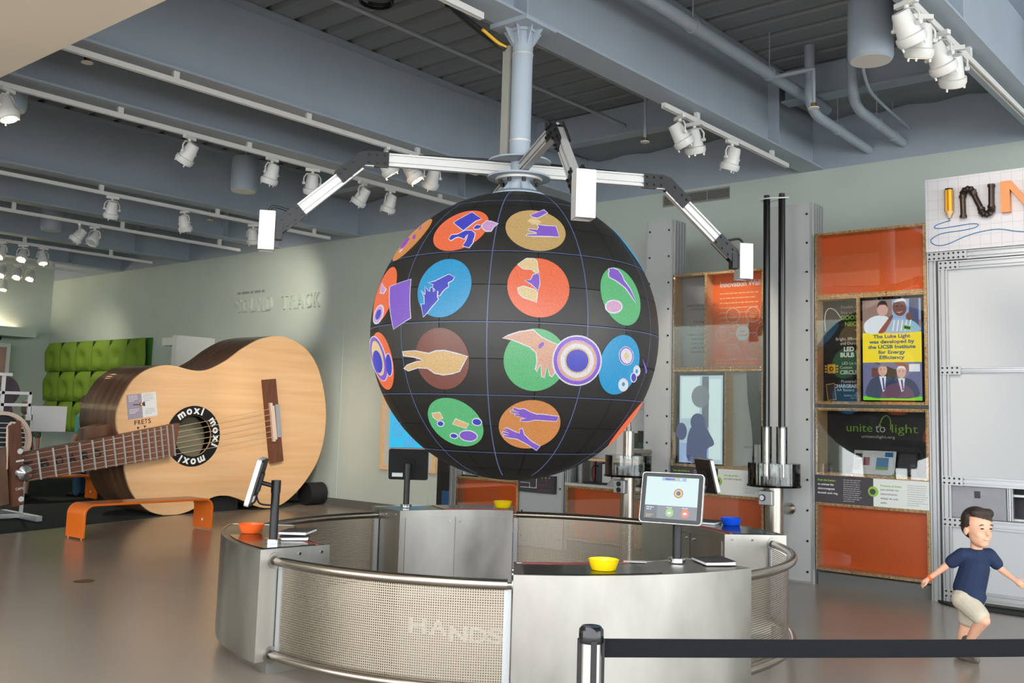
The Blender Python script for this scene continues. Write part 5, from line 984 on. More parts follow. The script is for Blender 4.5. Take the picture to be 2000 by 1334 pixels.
# neck
def topz(y): return 0.941 + (y - 5.921) * 0.1935
def botz(y): return 0.567 + (y - 5.998) * 0.1505
MB().prism([(4.2, topz(4.2)), (4.2, botz(4.2)), (8.20, botz(8.2)), (8.22, 1.1), (8.25, topz(8.25))], (XG + 0.03, 0, 0), PY, PZ, (0.11, 0, 0)).build('fretboard', 'fretboard', g)
MB().prism([(4.2, topz(4.2) - 0.02), (4.2, botz(4.2) + 0.02), (7.5, botz(7.5) + 0.02), (7.5, topz(7.5) - 0.02)], (XG - 0.22, 0, 0), PY, PZ, (0.25, 0, 0)).build('neck', 'rosewood', g)
MB().prism([(7.0, 0.9), (7.33, 0.75), (7.5, 0.8), (7.5, 1.34), (7.33, 1.36), (7.0, 1.28)], (XG - 0.5, 0, 0), PY, PZ, (0.3, 0, 0)).build('neck_heel', 'rosewood', g)
FT = [4.72, 5.0, 5.25, 5.48, 5.70, 5.921, 6.14, 6.345, 6.533, 6.711, 6.893, 7.049, 7.199, 7.345, 7.485, 7.611, 7.724, 7.829, 7.932, 8.030, 8.123]
for y in FT:
    yb = y + 0.08; MB().prism([(y - 0.012, topz(y)), (y + 0.012, topz(y)), (yb + 0.012, botz(yb)), (yb - 0.012, botz(yb))], (XG + 0.14, 0, 0), PY, PZ, (0.018, 0, 0)).build('fret', 'fret', g)
for i in range(6):
    f = (i + 0.35) / 5.7; yb = 9.849 + 0.081 * i / 5; zb = 1.651 - 0.458 * i / 5
    MB().cyl((XG + 0.17, 4.2, topz(4.2) + (botz(4.2) - topz(4.2)) * f), (XG + 0.12, yb + 0.08, zb), 0.0042, n=6).build('string', 'string', g)
for ch, y in zip('FRET BOARD', (5.28, 5.54, 5.80, 6.02, 0, 6.23, 6.43, 6.61, 6.79, 6.96)):
    if ch != ' ': text(ch, 0.115, 'ink', g, (XG + 0.1405, y + 0.035, (topz(y) + botz(y)) / 2 - 0.045), Vector((0, 1, 0.17)), Vector((0, -0.17, 1)), 'CENTER', 0.001, bold=0.035, width=0.115, name='letter')
br = MB().prism([(9.773, 2.118), (10.015, 2.147), (10.26, 0.791), (10.016, 0.752)], (XG, 0, 0), PY, PZ, (0.07, 0, 0)).build('bridge', 'bridge_wood', g)
MB().prism([(9.893, 1.744), (9.935, 1.748), (10.045, 1.117), (10.003, 1.113)], (XG + 0.07, 0, 0), PY, PZ, (0.05, 0, 0)).build('saddle', 'bone', br)
MB().prism([(9.955, 1.70), (9.99, 1.704), (10.09, 1.15), (10.055, 1.146)], (XG + 0.07, 0, 0), PY, PZ, (0.03, 0, 0)).build('saddle', 'bone', br)
pp = MB().prism([(10.013, 1.722), (10.10, 1.728), (10.192, 1.19), (10.10, 1.18)], (XG + 0.07, 0, 0), PY, PZ, (0.02, 0, 0)).build('tie_plate', 'mid_grey', br)
rt, up = Vector((0, 0.988, 0.152)), Vector((0, -0.152, 0.988))
pl0 = Vector((XG + 0.001, 7.49, 1.424))
pl = MB().obox(pl0 + rt * 0.117 + up * 0.18, rt * 0.117, up * 0.18, Vector((0.004, 0, 0))).build('info_plate', 'lavender', g)
MB().obox(pl0 + rt * 0.352 + up * 0.18, rt * 0.118, up * 0.18, Vector((0.004, 0, 0))).build('info_plate', 'paper', g)
text_lines(pl, 'white_ink', pl0 + rt * 0.03 + up * 0.34 + PX * 0.004, 0.15, 4, 0.024, 0.008, rt, up, 1); text_lines(pl, 'white_ink', pl0 + rt * 0.03 + up * 0.14 + PX * 0.004, 0.15, 3, 0.024, 0.008, rt, up, 2)
text_lines(pl, 'grey_ink', pl0 + rt * 0.26 + up * 0.34 + PX * 0.004, 0.18, 5, 0.024, 0.006, rt, up, 3); text_lines(pl, 'grey_ink', pl0 + rt * 0.28 + up * 0.12 + PX * 0.004, 0.16, 4, 0.022, 0.006, rt, up, 4)
poly(pl, 'guitar_icon', 'slate', crom([(0.10, 0.215), (0.19, 0.205), (0.20, 0.225), (0.235, 0.215), (0.275, 0.235), (0.28, 0.165), (0.235, 0.18), (0.205, 0.17), (0.19, 0.19), (0.10, 0.20)], 3), pl0 + PX * 0.005, rt, up, 0.001)
poly(pl, 'guitar_icon_hole', 'pencil_yellow', ellipse(0.222, 0.198, 0.018, 0.018, 16), pl0 + PX * 0.0062, rt, up, 0.001)
for k, ch in enumerate('FRETS'): text(ch, 0.066, 'ink', g, Vector((XG + 0.002, 7.615, 1.348)) + rt * (0.056 * k), rt, up, 'CENTER', width=0.042, bold=0.012, name='letter')
for y, z in ((7.655, 1.30), (7.76, 1.322)): poly(g, 'arrow_mark', 'ink', [(-0.022, 0.016), (0.022, 0.022), (0.002, -0.018)], (XG + 0.002, y, z), PY, PZ, 0.001)
# dark rolling cradle beneath
MB().box((-14.75, 9.05, 0.0), (-13.85, 9.55, 0.22)).build('cradle_block', 'black_rubber', g)
MB().tube([(-14.02, 11.02, 0.20), (-14.02, 11.38, 0.20)], 0.19, 24).build('black_barrel', 'black_rubber', label='black barrel lying on the floor between guitar and wall', cat='barrel', smooth=True)
# capo
cp = thing('giant_capo', 'dark wooden capo with a chrome knob clamped on the giant guitar neck', 'capo', (XG + 0.25, 5.8, 0.27))
MB().prism([(5.70, 1.313), (5.842, 1.383), (5.967, 0.287), (5.824, 0.261)], (XG + 0.165, 0, 0), PY, PZ, (0.1, 0, 0)).build('body', 'bridge_wood', cp)
MB().prism([(5.55, 1.0), (5.70, 1.04), (5.80, 0.30), (5.65, 0.27)], (XG + 0.165, 0, 0), PY, PZ, (0.05, 0, 0)).build('clamp_bar', 'rosewood', cp)
MB().tube([(XG + 0.2, 5.72 + 0.02 * math.sin(z * 3), z) for z in (0.75, 0.9, 1.05, 1.2, 1.3)] + [(XG + 0.22, 5.74, 1.36), (XG + 0.24, 5.77, 1.36), (XG + 0.24, 5.785, 1.29)], 0.018, 8).build('hook', 'bone', cp, smooth=True)
MB().lathe([(0, 0.05), (0.03, 0.045), (0.10, 0.03), (0.115, 0.0), (0.0, 0.0)], (0, 0, 0), 28).xform(Matrix.Translation((XG + 0.268, 5.935, 0.70)) @ Matrix.Rotation(R(90), 4, 'Y')).build('knob', 'chrome', cp, smooth=True)
for z, y in ((0.985, 5.862), (0.36, 5.925)): MB().cyl((XG + 0.266, y, z), (XG + 0.272, y, z), 0.036, n=18).build('screw_cap', 'paper', cp)
MB().obox((XG + 0.268, 5.87, 0.86), Vector((0.003, 0, 0)), Vector((0, 0.05, 0.008)), Vector((0, 0, 0.012))).build('label_bar', 'paper', cp)
text('CAPO', 0.028, 'paper', cp, (XG + 0.266, 5.845, 0.475), rt, up, width=0.11, bold=0.02)
# instrument stand at the left edge
fr = thing('instrument_stand', 'white square-tube stand for instruments at the left edge', 'stand', (-14.3, 5.9, 0))
for a, b in (((5.93, 0.05), (5.93, 2.0)), ((5.0, 1.745), (6.32, 1.76)), ((5.0, 1.58), (6.32, 1.595)), ((6.305, 1.42), (6.305, 1.78)), ((6.31, 0.06), (6.31, 1.0))):
    a3, b3 = Vector((-14.3, *a)), Vector((-14.3, *b)); d = (b3 - a3).normalized(); e = d.cross(PX)
    MB().obox((a3 + b3) / 2, (b3 - a3) / 2, PX * 0.02, e * 0.02).build('tube', 'white_paint', fr)
MB().box((-14.36, 5.82, 1.99), (-14.24, 6.02, 2.03)).build('top_cap', 'white_paint', fr)
MB().box((-14.9, 6.28, 0.02), (-13.75, 6.36, 0.09)).build('foot_bar', 'alu', fr)
MB().box((-14.33, 5.0, 0.03), (-14.27, 6.3, 0.08)).build('foot_bar', 'alu', fr)
for x in (-14.8, -13.85): MB().cyl((x, 6.32, 0), (x, 6.32, 0.03), 0.03, n=12).build('caster', 'black_rubber', fr)
MB().box((-14.32, 6.34, 1.22), (-14.29, 6.85, 1.59)).build('metal_plate', 'alu_bright', fr, bevel=0.006)
MB().box((-14.33, 6.27, 1.38), (-14.29, 6.36, 1.46)).build('plate_clip', 'white_paint', fr)
gt = thing('hanging_guitar', 'dark purple guitar hanging behind the white stand', 'guitar', (-14.62, 6.05, 1.4))
MB().prism(crom([(6.02, 2.0), (6.2, 1.94), (6.28, 1.78), (6.24, 1.66), (6.18, 1.58), (6.2, 1.47), (6.1, 1.40), (5.92, 1.40), (5.82, 1.5), (5.86, 1.62), (5.78, 1.75), (5.85, 1.92)], 4), (-14.66, 0, 0), PY, PZ, (0.09, 0, 0)).build('body', 'purple_guitar', gt, smooth=True)
MB().box((-14.57, 5.95, 1.9), (-14.53, 6.03, 2.4)).build('neck', 'rosewood', gt)
bj = thing('round_harp', 'round black drum with white strings standing behind the capo', 'instrument', (-14.05, 5.85, 0.72))
MB().lathe([(0.40, 0), (0.40, 0.14), (0.35, 0.14), (0.35, 0.0)], n=40).xform(Matrix.Translation((-14.12, 5.84, 1.10)) @ Matrix.Rotation(R(90), 4, 'Y')).build('rim', 'bone', bj, smooth=True)
MB().cyl((-14.1, 5.84, 1.10), (-14.08, 5.84, 1.10), 0.35, n=40).build('head', 'black', bj)
for k in range(9):
    z = 0.82 + 0.065 * k; w_ = math.sqrt(max(0.01, 0.35 ** 2 - (z - 1.1) ** 2)); MB().cyl((-14.06, 5.84 - w_, z), (-14.06, 5.84 + w_, z), 0.006, n=5).build('string', 'white_ink', bj)
MB().box((-14.14, 5.8, 0.0), (-14.08, 5.88, 0.72)).build('leg', 'white_paint', bj)

# ------------------------------------------------------------------ wall of exhibits
YE = 9.96
def post(x0, x1, label, ztop=4.0, dots=True):
    t = thing('exhibit_post', label, 'post', ((x0 + x1) / 2, YE + 0.15, 0), group='grey exhibit posts')
    MB().box((x0 + 0.03, YE + 0.02, 0), (x1 - 0.03, YE + 0.28, ztop - 0.01)).build('core', 'grey_sheet', t)
    MB().box((x0 + 0.022, YE - 0.004, 0.02), (x1 - 0.022, YE + 0.02, ztop)).build('front_sheet', 'grey_sheet', t)
    for x in (x0 + 0.01, x1 - 0.01): MB().box((x - 0.012, YE, 0), (x + 0.012, YE + 0.03, ztop)).build('edge_rail', 'alu', t)
    extrusion(t, 'side_profile', (x1 + 0.012, YE + 0.155, 0), (x1 + 0.012, YE + 0.155, ztop), 0.25, 0.03, PX, 'alu', 4)
    extrusion(t, 'side_profile', (x0 - 0.002, YE + 0.155, 0), (x0 - 0.002, YE + 0.155, ztop), 0.25, 0.03, -PX, 'alu', 4)
    k = 0
    while 0.12 + 0.313 * k < ztop:
        for x in (x0 + 0.05, x1 - 0.05): MB().cyl((x, YE - 0.012, 0.12 + 0.313 * k), (x, YE - 0.003, 0.12 + 0.313 * k), 0.012, n=10).build('screw', 'bolt', t)
        k += 1
    return t
post(-6.395, -6.03, 'grey exhibit post rising right beside the sphere')
pB = post(-4.86, -4.325, 'wide grey exhibit post behind the two tall black tubes')
post(-8.27, -7.56, 'low grey exhibit post carrying the black circuit board', 1.35)
def case(x0, x1, z0, z1, label, cells, depth=0.15, glass=True, edge='ply_edge'):
    """plywood shadow box; cells = list of (x0, x1, back material)"""
    t = thing('display_case', label, 'display case', ((x0 + x1) / 2, YE + depth / 2, z0), group='plywood display cases')
    th = 0.026
    for a, b in (((x0, z1 - th), (x1, z1)), ((x0, z0), (x1, z0 + th)), ((x0, z0 + th), (x0 + th, z1 - th)), ((x1 - th, z0 + th), (x1, z1 - th))):
        f = MB().box((a[0], YE + 0.002, a[1]), (b[0], YE + depth + 0.02, b[1])).build('frame_board', 'plywood', t)
        MB().box((a[0], YE - 0.001, a[1]), (b[0], YE + 0.002, b[1])).build('edge_band', edge, f)
    for i, (a, b, m) in enumerate(cells):
        MB().box((a, YE + depth, z0 + th), (b, YE + depth + 0.015, z1 - th)).build('back_panel', m, t)
        if i:
            f = MB().box((a - th / 2, YE + 0.002, z0 + th), (a + th / 2, YE + depth, z1 - th)).build('divider', 'plywood', t)
            MB().box((a - th / 2, YE - 0.001, z0 + th), (a + th / 2, YE + 0.002, z1 - th)).build('edge_band', edge, f)
    if glass:
        MB().box((x0 + 0.004, YE - 0.007, z0 + 0.004), (x1 - 0.004, YE - 0.0015, z1 - 0.004)).build('glass_pane', 'pane', t)
        nx = max(2, int((x1 - x0) / 0.38)); 
        for i in range(nx + 1):
            for z in (z0 + th / 2, z1 - th / 2): MB().cyl((x0 + 0.03 + (x1 - x0 - 0.06) * i / nx, YE - 0.012, z), (x0 + 0.03 + (x1 - x0 - 0.06) * i / nx, YE - 0.007, z), 0.007, n=8).build('screw', 'chrome', t)
        for x in (x0 + th / 2, x1 - th / 2): MB().cyl((x, YE - 0.012, (z0 + z1) / 2), (x, YE - 0.007, (z0 + z1) / 2), 0.007, n=8).build('screw', 'chrome', t)
    return t
xa, xb = -4.290, -3.150
case(xa, xb, 2.965, 3.652, 'orange display case at the top right below the ceiling', [(xa, xb, 'orange_board')])
c2 = case(xa, xb, 1.852, 2.965, 'display case with the lit yellow and photo screen', [(xa, -3.835, 'dark_poster'), (-3.835, xb, 'black')])
c3 = case(xa, xb, 1.120, 1.808, 'dark display case with the open book and glowing script', [(xa, xb, 'dark_poster')], 0.25)
case(xa, xb, 0.158, 0.838, 'large orange display case at the bottom right by the running boy', [(xa, xb, 'orange_board')])
ya, yb = -6.016, -4.873
c5 = case(ya, yb, 2.224, 3.333, 'display case with the Innovation Wall orange text panel', [(ya, -5.59, 'mid_grey'), (-5.59, yb, 'orange_board')])
c6 = case(ya, yb, 1.122, 2.222, 'display case with a mirror-like screen showing a silhouette', [(ya, -5.33, 'black'), (-5.33, yb, 'pale_grey')])
case(ya, yb, 0.158, 0.835, 'orange display case below the green-lettered panel, behind the blue dish', [(ya, yb, 'orange_board')])
case(-7.52, -6.43, 0.14, 0.80, 'orange display case below the shelf with the white cone', [(-7.52, -6.43, 'orange_board')])
case(-9.40, -8.30, 0.14, 0.80, 'orange display case at the far left of the exhibit wall under the sphere', [(-9.40, -8.30, 'orange_board')])
for x0, x1, n_, z in ((xa, xb, 'right', 0.13), (ya, yb, 'middle', 0.13), (-7.52, -6.43, 'left', 0.11), (-9.40, -8.30, 'far left', 0.11)):
    MB().box((x0, YE + 0.06, 0), (x1, YE + 0.10, z)).build('exhibit_plinth', 'baseboard', label='low grey plinth under the %s orange case' % n_, cat='plinth')
# --- right screen case content
SY = YE + 0.03
def P2(x, z, y=SY): return Vector((x, y, z))
MB().box((-3.82, SY + 0.003, 1.885), (-3.185, SY + 0.06, 2.935)).build('screen_body', 'black_gloss', c2)
x0, x1 = -3.795, -3.212
quad(c2, 'screen_photo', 'scr_dirt', P2(x0, 2.575), x1 - x0, 0.335)
quad(c2, 'screen_text_field', 'scr_yellow', P2(x0, 2.275), x1 - x0, 0.30)
quad(c2, 'screen_photo', 'scr_room', P2(x0, 1.93), x1 - x0, 0.345)
quad(c2, 'screen_strip', 'scr_leaf', P2(x0, 1.895), x1 - x0, 0.04)
for i, s_ in enumerate(('The Luke Light', 'was developed by', 'the UCSB Institute', 'for Energy', 'Efficiency')):
    text(s_, 0.034, 'scr_teal', c2, P2((x0 + x1) / 2, 2.520 - 0.053 * i, SY - 0.003), align='CENTER', bold=0.035, width=(0.37, 0.45, 0.47, 0.27, 0.25)[i])
def pic(col, pts, dz=0.0, dy=0.0): return poly(c2, 'photo_shape', 'scr_' + col, pts, (x0, SY - 0.003 - dy, 1.93 + dz), PX, PZ, 0.0006)
# upper photograph: two figures outdoors
U = 0.645
pic('sky', [(0.30, 0.12), (0.58, 0.12), (0.58, 0.33), (0.30, 0.33)], U); pic('dusk', [(0.46, 0.05), (0.56, 0.05), (0.56, 0.33), (0.47, 0.33)], U, 0.0007)
pic('white', crom([(0.02, 0.1), (0.12, 0.17), (0.25, 0.16), (0.3, 0.06), (0.18, 0.0), (0.04, 0.0)], 3), U, 0.0007)
pic('skin_b', ellipse(0.205, 0.235, 0.055, 0.068, 20), U, 0.0014); pic('hair', crom([(0.155, 0.25), (0.165, 0.31), (0.205, 0.325), (0.245, 0.31), (0.255, 0.25), (0.235, 0.28), (0.175, 0.28)], 3), U, 0.0018)
pic('cloth', crom([(0.2, 0.0), (0.24, 0.11), (0.33, 0.14), (0.45, 0.13), (0.54, 0.08), (0.56, 0.0)], 3), U, 0.0014)
for k in range(5): pic('white', [(0.30 + 0.04 * k, 0.01), (0.312 + 0.04 * k, 0.01), (0.33 + 0.04 * k, 0.12), (0.318 + 0.04 * k, 0.12)], U, 0.002)
pic('skin_a', ellipse(0.375, 0.245, 0.068, 0.085, 20, 12), U, 0.002); pic('white', crom([(0.32, 0.30), (0.35, 0.33), (0.42, 0.335), (0.45, 0.28), (0.44, 0.30), (0.39, 0.31)], 3), U, 0.0026)
for ex in (0.352, 0.398): pic('hair', ellipse(ex, 0.262, 0.011, 0.006, 10), U, 0.003)
pic('skin_b', crom([(0.345, 0.205), (0.375, 0.192), (0.405, 0.21), (0.375, 0.202)], 3), U, 0.003)
pic('skin_a', crom([(0.16, 0.0), (0.22, 0.08), (0.29, 0.17), (0.31, 0.155), (0.26, 0.06), (0.22, 0.0)], 3), U, 0.0026); pic('skin_a', ellipse(0.47, 0.155, 0.035, 0.04, 14), U, 0.0026)
pic('lamp', [(0.40, 0.03), (0.485, 0.01), (0.495, 0.055), (0.41, 0.075)], U, 0.003); pic('hair', [(0.415, 0.037), (0.475, 0.022), (0.482, 0.048), (0.422, 0.063)], U, 0.0036)
# lower photograph: two men in suits
pic('wood', [(0.09, 0.2), (0.19, 0.2), (0.19, 0.29), (0.09, 0.29)], 0, 0.0005); pic('hair', [(0.19, 0.15), (0.34, 0.15), (0.34, 0.27), (0.12, 0.345), (0.14, 0.345), (0.22, 0.30)], 0, 0.0005)
pic('maroon', [(0.3, 0.345), (0.46, 0.26), (0.46, 0.30), (0.40, 0.345)], 0, 0.0006); pic('white', [(0.46, 0.25), (0.565, 0.25), (0.565, 0.325), (0.46, 0.325)], 0, 0.0007)
for cx, hh in ((0.20, 0.0), (0.385, -0.02)):
    pic('suit', crom([(cx - 0.155, 0.0), (cx - 0.14, 0.14), (cx - 0.06, 0.205 + hh), (cx + 0.06, 0.205 + hh), (cx + 0.14, 0.13), (cx + 0.16, 0.0)], 3), 0, 0.0012)
    pic('white', [(cx - 0.035, 0.205 + hh), (cx + 0.035, 0.205 + hh), (cx + 0.02, 0.06), (cx + 0.0, 0.05)], 0, 0.0018); pic('indigo', [(cx - 0.006, 0.19 + hh), (cx + 0.012, 0.19 + hh), (cx + 0.022, 0.07), (cx + 0.006, 0.06)], 0, 0.0024)
    pic('skin_b', ellipse(cx, 0.265 + hh, 0.045, 0.06, 18), 0, 0.0024); pic('white' if hh else 'bar', crom([(cx - 0.048, 0.27 + hh), (cx - 0.03, 0.32 + hh), (cx + 0.03, 0.32 + hh), (cx + 0.048, 0.27 + hh), (cx + 0.03, 0.30 + hh), (cx - 0.03, 0.30 + hh)], 3), 0, 0.003)
    for ex in (-0.017, 0.017): pic('hair', ellipse(cx + ex, 0.275 + hh, 0.007, 0.004, 8), 0, 0.003)
# poster left of the screen
PYy = YE + 0.145
def pt(s_, x, z, h, m='white_ink', al='RIGHT', b_=0.0, w_=None): return text(s_, h, m, c2, (x, PYy, z), align=al, bold=b_, width=w_)
xr = -3.86
for s_, z, h, m, b_ in (('Flexible and', 2.855, 0.030, 'grey_ink', 0), ('Easy to Flex', 2.800, 0.030, 'grey_ink', 0), ('GOOSE', 2.735, 0.044, 'lime', 0.04), ('NECK', 2.668, 0.044, 'lime', 0.04), ('with', 2.615, 0.026, 'grey_ink', 0), ('Bright, Efficient', 2.520, 0.030, 'white_ink', 0), ('and Durable', 2.472, 0.030, 'white_ink', 0), ('Powered by', 2.075, 0.030, 'white_ink', 0), ('that', 1.953, 0.026, 'white_ink', 0)):
    pt(s_, xr, z, h, m, b_=b_)
pt('LED', -3.93, 2.405, 0.044, b_=0.045); pt('BULB', -3.93, 2.345, 0.044, b_=0.045)
pt('LED Lit by a', xr, 2.265, 0.028); pt('Custom', -3.95, 2.222, 0.028); pt('CIRCUIT', xr, 2.165, 0.040, 'pale_grey', b_=0.04)
pt('RECHARGEABLE', xr, 2.025, 0.034, b_=0.04, w_=0.34); pt('AA Battery', -3.93, 1.988, 0.028)
pt('Gathers Energy', xr, 1.935, 0.02); pt('from the Sun', xr, 1.912, 0.014)
ring(c2, 'bulb_icon', 'white_ink', -3.885, 2.40, 0.022, 0.03, (0, PYy, 0)); quad(c2, 'bulb_icon', 'white_ink', (-3.892, PYy, 2.33), 0.014, 0.045)
MB().tube(crom([(-4.235, PYy - 0.006, 2.62), (-4.24, PYy - 0.006, 2.78), (-4.20, PYy - 0.006, 2.86), (-4.13, PYy - 0.006, 2.84), (-4.07, PYy - 0.006, 2.76)], 5, False), 0.005, 6).build('gooseneck_icon', 'white_ink', c2)
ic = quad(c2, 'chip_icon', 'pencil_yellow', (-4.215, PYy, 2.175), 0.085, 0.095)
for k in range(3):
    for dx in (-0.03, 0.092): quad(ic, 'chip_pin', 'pencil_yellow', (-4.215 + dx, PYy, 2.182 + 0.03 * k), 0.022, 0.018)
ring(ic, 'chip_core', 'slate', -4.172, 2.222, 0.012, 0.024, (0, PYy - 0.003, 0))
poly(c2, 'panel_icon', 'pencil_yellow', [(-4.235, 2.06), (-4.14, 2.075), (-4.12, 1.90), (-4.215, 1.885)], (0, PYy, 0), t=0.001); poly(c2, 'panel_icon', 'slate', [(-4.228, 2.052), (-4.147, 2.066), (-4.128, 1.907), (-4.208, 1.893)], (0, PYy - 0.0015, 0), t=0.001)
# --- unite to light case
UY = YE + 0.248
for s_, x, w_ in (('unite', -4.065, 0.27), ('to', -3.755, 0.10), ('light', -3.60, 0.26)): text(s_, 0.085, 'lime' if s_ != 'to' else 'pale_grey', c3, (x, UY, 1.575), width=w_, bold=-0.004)
text('unitetolight.org', 0.028, 'pale_grey', c3, (-3.73, UY, 1.515), align='CENTER', width=0.34)
MB().tube(crom([(-3.60, UY - 0.004, 1.60), (-3.60, UY - 0.004, 1.70), (-3.635, UY - 0.004, 1.745), (-3.68, UY - 0.004, 1.72), (-3.70, UY - 0.004, 1.67)], 5, False), 0.006, 6).build('lamp_mark', 'lime', c3)
MB().lathe([(0.0, 0.0), (0.022, -0.05), (0.0, -0.05)], (-3.702, UY - 0.02, 1.675), 12).build('lamp_mark', 'lime', c3)
bk = thing('open_book', 'open magazine with photographs standing in the dark display case', 'book', (-3.74, YE + 0.12, 1.147))
for sx, xx in ((-1, -3.951), (1, -3.524)):
    w_ = xx + 3.74
    pg = MB().prism([(0, 0), (w_ * 0.5, -0.018), (w_, 0.02), (w_, 0.024), (w_ * 0.5, -0.012), (0, 0.006)], (-3.74, YE + 0.10, 1.150), PX, PY, (0, 0.07, 0.236)).build('page', 'pages', bk)
for x, z, w_, h, m in ((-3.92, 1.31, 0.07, 0.045, 'slate'), (-3.83, 1.24, 0.06, 0.08, 'scr_maroon'), (-3.70, 1.20, 0.12, 0.12, 'scr_sky'), (-3.62, 1.33, 0.08, 0.045, 'scr_sky'), (-3.70, 1.20, 0.12, 0.03, 'wedge_green')):
    yy = YE + 0.079 + (z - 1.15) * 0.297 - (0.001 if m == 'wedge_green' else 0)
    MB().obox((x + w_ / 2, yy + h * 0.148, z + h / 2), PX * w_ / 2, Vector((0, h * 0.148, h / 2)), Vector((0, -0.001, 0.0003))).build('printed_photo', {'scr_maroon': 'red_strip', 'scr_sky': 'scr_sky'}.get(m, m) if m != 'scr_sky' else 'blue_ink', bk)
text_lines(bk, 'grey_ink', (-3.93, YE + 0.11, 1.29), 0.085, 8, 0.014, 0.005, PX, Vector((0, 0.28, 0.96)), 9)
tb = thing('solar_tablet', 'small dark solar panel leaning behind the open book in the display case', 'panel', (-3.42, YE + 0.2, 1.147))
MB().prism([(-3.52, 0.0), (-3.31, 0.0), (-3.32, 0.24), (-3.50, 0.235)], (0, YE + 0.15, 1.148), PX, Vector((0, 0.25, 0.968)), (0, -0.012, 0.003)).build('frame', 'black', tb)
MB().prism([(-3.505, 0.018), (-3.325, 0.018), (-3.335, 0.222), (-3.488, 0.218)], (0, YE + 0.1375, 1.1512), PX, Vector((0, 0.25, 0.968)), (0, -0.001, 0.0003)).build('cells', 'slate', tb)
lp = thing('gooseneck_lamp', 'bent black gooseneck lamp with a green foot in the dark display case', 'lamp', (-3.5, YE + 0.08, 1.147))
MB().lathe([(0, 0.025), (0.06, 0.02), (0.065, 0), (0, 0)], (-3.46, YE + 0.07, 1.147), 20).build('foot', 'lime', lp, smooth=True)
MB().tube(crom([(-3.42, YE + 0.07, 1.16), (-3.24, YE + 0.08, 1.30), (-3.27, YE + 0.1, 1.44), (-3.40, YE + 0.1, 1.48), (-3.55, YE + 0.1, 1.46)], 6, False), 0.008, 7).build('neck', 'black', lp, smooth=True)
# --- text panels
def text_panel(x0, x1, z0, z1, label, g_en, en, g_es, es):
    t = thing('text_panel', label, 'sign', ((x0 + x1) / 2, YE, z0), group='two-tone text panels'); xm = x0 + (x1 - x0) * 0.53; y = YE - 0.012
    MB().box((x0, y, z0), (xm, YE + 0.02, z1)).build('dark_half', 'slate', t); MB().box((xm, y, z0), (x1, YE + 0.02, z1)).build('light_half', 'pale_grey', t)
    text(g_en, 0.020, 'lime', t, (x0 + 0.03, y, z1 - 0.055), bold=0.03)
    for i, s_ in enumerate(en): text(s_, 0.020, 'white_ink', t, (x0 + 0.03, y, z1 - 0.098 - 0.043 * i), bold=0.01)
    text_lines(t, 'mid_grey', (x0 + 0.30, y, z1 - 0.03), 0.19, 11, 0.021, 0.007, seed=5)
    text(g_es, 0.020, 'lime', t, (xm + 0.07, y, z1 - 0.075), bold=0.02)
    for i, s_ in enumerate(es): text(s_, 0.020, 'slate', t, (xm + 0.07, y, z1 - 0.112 - 0.043 * i))
    text_lines(t, 'mid_grey', (xm + 0.33, y, z1 - 0.045), 0.19, 10, 0.021, 0.006, seed=6)
    b = Vector((xm, y, z0 + 0.145)); MB().cyl(b, b - PY * 0.012, 0.05, n=28).build('button_ring', 'lime', t, smooth=True); MB().cyl(b - PY * 0.012, b - PY * 0.025, 0.027, n=24).build('button', 'slate', t, smooth=True)
text_panel(xa, xb, 0.842, 1.116, 'text panel with a green ringed push button between the right cases', 'Push the button', ('to activate the', 'electromagnets', 'beneath each ring.'), 'Presiona el botón', ('para activar los', 'electroimanes', 'debajo de cada', 'anillo.'))
text_panel(ya, yb, 0.839, 1.118, 'text panel with green lettering behind the edge-on touchscreen', 'Turn the knobs to', ('make the ferro-', 'fluid dance.'), 'Gira las perillas', ('que baile el líquido',))
# --- Innovation Wall case
IY = YE + 0.149
text('Innovation Wall', 0.062, 'white_ink', c5, (-5.49, IY, 3.17), bold=0.02, width=0.50)
text_lines(c5, 'pale_orange_ink', (-5.49, IY, 3.10), 0.52, 8, 0.055, 0.013, seed=11, last=0.4)
cxx, czz = -5.20, 2.635
for k in range(6):
    a = R(60 * k); px_, pz_ = cxx + 0.25 * math.cos(a), czz + 0.235 * math.sin(a)
    ring(c5, 'diagram_circle', 'white_ink', px_, pz_, 0.082, 0.088, (0, IY, 0)); text_lines(c5, 'pale_orange_ink', (px_ - 0.045, IY, pz_ + 0.04), 0.09, 4, 0.022, 0.008, seed=20 + k, align=1)
    ln = MB().obox((cxx + 0.12 * math.cos(a), IY - 0.001, czz + 0.115 * math.sin(a)), Vector((0.045 * math.cos(a), 0, 0.045 * math.sin(a))), PY * 0.0008, Vector((-0.003 * math.sin(a), 0, 0.003 * math.cos(a)))).build('diagram_line', 'white_ink', c5)
poly(c5, 'diagram_hub', 'white_ink', ellipse(cxx, czz, 0.085, 0.085, 26), (0, IY, 0)); text('Ask', 0.024, 'orange_board', c5, (cxx, IY - 0.002, czz + 0.008), align='CENTER', bold=0.02); text('yourself', 0.024, 'orange_board', c5, (cxx, IY - 0.002, czz - 0.032), align='CENTER', bold=0.02)
text_lines(c5, 'pale_orange_ink', (-5.53, IY, 2.345), 0.56, 3, 0.04, 0.012, seed=12, last=0.9)
text('INNOVATION WALL', 0.032, 'slate', c5, (-5.92, IY, 2.96), width=0.40); text_lines(c5, 'slate', (-5.88, IY, 2.935), 0.24, 1, 0.02, 0.006, seed=13, last=1)
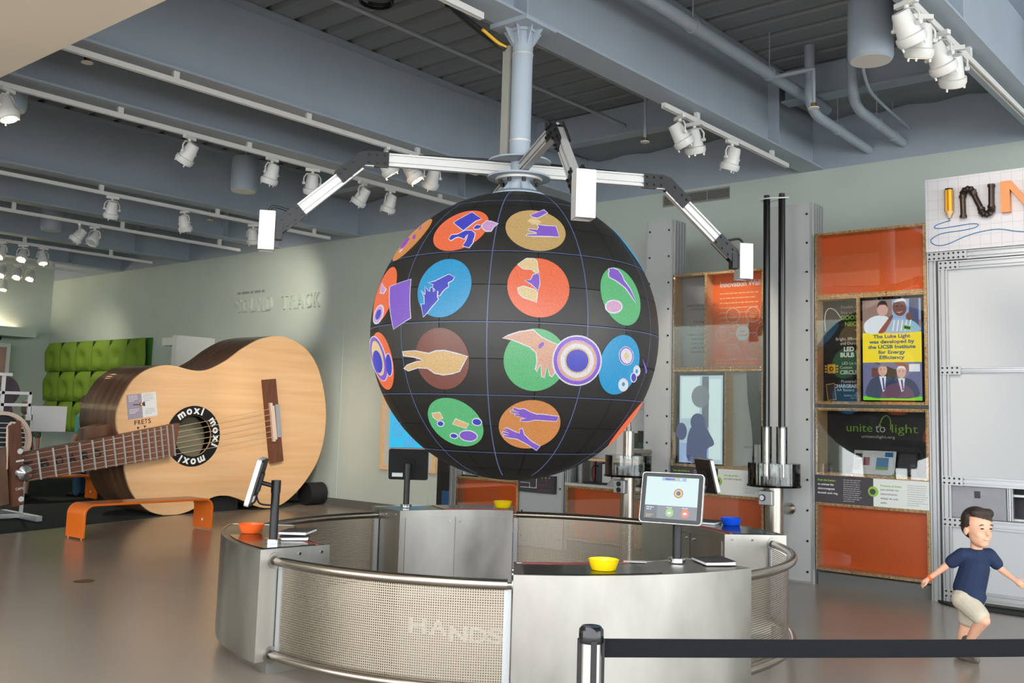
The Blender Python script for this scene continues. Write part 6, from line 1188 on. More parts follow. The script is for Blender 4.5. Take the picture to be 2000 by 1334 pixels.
for i, (s_, w_) in enumerate((('The Zegar', 0.17), ('Family Foundation', 0.27), ('', 0), ('In Memory of Our Dads', 0.32), ('Gilbert Roswell', 0.22), ('Ruth L.S. Levin', 0.23), ('Lydia S. Seiler', 0.22), ('Steve Kahn Zegar', 0.24))):
    if s_: text(s_, 0.024, 'slate', c5, (-5.745, IY, 2.775 - 0.05 * i), align='CENTER', width=w_, bold=0.015)
# --- mirror screen case
MB().box((-5.97, YE + 0.03, 1.15), (-5.36, YE + 0.09, 2.195)).build('screen_body', 'black_gloss', c6)
q6 = YE + 0.029
quad(c6, 'screen', 'scr_glow', (-5.93, q6, 1.165), 0.55, 0.99)
def pic6(col, pts, dy): return poly(c6, 'picture_shape', 'scr_' + col, pts, (-5.93, q6 - 0.002 - dy, 1.165), PX, PZ, 0.0006)
pic6('pale', [(0.02, 0.5), (0.26, 0.5), (0.26, 0.97), (0.02, 0.97)], 0); pic6('pale', [(0.38, 0.05), (0.53, 0.05), (0.53, 0.95), (0.38, 0.95)], 0); pic6('sky', [(0, 0.0), (0.38, 0.0), (0.38, 0.22), (0, 0.22)], 0)
pic6('pict', [(0.29, 0.4), (0.375, 0.4), (0.375, 0.98), (0.29, 0.98)], 0.0007); pic6('bar', ellipse(0.27, 0.75, 0.115, 0.125, 28), 0.0014)
pic6('dusk', crom([(0.10, 0.22), (0.13, 0.36), (0.19, 0.42), (0.33, 0.42), (0.39, 0.34), (0.45, 0.22), (0.36, 0.16), (0.34, 0.02), (0.12, 0.02)], 3), 0.002); pic6('dusk', ellipse(0.24, 0.46, 0.095, 0.1, 22), 0.0026); pic6('dusk', ellipse(0.03, 0.35, 0.07, 0.10, 18), 0.002)
m6 = c6
MB().prism(crom([(-5.06, 1.15), (-5.045, 1.35), (-5.06, 1.6), (-5.10, 1.85), (-5.115, 2.05), (-5.12, 2.19)], 4, False) + [(-4.90, 2.19), (-4.90, 1.15)], (0, YE + 0.10, 0), PX, PZ, (0, -0.01, 0)).build('dark_curve', 'black_gloss', c6)
MB().prism(crom([(-4.90, 1.95), (-4.96, 1.97), (-4.98, 2.08), (-4.99, 2.19)], 4, False) + [(-4.90, 2.19)], (0, YE + 0.088, 0), PX, PZ, (0, -0.006, 0)).build('grey_curve', 'baseboard', c6)
for x, w_ in ((-5.00, 0.04), (-4.95, 0.035)): MB().box((x, YE + 0.04, 1.18), (x + w_, YE + 0.08, 1.40)).build('white_tube', 'white_paint', c6)
# --- ferrofluid towers
def tower(x, y, label, tall):
    t = thing('fluid_tower', label, 'exhibit', (x, y, 0), group='clear fluid towers on steel poles')
    MB().cyl((x, y, 0), (x, y, 0.99), 0.098 if tall else 0.085, n=28).build('pole', 'steel_tube', t, smooth=True)
    MB().lathe([(0, 0.99), (0.27, 0.99), (0.275, 1.0), (0.27, 1.012), (0, 1.012)], (x, y, 0), 40).build('tray', 'black_gloss', t, smooth=True)
    MB().lathe([(0.262, 1.012), (0.262, 1.225), (0.255, 1.225), (0.255, 1.012)], (x, y, 0), 40).build('clear_drum', 'acrylic', t, smooth=True)
    MB().lathe([(0.262, 1.225), (0.262, 1.229), (0.05, 1.229)], (x, y, 0), 40).build('drum_lid', 'acrylic', t, smooth=True)
    for k in range(6): 
        a = R(60 * k + 15); MB().cyl((x + 0.235 * math.cos(a), y + 0.235 * math.sin(a), 1.012), (x + 0.235 * math.cos(a), y + 0.235 * math.sin(a), 1.225), 0.009, n=8).build('spacer_rod', 'bolt', t)
    for k in range(5):
        a = R(72 * k); MB().cyl((x + 0.1 * math.cos(a), y + 0.1 * math.sin(a), 1.012), (x + 0.1 * math.cos(a), y + 0.1 * math.sin(a), 1.09), 0.035, n=14).build('coil', 'bolt', t, smooth=True)
    MB().cyl((x, y + 0.05, 0.75), (x, YE - 0.014, 0.75), 0.04, n=18).build('wall_arm', 'steel_tube', t, smooth=True)
    MB().cyl((x, YE - 0.03, 0.75), (x, YE - 0.014, 0.75), 0.06, n=20).build('arm_flange', 'steel_tube', t, smooth=True)
    q = Vector((x - 0.03, y - 0.09, 0.88))
    MB().obox(q, PX * 0.075, PY * 0.05, PZ * 0.075).build('control_box', 'alu', t, bevel=0.01)
    if tall:
        MB().cyl(q - PY * 0.05 - PX * 0.03, q - PY * 0.062 - PX * 0.03, 0.034, n=24).build('button_bezel', 'black', t); MB().cyl(q - PY * 0.06 - PX * 0.03, q - PY * 0.066 - PX * 0.03, 0.025, n=24).build('button', 'white_paint', t)
        for dx in (-0.085, 0.085):
            MB().cyl((x + dx, y, 1.585), (x + dx, y, 4.0), 0.036, n=24).build('black_tube', 'black_gloss', t, smooth=True)
            MB().lathe([(0.056, 1.229), (0.056, 1.60), (0.051, 1.60), (0.051, 1.229)], (x + dx, y, 0), 24).build('clear_sleeve', 'acrylic', t, smooth=True)
            MB().cyl((x + dx, y, 1.06), (x + dx, y, 1.585), 0.036, n=20).build('lower_tube', 'steel_tube', t, smooth=True)
            MB().cyl((x + dx, y, 4.0), (x + dx, y, 4.035), 0.030, n=20).build('tube_cap', 'black', t, smooth=True)
        MB().tube([(x + 0.155 * math.cos(R(k * 10)), y + 0.07 * math.sin(R(k * 10)), 3.985 + 0.006 * math.sin(R(k * 20))) for k in range(37)], 0.008, 7).build('top_loop', 'white_paint', t, smooth=True)
    else:
        MB().cyl((x, y, 1.19), (x, y, 1.50), 0.062, n=26).build('upper_cylinder', 'steel_tube', t, smooth=True)
        MB().cyl((x, y, 1.5), (x, y, 1.75), 0.03, 0.012, n=16).build('glass_flask', 'acrylic', t, smooth=True)
        for dz in (0.03, -0.035): MB().cyl(q - PY * 0.05 + PZ * dz, q - PY * 0.06 + PZ * dz, 0.028, n=20).build('sensor_eye', 'black', t)
        MB().cyl((x, y + 0.05, 1.26), (x, YE - 0.014, 1.26), 0.032, n=18).build('wall_arm', 'steel_tube', t, smooth=True)
tower(-4.56, 9.56, 'tall twin black tubes above a clear drum on a steel pole', True)
tower(-6.30, 9.50, 'short steel cylinder above a clear drum on a pole right of the sphere', False)
# --- shelf with maker items behind the sphere
sh = thing('maker_shelf', 'shelf unit with slotted frame behind the lower right of the sphere', 'shelf', (-6.97, YE + 0.3, 0.80))
MB().box((-7.52, YE - 0.03, 0.805), (-6.43, YE + 0.5, 0.835)).build('shelf_board', 'alu_bright', sh)
MB().box((-7.52, YE + 0.5, 0.835), (-6.43, YE + 0.52, 3.9)).build('back_board', 'pale_grey', sh)
MB().box((-7.40, YE + 0.2, 1.11), (-6.43, YE + 0.5, 1.135)).build('shelf_board', 'plywood', sh)
extrusion(sh, 'upright', (-7.38, YE + 0.1, 0.835), (-7.38, YE + 0.1, 3.9), 0.05, 0.05, -PY)
extrusion(sh, 'upright', (-7.5, YE + 0.0, 0.835), (-7.5, YE + 0.0, 3.9), 0.08, 0.08, -PY)
MB().lathe([(0.15, 0), (0.0, 0.19)], (-6.76, 9.99, 0.837), 36).build('paper_cone', 'grey_sheet', smooth=False, label='white paper cone standing on the maker shelf under the sphere', cat='cone')
pt_ = thing('print_poster', 'poster with a dark landscape photograph behind the short steel cylinder', 'poster', (-6.75, YE + 0.49, 1.2))
MB().box((-7.10, YE + 0.47, 1.15), (-6.45, YE + 0.49, 1.75)).build('sheet', 'paper', pt_); MB().box((-6.98, YE + 0.466, 1.28), (-6.62, YE + 0.47, 1.47)).build('photo', 'dress_green', pt_); MB().box((-6.78, YE + 0.463, 1.36), (-6.60, YE + 0.466, 1.50)).build('photo', 'slate', pt_)
text('PLAYS', 0.03, 'ink', pt_, (-6.86, YE + 0.469, 1.20), bold=0.02)
mk = thing('desk_machine', 'small dark desk machine with a cable and red stripe on the maker shelf', 'machine', (-7.0, YE + 0.25, 0.837))
MB().box((-7.18, YE + 0.2, 0.837), (-6.92, YE + 0.42, 1.08)).build('body', 'pale_grey', mk); MB().box((-7.20, YE + 0.18, 0.837), (-7.12, YE + 0.42, 1.09)).build('side', 'slate', mk); MB().box((-6.98, YE + 0.19, 0.84), (-6.93, YE + 0.2, 1.08)).build('stripe', 'red_strip', mk); MB().box((-7.30, YE + 0.05, 0.837), (-6.95, YE + 0.18, 0.855)).build('keyboard', 'black', mk)
MB().tube(crom([(-7.15, YE + 0.2, 1.05), (-7.2, YE + 0.12, 1.05), (-7.2, YE + 0.1, 0.93), (-7.16, YE + 0.1, 0.86)], 5, False), 0.008, 7).build('cable', 'black', mk, smooth=True)
MB().box((-7.30, YE + 0.25, 0.837), (-7.27, YE + 0.3, 1.1)).build('red_bar', 'red_strip', label='red upright bar at the left end of the maker shelf', cat='bar')
MB().lathe([(0, 0), (0.08, 0.01), (0.12, 0.08), (0.12, 0.2), (0.08, 0.25), (0, 0.26)], (-6.62, YE + 0.3, 0.837), 24).build('chrome_jar', 'chrome', smooth=True, label='chrome jar at the right end of the maker shelf', cat='jar')
cb = thing('circuit_board', 'dark framed circuit diagram board on the low grey post', 'board', (-7.95, YE - 0.04, 0.66))
MB().box((-8.24, YE - 0.07, 0.68), (-7.66, YE - 0.014, 0.90)).build('panel', 'slate', cb)
for k, (a, b) in enumerate((((-8.2, 0.80), (-8.05, 0.80)), ((-8.05, 0.80), (-8.05, 0.74)), ((-8.2, 0.74), (-7.94, 0.74)), ((-7.94, 0.74), (-7.94, 0.86)), ((-7.9, 0.78), (-7.78, 0.78)), ((-7.78, 0.78), (-7.78, 0.86)), ((-7.9, 0.72), (-7.72, 0.72)))):
    mb = MB().box((min(a[0], b[0]) - 0.003, YE - 0.073, min(a[1], b[1]) - 0.003), (max(a[0], b[0]) + 0.003, YE - 0.07, max(a[1], b[1]) + 0.003)); mb.build('trace', 'white_ink' if k < 4 else 'red_strip', cb)
for x in (-7.90, -7.84, -7.78, -7.72): MB().cyl((x, YE - 0.085, 0.875), (x, YE - 0.07, 0.875), 0.012, n=10).build('terminal', 'chrome', cb)
ex = thing('slotted_upright', 'cluster of slotted aluminium uprights left of the far orange case', 'frame', (-9.5, YE + 0.05, 0))
for x in (-9.44, -9.52): extrusion(ex, 'profile', (x, YE + 0.03, 0), (x, YE + 0.03, 4.0), 0.07, 0.08, -PY)
MB().box((-9.4, YE + 0.12, 0.82), (-8.30, YE + 0.15, 4.0)).build('upper_sheet', 'grey_sheet', ex)
for k in range(6): extrusion(ex, 'profile', (-9.3 + 0.09 * k, YE + 0.10, 0.82), (-9.3 + 0.09 * k, YE + 0.10, 1.2), 0.06, 0.02, -PY)
# --- right sign and frame
sg = thing('innovation_sign', 'white gridded sign with letters of pencil, pipe and orange wood', 'sign', (-2.2, YE - 0.04, 3.345))
MB().box((-3.135, YE - 0.035, 3.345), (-1.2, YE, 4.07)).build('board', 'sign_board', sg)
fy = YE - 0.036
for k in range(20): MB().box((-3.11 + 0.095 * k, fy - 0.0005, 3.35), (-3.108 + 0.095 * k, fy + 0.001, 4.065)).build('grid_line', 'grid_ink', sg)
for k in range(8): MB().box((-3.13, fy - 0.0005, 3.38 + 0.095 * k), (-1.21, fy + 0.001, 3.382 + 0.095 * k)).build('grid_line', 'grid_ink', sg)
pc = MB().cyl((-2.897, YE - 0.08, 3.72), (-2.897, YE - 0.08, 3.93), 0.040, n=6).build('pencil_letter', 'pencil_yellow', sg)
MB().cyl((-2.897, YE - 0.08, 3.93), (-2.897, YE - 0.08, 3.945), 0.041, n=6).build('pencil_end', 'bolt', pc); MB().cyl((-2.897, YE - 0.08, 3.72), (-2.900, YE - 0.08, 3.655), 0.040, 0.009, n=12).build('pencil_point', 'pencil_wood', pc); MB().cyl((-2.900, YE - 0.08, 3.655), (-2.9005, YE - 0.08, 3.637), 0.009, 0.001, n=10).build('pencil_lead', 'blue_ink', pc)
for a in (30, 90, 150, 210, 270, 330): q = Vector((-2.897 + 0.041 * math.cos(R(a + 0)), YE - 0.08 + 0.041 * math.sin(R(a + 0)), 3.72)); MB().cyl(q, q + PZ * 0.21, 0.0025, n=5).build('pencil_edge', 'bolt', pc)
py = YE - 0.085
for nm, p0, p1 in (('pipe_length', (-2.769, 3.655), (-2.772, 3.855)), ('pipe_length', (-2.675, 3.87), (-2.607, 3.71)), ('pipe_length', (-2.518, 3.72), (-2.515, 3.93))): MB().cyl((p0[0], py, p0[1]), (p1[0], py, p1[1]), 0.026, n=18).build(nm, 'iron_pipe', sg, smooth=True)
for x, z in ((-2.769, 3.655), (-2.772, 3.85), (-2.673, 3.865), (-2.609, 3.715), (-2.518, 3.725), (-2.515, 3.925)): MB().cyl((x, py, z - 0.012), (x, py, z + 0.012), 0.034, n=18).build('pipe_collar', 'iron_pipe', sg, smooth=True)
for cx, cz, r_, a0_, a1_ in ((-2.722, 3.862, 0.048, 190, -5), (-2.563, 3.708, 0.046, 175, 370)):
    pts = [(cx + r_ * math.cos(R(a0_ + (a1_ - a0_) * i / 12)), py, cz + r_ * 1.15 * math.sin(R(a0_ + (a1_ - a0_) * i / 12))) for i in range(13)]
    bd_ = MB().tube(pts, [0.028 if i % 2 else 0.036 for i in range(13)], 14).build('flexible_bend', 'iron_pipe', sg)
MB().prism([(-2.432, 3.655), (-2.432, 3.95), (-2.345, 3.95), (-2.19, 3.73), (-2.19, 3.95), (-2.115, 3.95), (-2.115, 3.655), (-2.20, 3.655), (-2.355, 3.87), (-2.355, 3.655)], (0, YE - 0.036, 0), PX, PZ, (0, -0.06, 0)).build('wood_letter', 'copper_letter', sg)
for k, ch in enumerate('OVATION'):
    if k < 4: text(ch, 0.28, 'copper_letter', sg, (-2.05 + 0.23 * k, YE - 0.036, 3.66), ext=0.05, bold=0.03, width=0.19, name='wood_letter')
MB().tube(crom([(x, fy - 0.004, z) for x, z in ((-2.901, 3.639), (-3.021, 3.611), (-3.05, 3.584), (-2.973, 3.571), (-2.738, 3.586), (-2.655, 3.578), (-2.67, 3.549), (-2.785, 3.531), (-2.974, 3.52), (-3.071, 3.479), (-3.081, 3.44), (-3.024, 3.404), (-2.928, 3.41), (-2.787, 3.462), (-2.648, 3.498), (-2.467, 3.509), (-2.249, 3.462), (-1.9, 3.45), (-1.5, 3.5))], 5, False), 0.004, 6).build('drawn_line', 'blue_ink', sg, smooth=True)
wf = thing('wall_frame', 'slotted aluminium frame with white boards at the right edge', 'frame', (-2.2, YE + 0.05, 0))
extrusion(wf, 'upright', (-3.10, YE, 0), (-3.10, YE, 3.34), 0.085, 0.09, -PY, 'alu', 2); extrusion(wf, 'upright', (-2.99, YE - 0.01, 0.0), (-2.99, YE - 0.01, 3.25), 0.085, 0.09, -PY, 'alu', 2)
for z, h in ((3.30, 0.085), (3.205, 0.085), (2.187, 0.045), (1.14, 0.08), (0.752, 0.085), (0.09, 0.09)):
    extrusion(wf, 'cross_rail', (-2.95, YE - 0.005, z), (-1.0, YE - 0.005, z), h, 0.08, -PY, 'alu', 2)
for z0, z1 in ((2.21, 3.162), (1.18, 2.164), (0.135, 0.71)): MB().box((-2.95, YE + 0.02, z0), (-1.0, YE + 0.035, z1)).build('white_board', 'board', wf)
for z, nx, x0_ in ((3.30, 8, -3.115), (3.205, 4, -3.01), (1.14, 4, -3.01), (0.752, 4, -3.01), (0.09, 4, -3.01), (2.187, 4, -3.01)):
    w_ = 0.045 * nx + 0.01; pz = MB().box((x0_ - 0.02, YE - 0.018, z - 0.042), (x0_ - 0.02 + w_, YE - 0.010, z + 0.042)).build('joint_plate', 'alu', wf)
    for i in range(nx):
        for dz in (-0.022, 0.022): MB().cyl((x0_ + 0.005 + 0.045 * i, YE - 0.024, z + dz), (x0_ + 0.005 + 0.045 * i, YE - 0.018, z + dz), 0.010, n=8).build('bolt', 'bolt', pz)
MB().box((-2.95, YE + 0.03, 0.80), (-2.48, YE + 0.04, 1.10)).build('perforated_sheet', 'perf_grey', wf)
MB().box((-2.75, YE + 0.024, 0.99), (-2.70, YE + 0.03, 1.055)).build('sticker', 'slate', wf)
for z in (0.80, 1.02): MB().box((-2.48, YE + 0.1, z), (-1.0, YE + 0.3, z + 0.02)).build('inner_shelf', 'alu', wf)
MB().box((-2.48, YE + 0.3, 0.80), (-1.0, YE + 0.31, 1.10)).build('inner_back', 'slate', wf); extrusion(wf, 'inner_upright', (-2.45, YE + 0.05, 0.8), (-2.45, YE + 0.05, 1.1), 0.045, 0.05, -PY)
MB().prism(crom([(-3.06, 9.93), (-2.95, 9.80), (-2.7, 9.76), (-1.0, 9.74), (-1.0, 10.0), (-2.9, 10.0)], 4), (0, 0, 0.001), PX, PY, (0, 0, 0.014)).build('floor_mat', 'black_rubber', label='thin black rubber mat on the floor behind the boy', cat='mat')
# --- left background: green relief tiles, white box, poster, bin
gp = thing('acoustic_panels', 'green dimpled relief tiles on the wall behind the guitar', 'wall panels', (-22.5, YW - 0.05, 1.0))
MB().box((-24.9, YW - 0.03, 1.0), (-20.1, YW - 0.002, 3.15)).build('backing', 'dimple_green', gp)
def tile_mesh():
    vs = []; fs = []; n = 10; w_, h = 0.775, 0.705
    for j in range(n + 1):
        for i in range(n + 1):
            u, v_ = i / n, j / n; wob = 0.05 * math.sin(v_ * math.pi * 2 - 0.6)
            d1 = math.exp(-(((u - 0.5) / 0.20) ** 2 + ((v_ - 0.42) / 0.22) ** 2)); d2 = math.exp(-(((u - 0.08) / 0.14) ** 2 + ((v_ - 0.97) / 0.16) ** 2))
            vs.append((w_ * (u + wob * (1 if 0 < i < n else 1) * 0.6) - w_ / 2, -0.09 - 0.15 * (math.sin(math.pi * min(1, max(0, u))) * math.sin(math.pi * v_)) ** 0.5 + 0.17 * d1 + 0.09 * d2, h * v_))
    for j in range(n):
        for i in range(n):
            a = j * (n + 1) + i; fs.append((a, a + 1, a + n + 2, a + n + 1))
    return MB().add(vs, fs)
t0 = tile_mesh().xform(Matrix.Translation((-24.5, YW - 0.04, 2.435))).build('relief_tile', 'wedge_green', gp, smooth=True)
for j in range(3):
    for i in range(6):
        if i or j: c_ = t0.copy(); COL.objects.link(c_); c_.parent = gp; c_.location = (0.79 * i, 0, -0.72 * j)
wb = thing('partition_wall', 'short white partition wall and doorway lintel behind the guitar neck', 'partition', (-17.8, 11.0, 0))
MB().box((-17.86, 10.57, 0), (-17.7, 11.425, 3.055)).build('partition', 'white_paint', wb); MB().box((-18.55, 10.75, 2.88), (-17.865, 11.425, 3.04)).build('lintel', 'white_paint', wb)
MB().box((-18.55, 11.40, 0), (-17.865, 11.425, 2.88)).build('doorway_shade_sheet', 'slot', wb)  # dark sheet on the wall stands in for shade inside the opening
wc = thing('wall_pier', 'pale pier beside a recess left of the green tiles', 'pier', (-24.9, 10.0, 0))
MB().box((-25.08, 9.9, 0), (-24.6, 10.3, 3.05)).build('pier', 'white_paint', wc)
po = thing('gear_poster', 'framed cyan panel with gear outlines on the wall left of the sphere', 'poster', (-11.9, YW - 0.05, 0.7))
for a, b in (((-12.52, 0.70), (-12.45, 2.6)), ((-11.28, 0.70), (-11.21, 2.6)), ((-12.45, 2.53), (-11.28, 2.6)), ((-12.45, 0.70), (-11.28, 0.77))): MB().box((a[0], YW - 0.06, a[1]), (b[0], YW - 0.002, b[1])).build('frame_board', 'plywood', po)
MB().box((-12.45, YW - 0.02, 0.77), (-11.28, YW - 0.004, 2.53)).build('mount', 'pale_grey', po); MB().box((-12.33, YW - 0.028, 0.9), (-11.48, YW - 0.02, 2.4)).build('cyan_screen', 'scr_cyan', po)
for x, z, r_ in ((-12.12, 1.38, 0.12), (-11.85, 1.15, 0.10), (-11.72, 1.36, 0.05), (-12.2, 1.72, 0.06)):
    for q0, q1 in ((0.85, 1.0), (0.35, 0.5)): ring(po, 'gear_outline', 'scr_gear', x, z, r_ * q0, r_ * q1, (0, YW - 0.0285, 0))
    for k in range(8): a = R(45 * k); MB().box((x + r_ * 1.1 * math.cos(a) - 0.014, YW - 0.0295, z + r_ * 1.1 * math.sin(a) - 0.014), (x + r_ * 1.1 * math.cos(a) + 0.014, YW - 0.0285, z + r_ * 1.1 * math.sin(a) + 0.014)).build('gear_tooth', 'scr_gear', po)
MB().box((-10.55, 10.75, 0), (-10.3, 10.95, 1.05)).build('black_pedestal', 'black', label='narrow black pedestal behind the far touchscreen', cat='pedestal', bevel=0.01)
bn_ = thing('waste_bin', 'dark bin with blue lower half left of the slotted uprights', 'bin', (-9.95, 10.6, 0))
MB().box((-10.1, 10.4, 0), (-9.75, 10.75, 0.55)).build('body', 'blue_bin', bn_, bevel=0.01); MB().box((-10.12, 10.38, 0.55), (-9.73, 10.77, 0.82)).build('lid', 'black_rubber', bn_, bevel=0.01)
MB().lathe([(0, 0), (0.05, -0.01), (0.07, -0.05), (0.05, -0.10), (0, -0.12)], (-24.35, 9.9, 3.2), 20).build('dome_camera', 'black_gloss', label='small black dome camera under the lit ledge at the far left', cat='camera', smooth=True)
# ------------------------------------------------------------------ people
def blob(caps, voxel, smooth=6, fac=0.5):
    """one continuous surface grown from tapered capsules and ellipsoids"""
    bm = bmesh.new()
    for c_ in caps:
        if c_[0] == 'c':
            _, p0, p1, r0, r1 = c_; p0, p1 = Vector(p0), Vector(p1); d = p1 - p0; L = d.length; q = d.to_track_quat('Z', 'Y').to_matrix().to_4x4()
            n, k = 14, 5; prof = [(r0 * math.cos(R(t)), r0 * math.sin(R(t))) for t in (-90, -60, -30, 0)] + [(r1 * math.cos(R(t)), L + r1 * math.sin(R(t))) for t in (0, 30, 60, 90)]
            rows = []
            for (rr, zz) in prof:
                if rr < 1e-6: rows.append([bm.verts.new(Matrix.Translation(p0) @ q @ Vector((0, 0, zz)))])
                else: rows.append([bm.verts.new(Matrix.Translation(p0) @ q @ Vector((rr * math.cos(2 * math.pi * i / n), rr * math.sin(2 * math.pi * i / n), zz))) for i in range(n)])
            for a, b in zip(rows, rows[1:]):
                for i in range(n):
                    j = (i + 1) % n
                    if len(a) == 1: bm.faces.new((a[0], b[j], b[i]))
                    elif len(b) == 1: bm.faces.new((a[i], a[j], b[0]))
                    else: bm.faces.new((a[i], a[j], b[j], b[i]))
        else:
            _, p, rad, rot = c_; m = Matrix.Translation(Vector(p)) @ Euler([R(v) for v in rot]).to_matrix().to_4x4() @ Matrix.Diagonal((*rad, 1))
            bmesh.ops.create_uvsphere(bm, u_segments=20, v_segments=12, radius=1.0, matrix=m)
    bmesh.ops.recalc_face_normals(bm, faces=bm.faces[:])
    me = bpy.data.meshes.new('b'); bm.to_mesh(me); bm.free()
    o = bpy.data.objects.new('b', me); COL.objects.link(o)
    rm = o.modifiers.new('r', 'REMESH'); rm.mode = 'VOXEL'; rm.voxel_size = voxel
    if smooth: sm = o.modifiers.new('s', 'SMOOTH'); sm.iterations = smooth; sm.factor = fac
    dg = bpy.context.evaluated_depsgraph_get(); ev = o.evaluated_get(dg); m2 = bpy.data.meshes.new_from_object(ev)
    mb = MB(); mb.add([v.co.copy() for v in m2.vertices], [tuple(p.vertices) for p in m2.polygons])
    bpy.data.objects.remove(o); bpy.data.meshes.remove(me); bpy.data.meshes.remove(m2)
    return mb
def hand(w, d, side, s):
    """palm and five curled fingers: w wrist, d hand direction, side = thumb side"""
    w, d, side = Vector(w), Vector(d).normalized(), Vector(side); side = (side - d * side.dot(d)).normalized(); nn = d.cross(side); out = [('c', w, w + d * 0.045 * s, 0.017 * s, 0.021 * s)]
    for k, ln in enumerate((0.040, 0.046, 0.042, 0.034)):
        b = w + d * 0.055 * s + side * (0.018 - 0.012 * k) * s; m = b + (d * 0.9 - nn * 0.35).normalized() * ln * 0.55 * s; e = m + (d * 0.45 - nn * 0.9).normalized() * ln * 0.45 * s
        out += [('c', b - d * 0.015 * s, m, 0.0075 * s, 0.007 * s), ('c', m, e, 0.007 * s, 0.0058 * s)]
    b = w + d * 0.02 * s + side * 0.016 * s; m = b + (d * 0.6 + side * 0.75).normalized() * 0.028 * s; out += [('c', b, m, 0.009 * s, 0.008 * s), ('c', m, m + (d * 0.95 + side * 0.1).normalized() * 0.024 * s, 0.008 * s, 0.0065 * s)]
    return out
J = dict(pelvis=(-2.128, 7.55, 0.469), chest=(-2.085, 7.55, 0.66), neck=(-2.075, 7.55, 0.785), head=(-2.058, 7.535, 0.930), shR=(-2.150, 7.485, 0.745), shL=(-2.008, 7.615, 0.748), elR=(-2.273, 7.47, 0.640), haR=(-2.373, 7.46, 0.553), elL=(-1.937, 7.64, 0.650), haL=(-1.844, 7.60, 0.597), hipR=(-2.149, 7.50, 0.435), hipL=(-2.121, 7.60, 0.430), knR=(-1.998, 7.42, 0.325), anR=(-2.125, 7.51, 0.150), knL=(-2.172, 7.60, 0.240), anL=(-2.195, 7.59, 0.05))
J = {k: Vector(v_) for k, v_ in J.items()}
boy = thing('person', 'running boy in a navy T-shirt and khaki shorts at the right', 'person', (-2.15, 7.55, 0))
fd = Vector((0.80, -0.60, 0.0)).normalized(); sr = Vector((-0.60, -0.80, 0)).normalized()     # where he looks, his right-hand side
fr_ = fd.to_2d(); yaw = math.degrees(math.atan2(fd.y, fd.x)); H0 = J['head']
body = [('e', H0 + PZ * 0.0285, (0.1003, 0.0889, 0.1083), (0, 0, yaw)), ('e', H0 + fd * 0.0205 - PZ * 0.0513, (0.0752, 0.0684, 0.0752), (0, 0, yaw)), ('e', H0 + fd * 0.0513 - PZ * 0.0969, (0.0342, 0.0388, 0.0296), (0, 0, yaw)),
        ('e', H0 + fd * 0.1003 - PZ * 0.0228, (0.0182, 0.0137, 0.0205), (0, 0, yaw)), ('c', H0 + fd * 0.0889 + PZ * 0.0137, H0 + fd * 0.1049 - PZ * 0.0205, 0.0091, 0.0125),
        ('e', H0 + fd * 0.0513 - PZ * 0.0399 + sr * 0.0399, (0.0319, 0.0251, 0.0274), (0, 0, yaw)), ('e', H0 + fd * 0.0513 - PZ * 0.0399 - sr * 0.0399, (0.0319, 0.0251, 0.0274), (0, 0, yaw)),
        ('e', H0 - fd * 0.0091 - PZ * 0.0205 + sr * 0.0912, (0.0205, 0.0114, 0.0296), (0, 0, yaw)), ('e', H0 - fd * 0.0091 - PZ * 0.0205 - sr * 0.0912, (0.0205, 0.0114, 0.0296), (0, 0, yaw)),
        ('c', J['neck'] - PZ * 0.02, H0 - PZ * 0.05 - fd * 0.01, 0.042, 0.040), ('c', J['neck'] - PZ * 0.03, J['chest'], 0.05, 0.085), ('c', J['chest'], J['pelvis'], 0.085, 0.082),
        ('c', J['shR'], J['elR'], 0.034, 0.025), ('c', J['elR'], J['haR'], 0.025, 0.017), ('c', J['shL'], J['elL'], 0.034, 0.025), ('c', J['elL'], J['haL'], 0.025, 0.017),
        ('c', J['chest'] + PZ * 0.06, J['shR'], 0.05, 0.038), ('c', J['chest'] + PZ * 0.06, J['shL'], 0.05, 0.038),
        ('c', J['hipR'], J['knR'], 0.062, 0.042), ('c', J['knR'], (J['knR'] * 0.6 + J['anR'] * 0.4) - fd * 0.012, 0.040, 0.038), ('c', (J['knR'] * 0.6 + J['anR'] * 0.4) - fd * 0.012, J['anR'], 0.038, 0.025),
        ('c', J['hipL'], J['knL'], 0.062, 0.040), ('c', J['knL'], (J['knL'] * 0.6 + J['anL'] * 0.4) - fd * 0.012, 0.038, 0.037), ('c', (J['knL'] * 0.6 + J['anL'] * 0.4) - fd * 0.012, J['anL'], 0.037, 0.024)]
body += hand(J['haR'], J['haR'] - J['elR'], fd, 0.92) + hand(J['haL'], (J['haL'] - J['elL']) + Vector((0.02, 0, -0.02)), Vector((0, 0, 1)), 0.92)
blob(body, 0.0055, 5).build('body', 'skin', boy, smooth=True)
up_ = PZ
hair = [('e', H0 + PZ * 0.056 - fd * 0.012, (0.112, 0.098, 0.098), (0, 0, yaw)), ('e', H0 + PZ * 0.012 - fd * 0.045, (0.074, 0.090, 0.092), (0, 0, yaw)), ('c', H0 + PZ * 0.112 + fd * 0.045 + sr * 0.05, H0 + PZ * 0.108 + fd * 0.050 - sr * 0.05, 0.034, 0.036), ('c', H0 + PZ * 0.015 + sr * 0.088 - fd * 0.005, H0 + PZ * 0.08 + sr * 0.078, 0.012, 0.034), ('c', H0 + PZ * 0.015 - sr * 0.088 - fd * 0.005, H0 + PZ * 0.08 - sr * 0.078, 0.012, 0.034)]
hb = blob(hair, 0.006, 3)
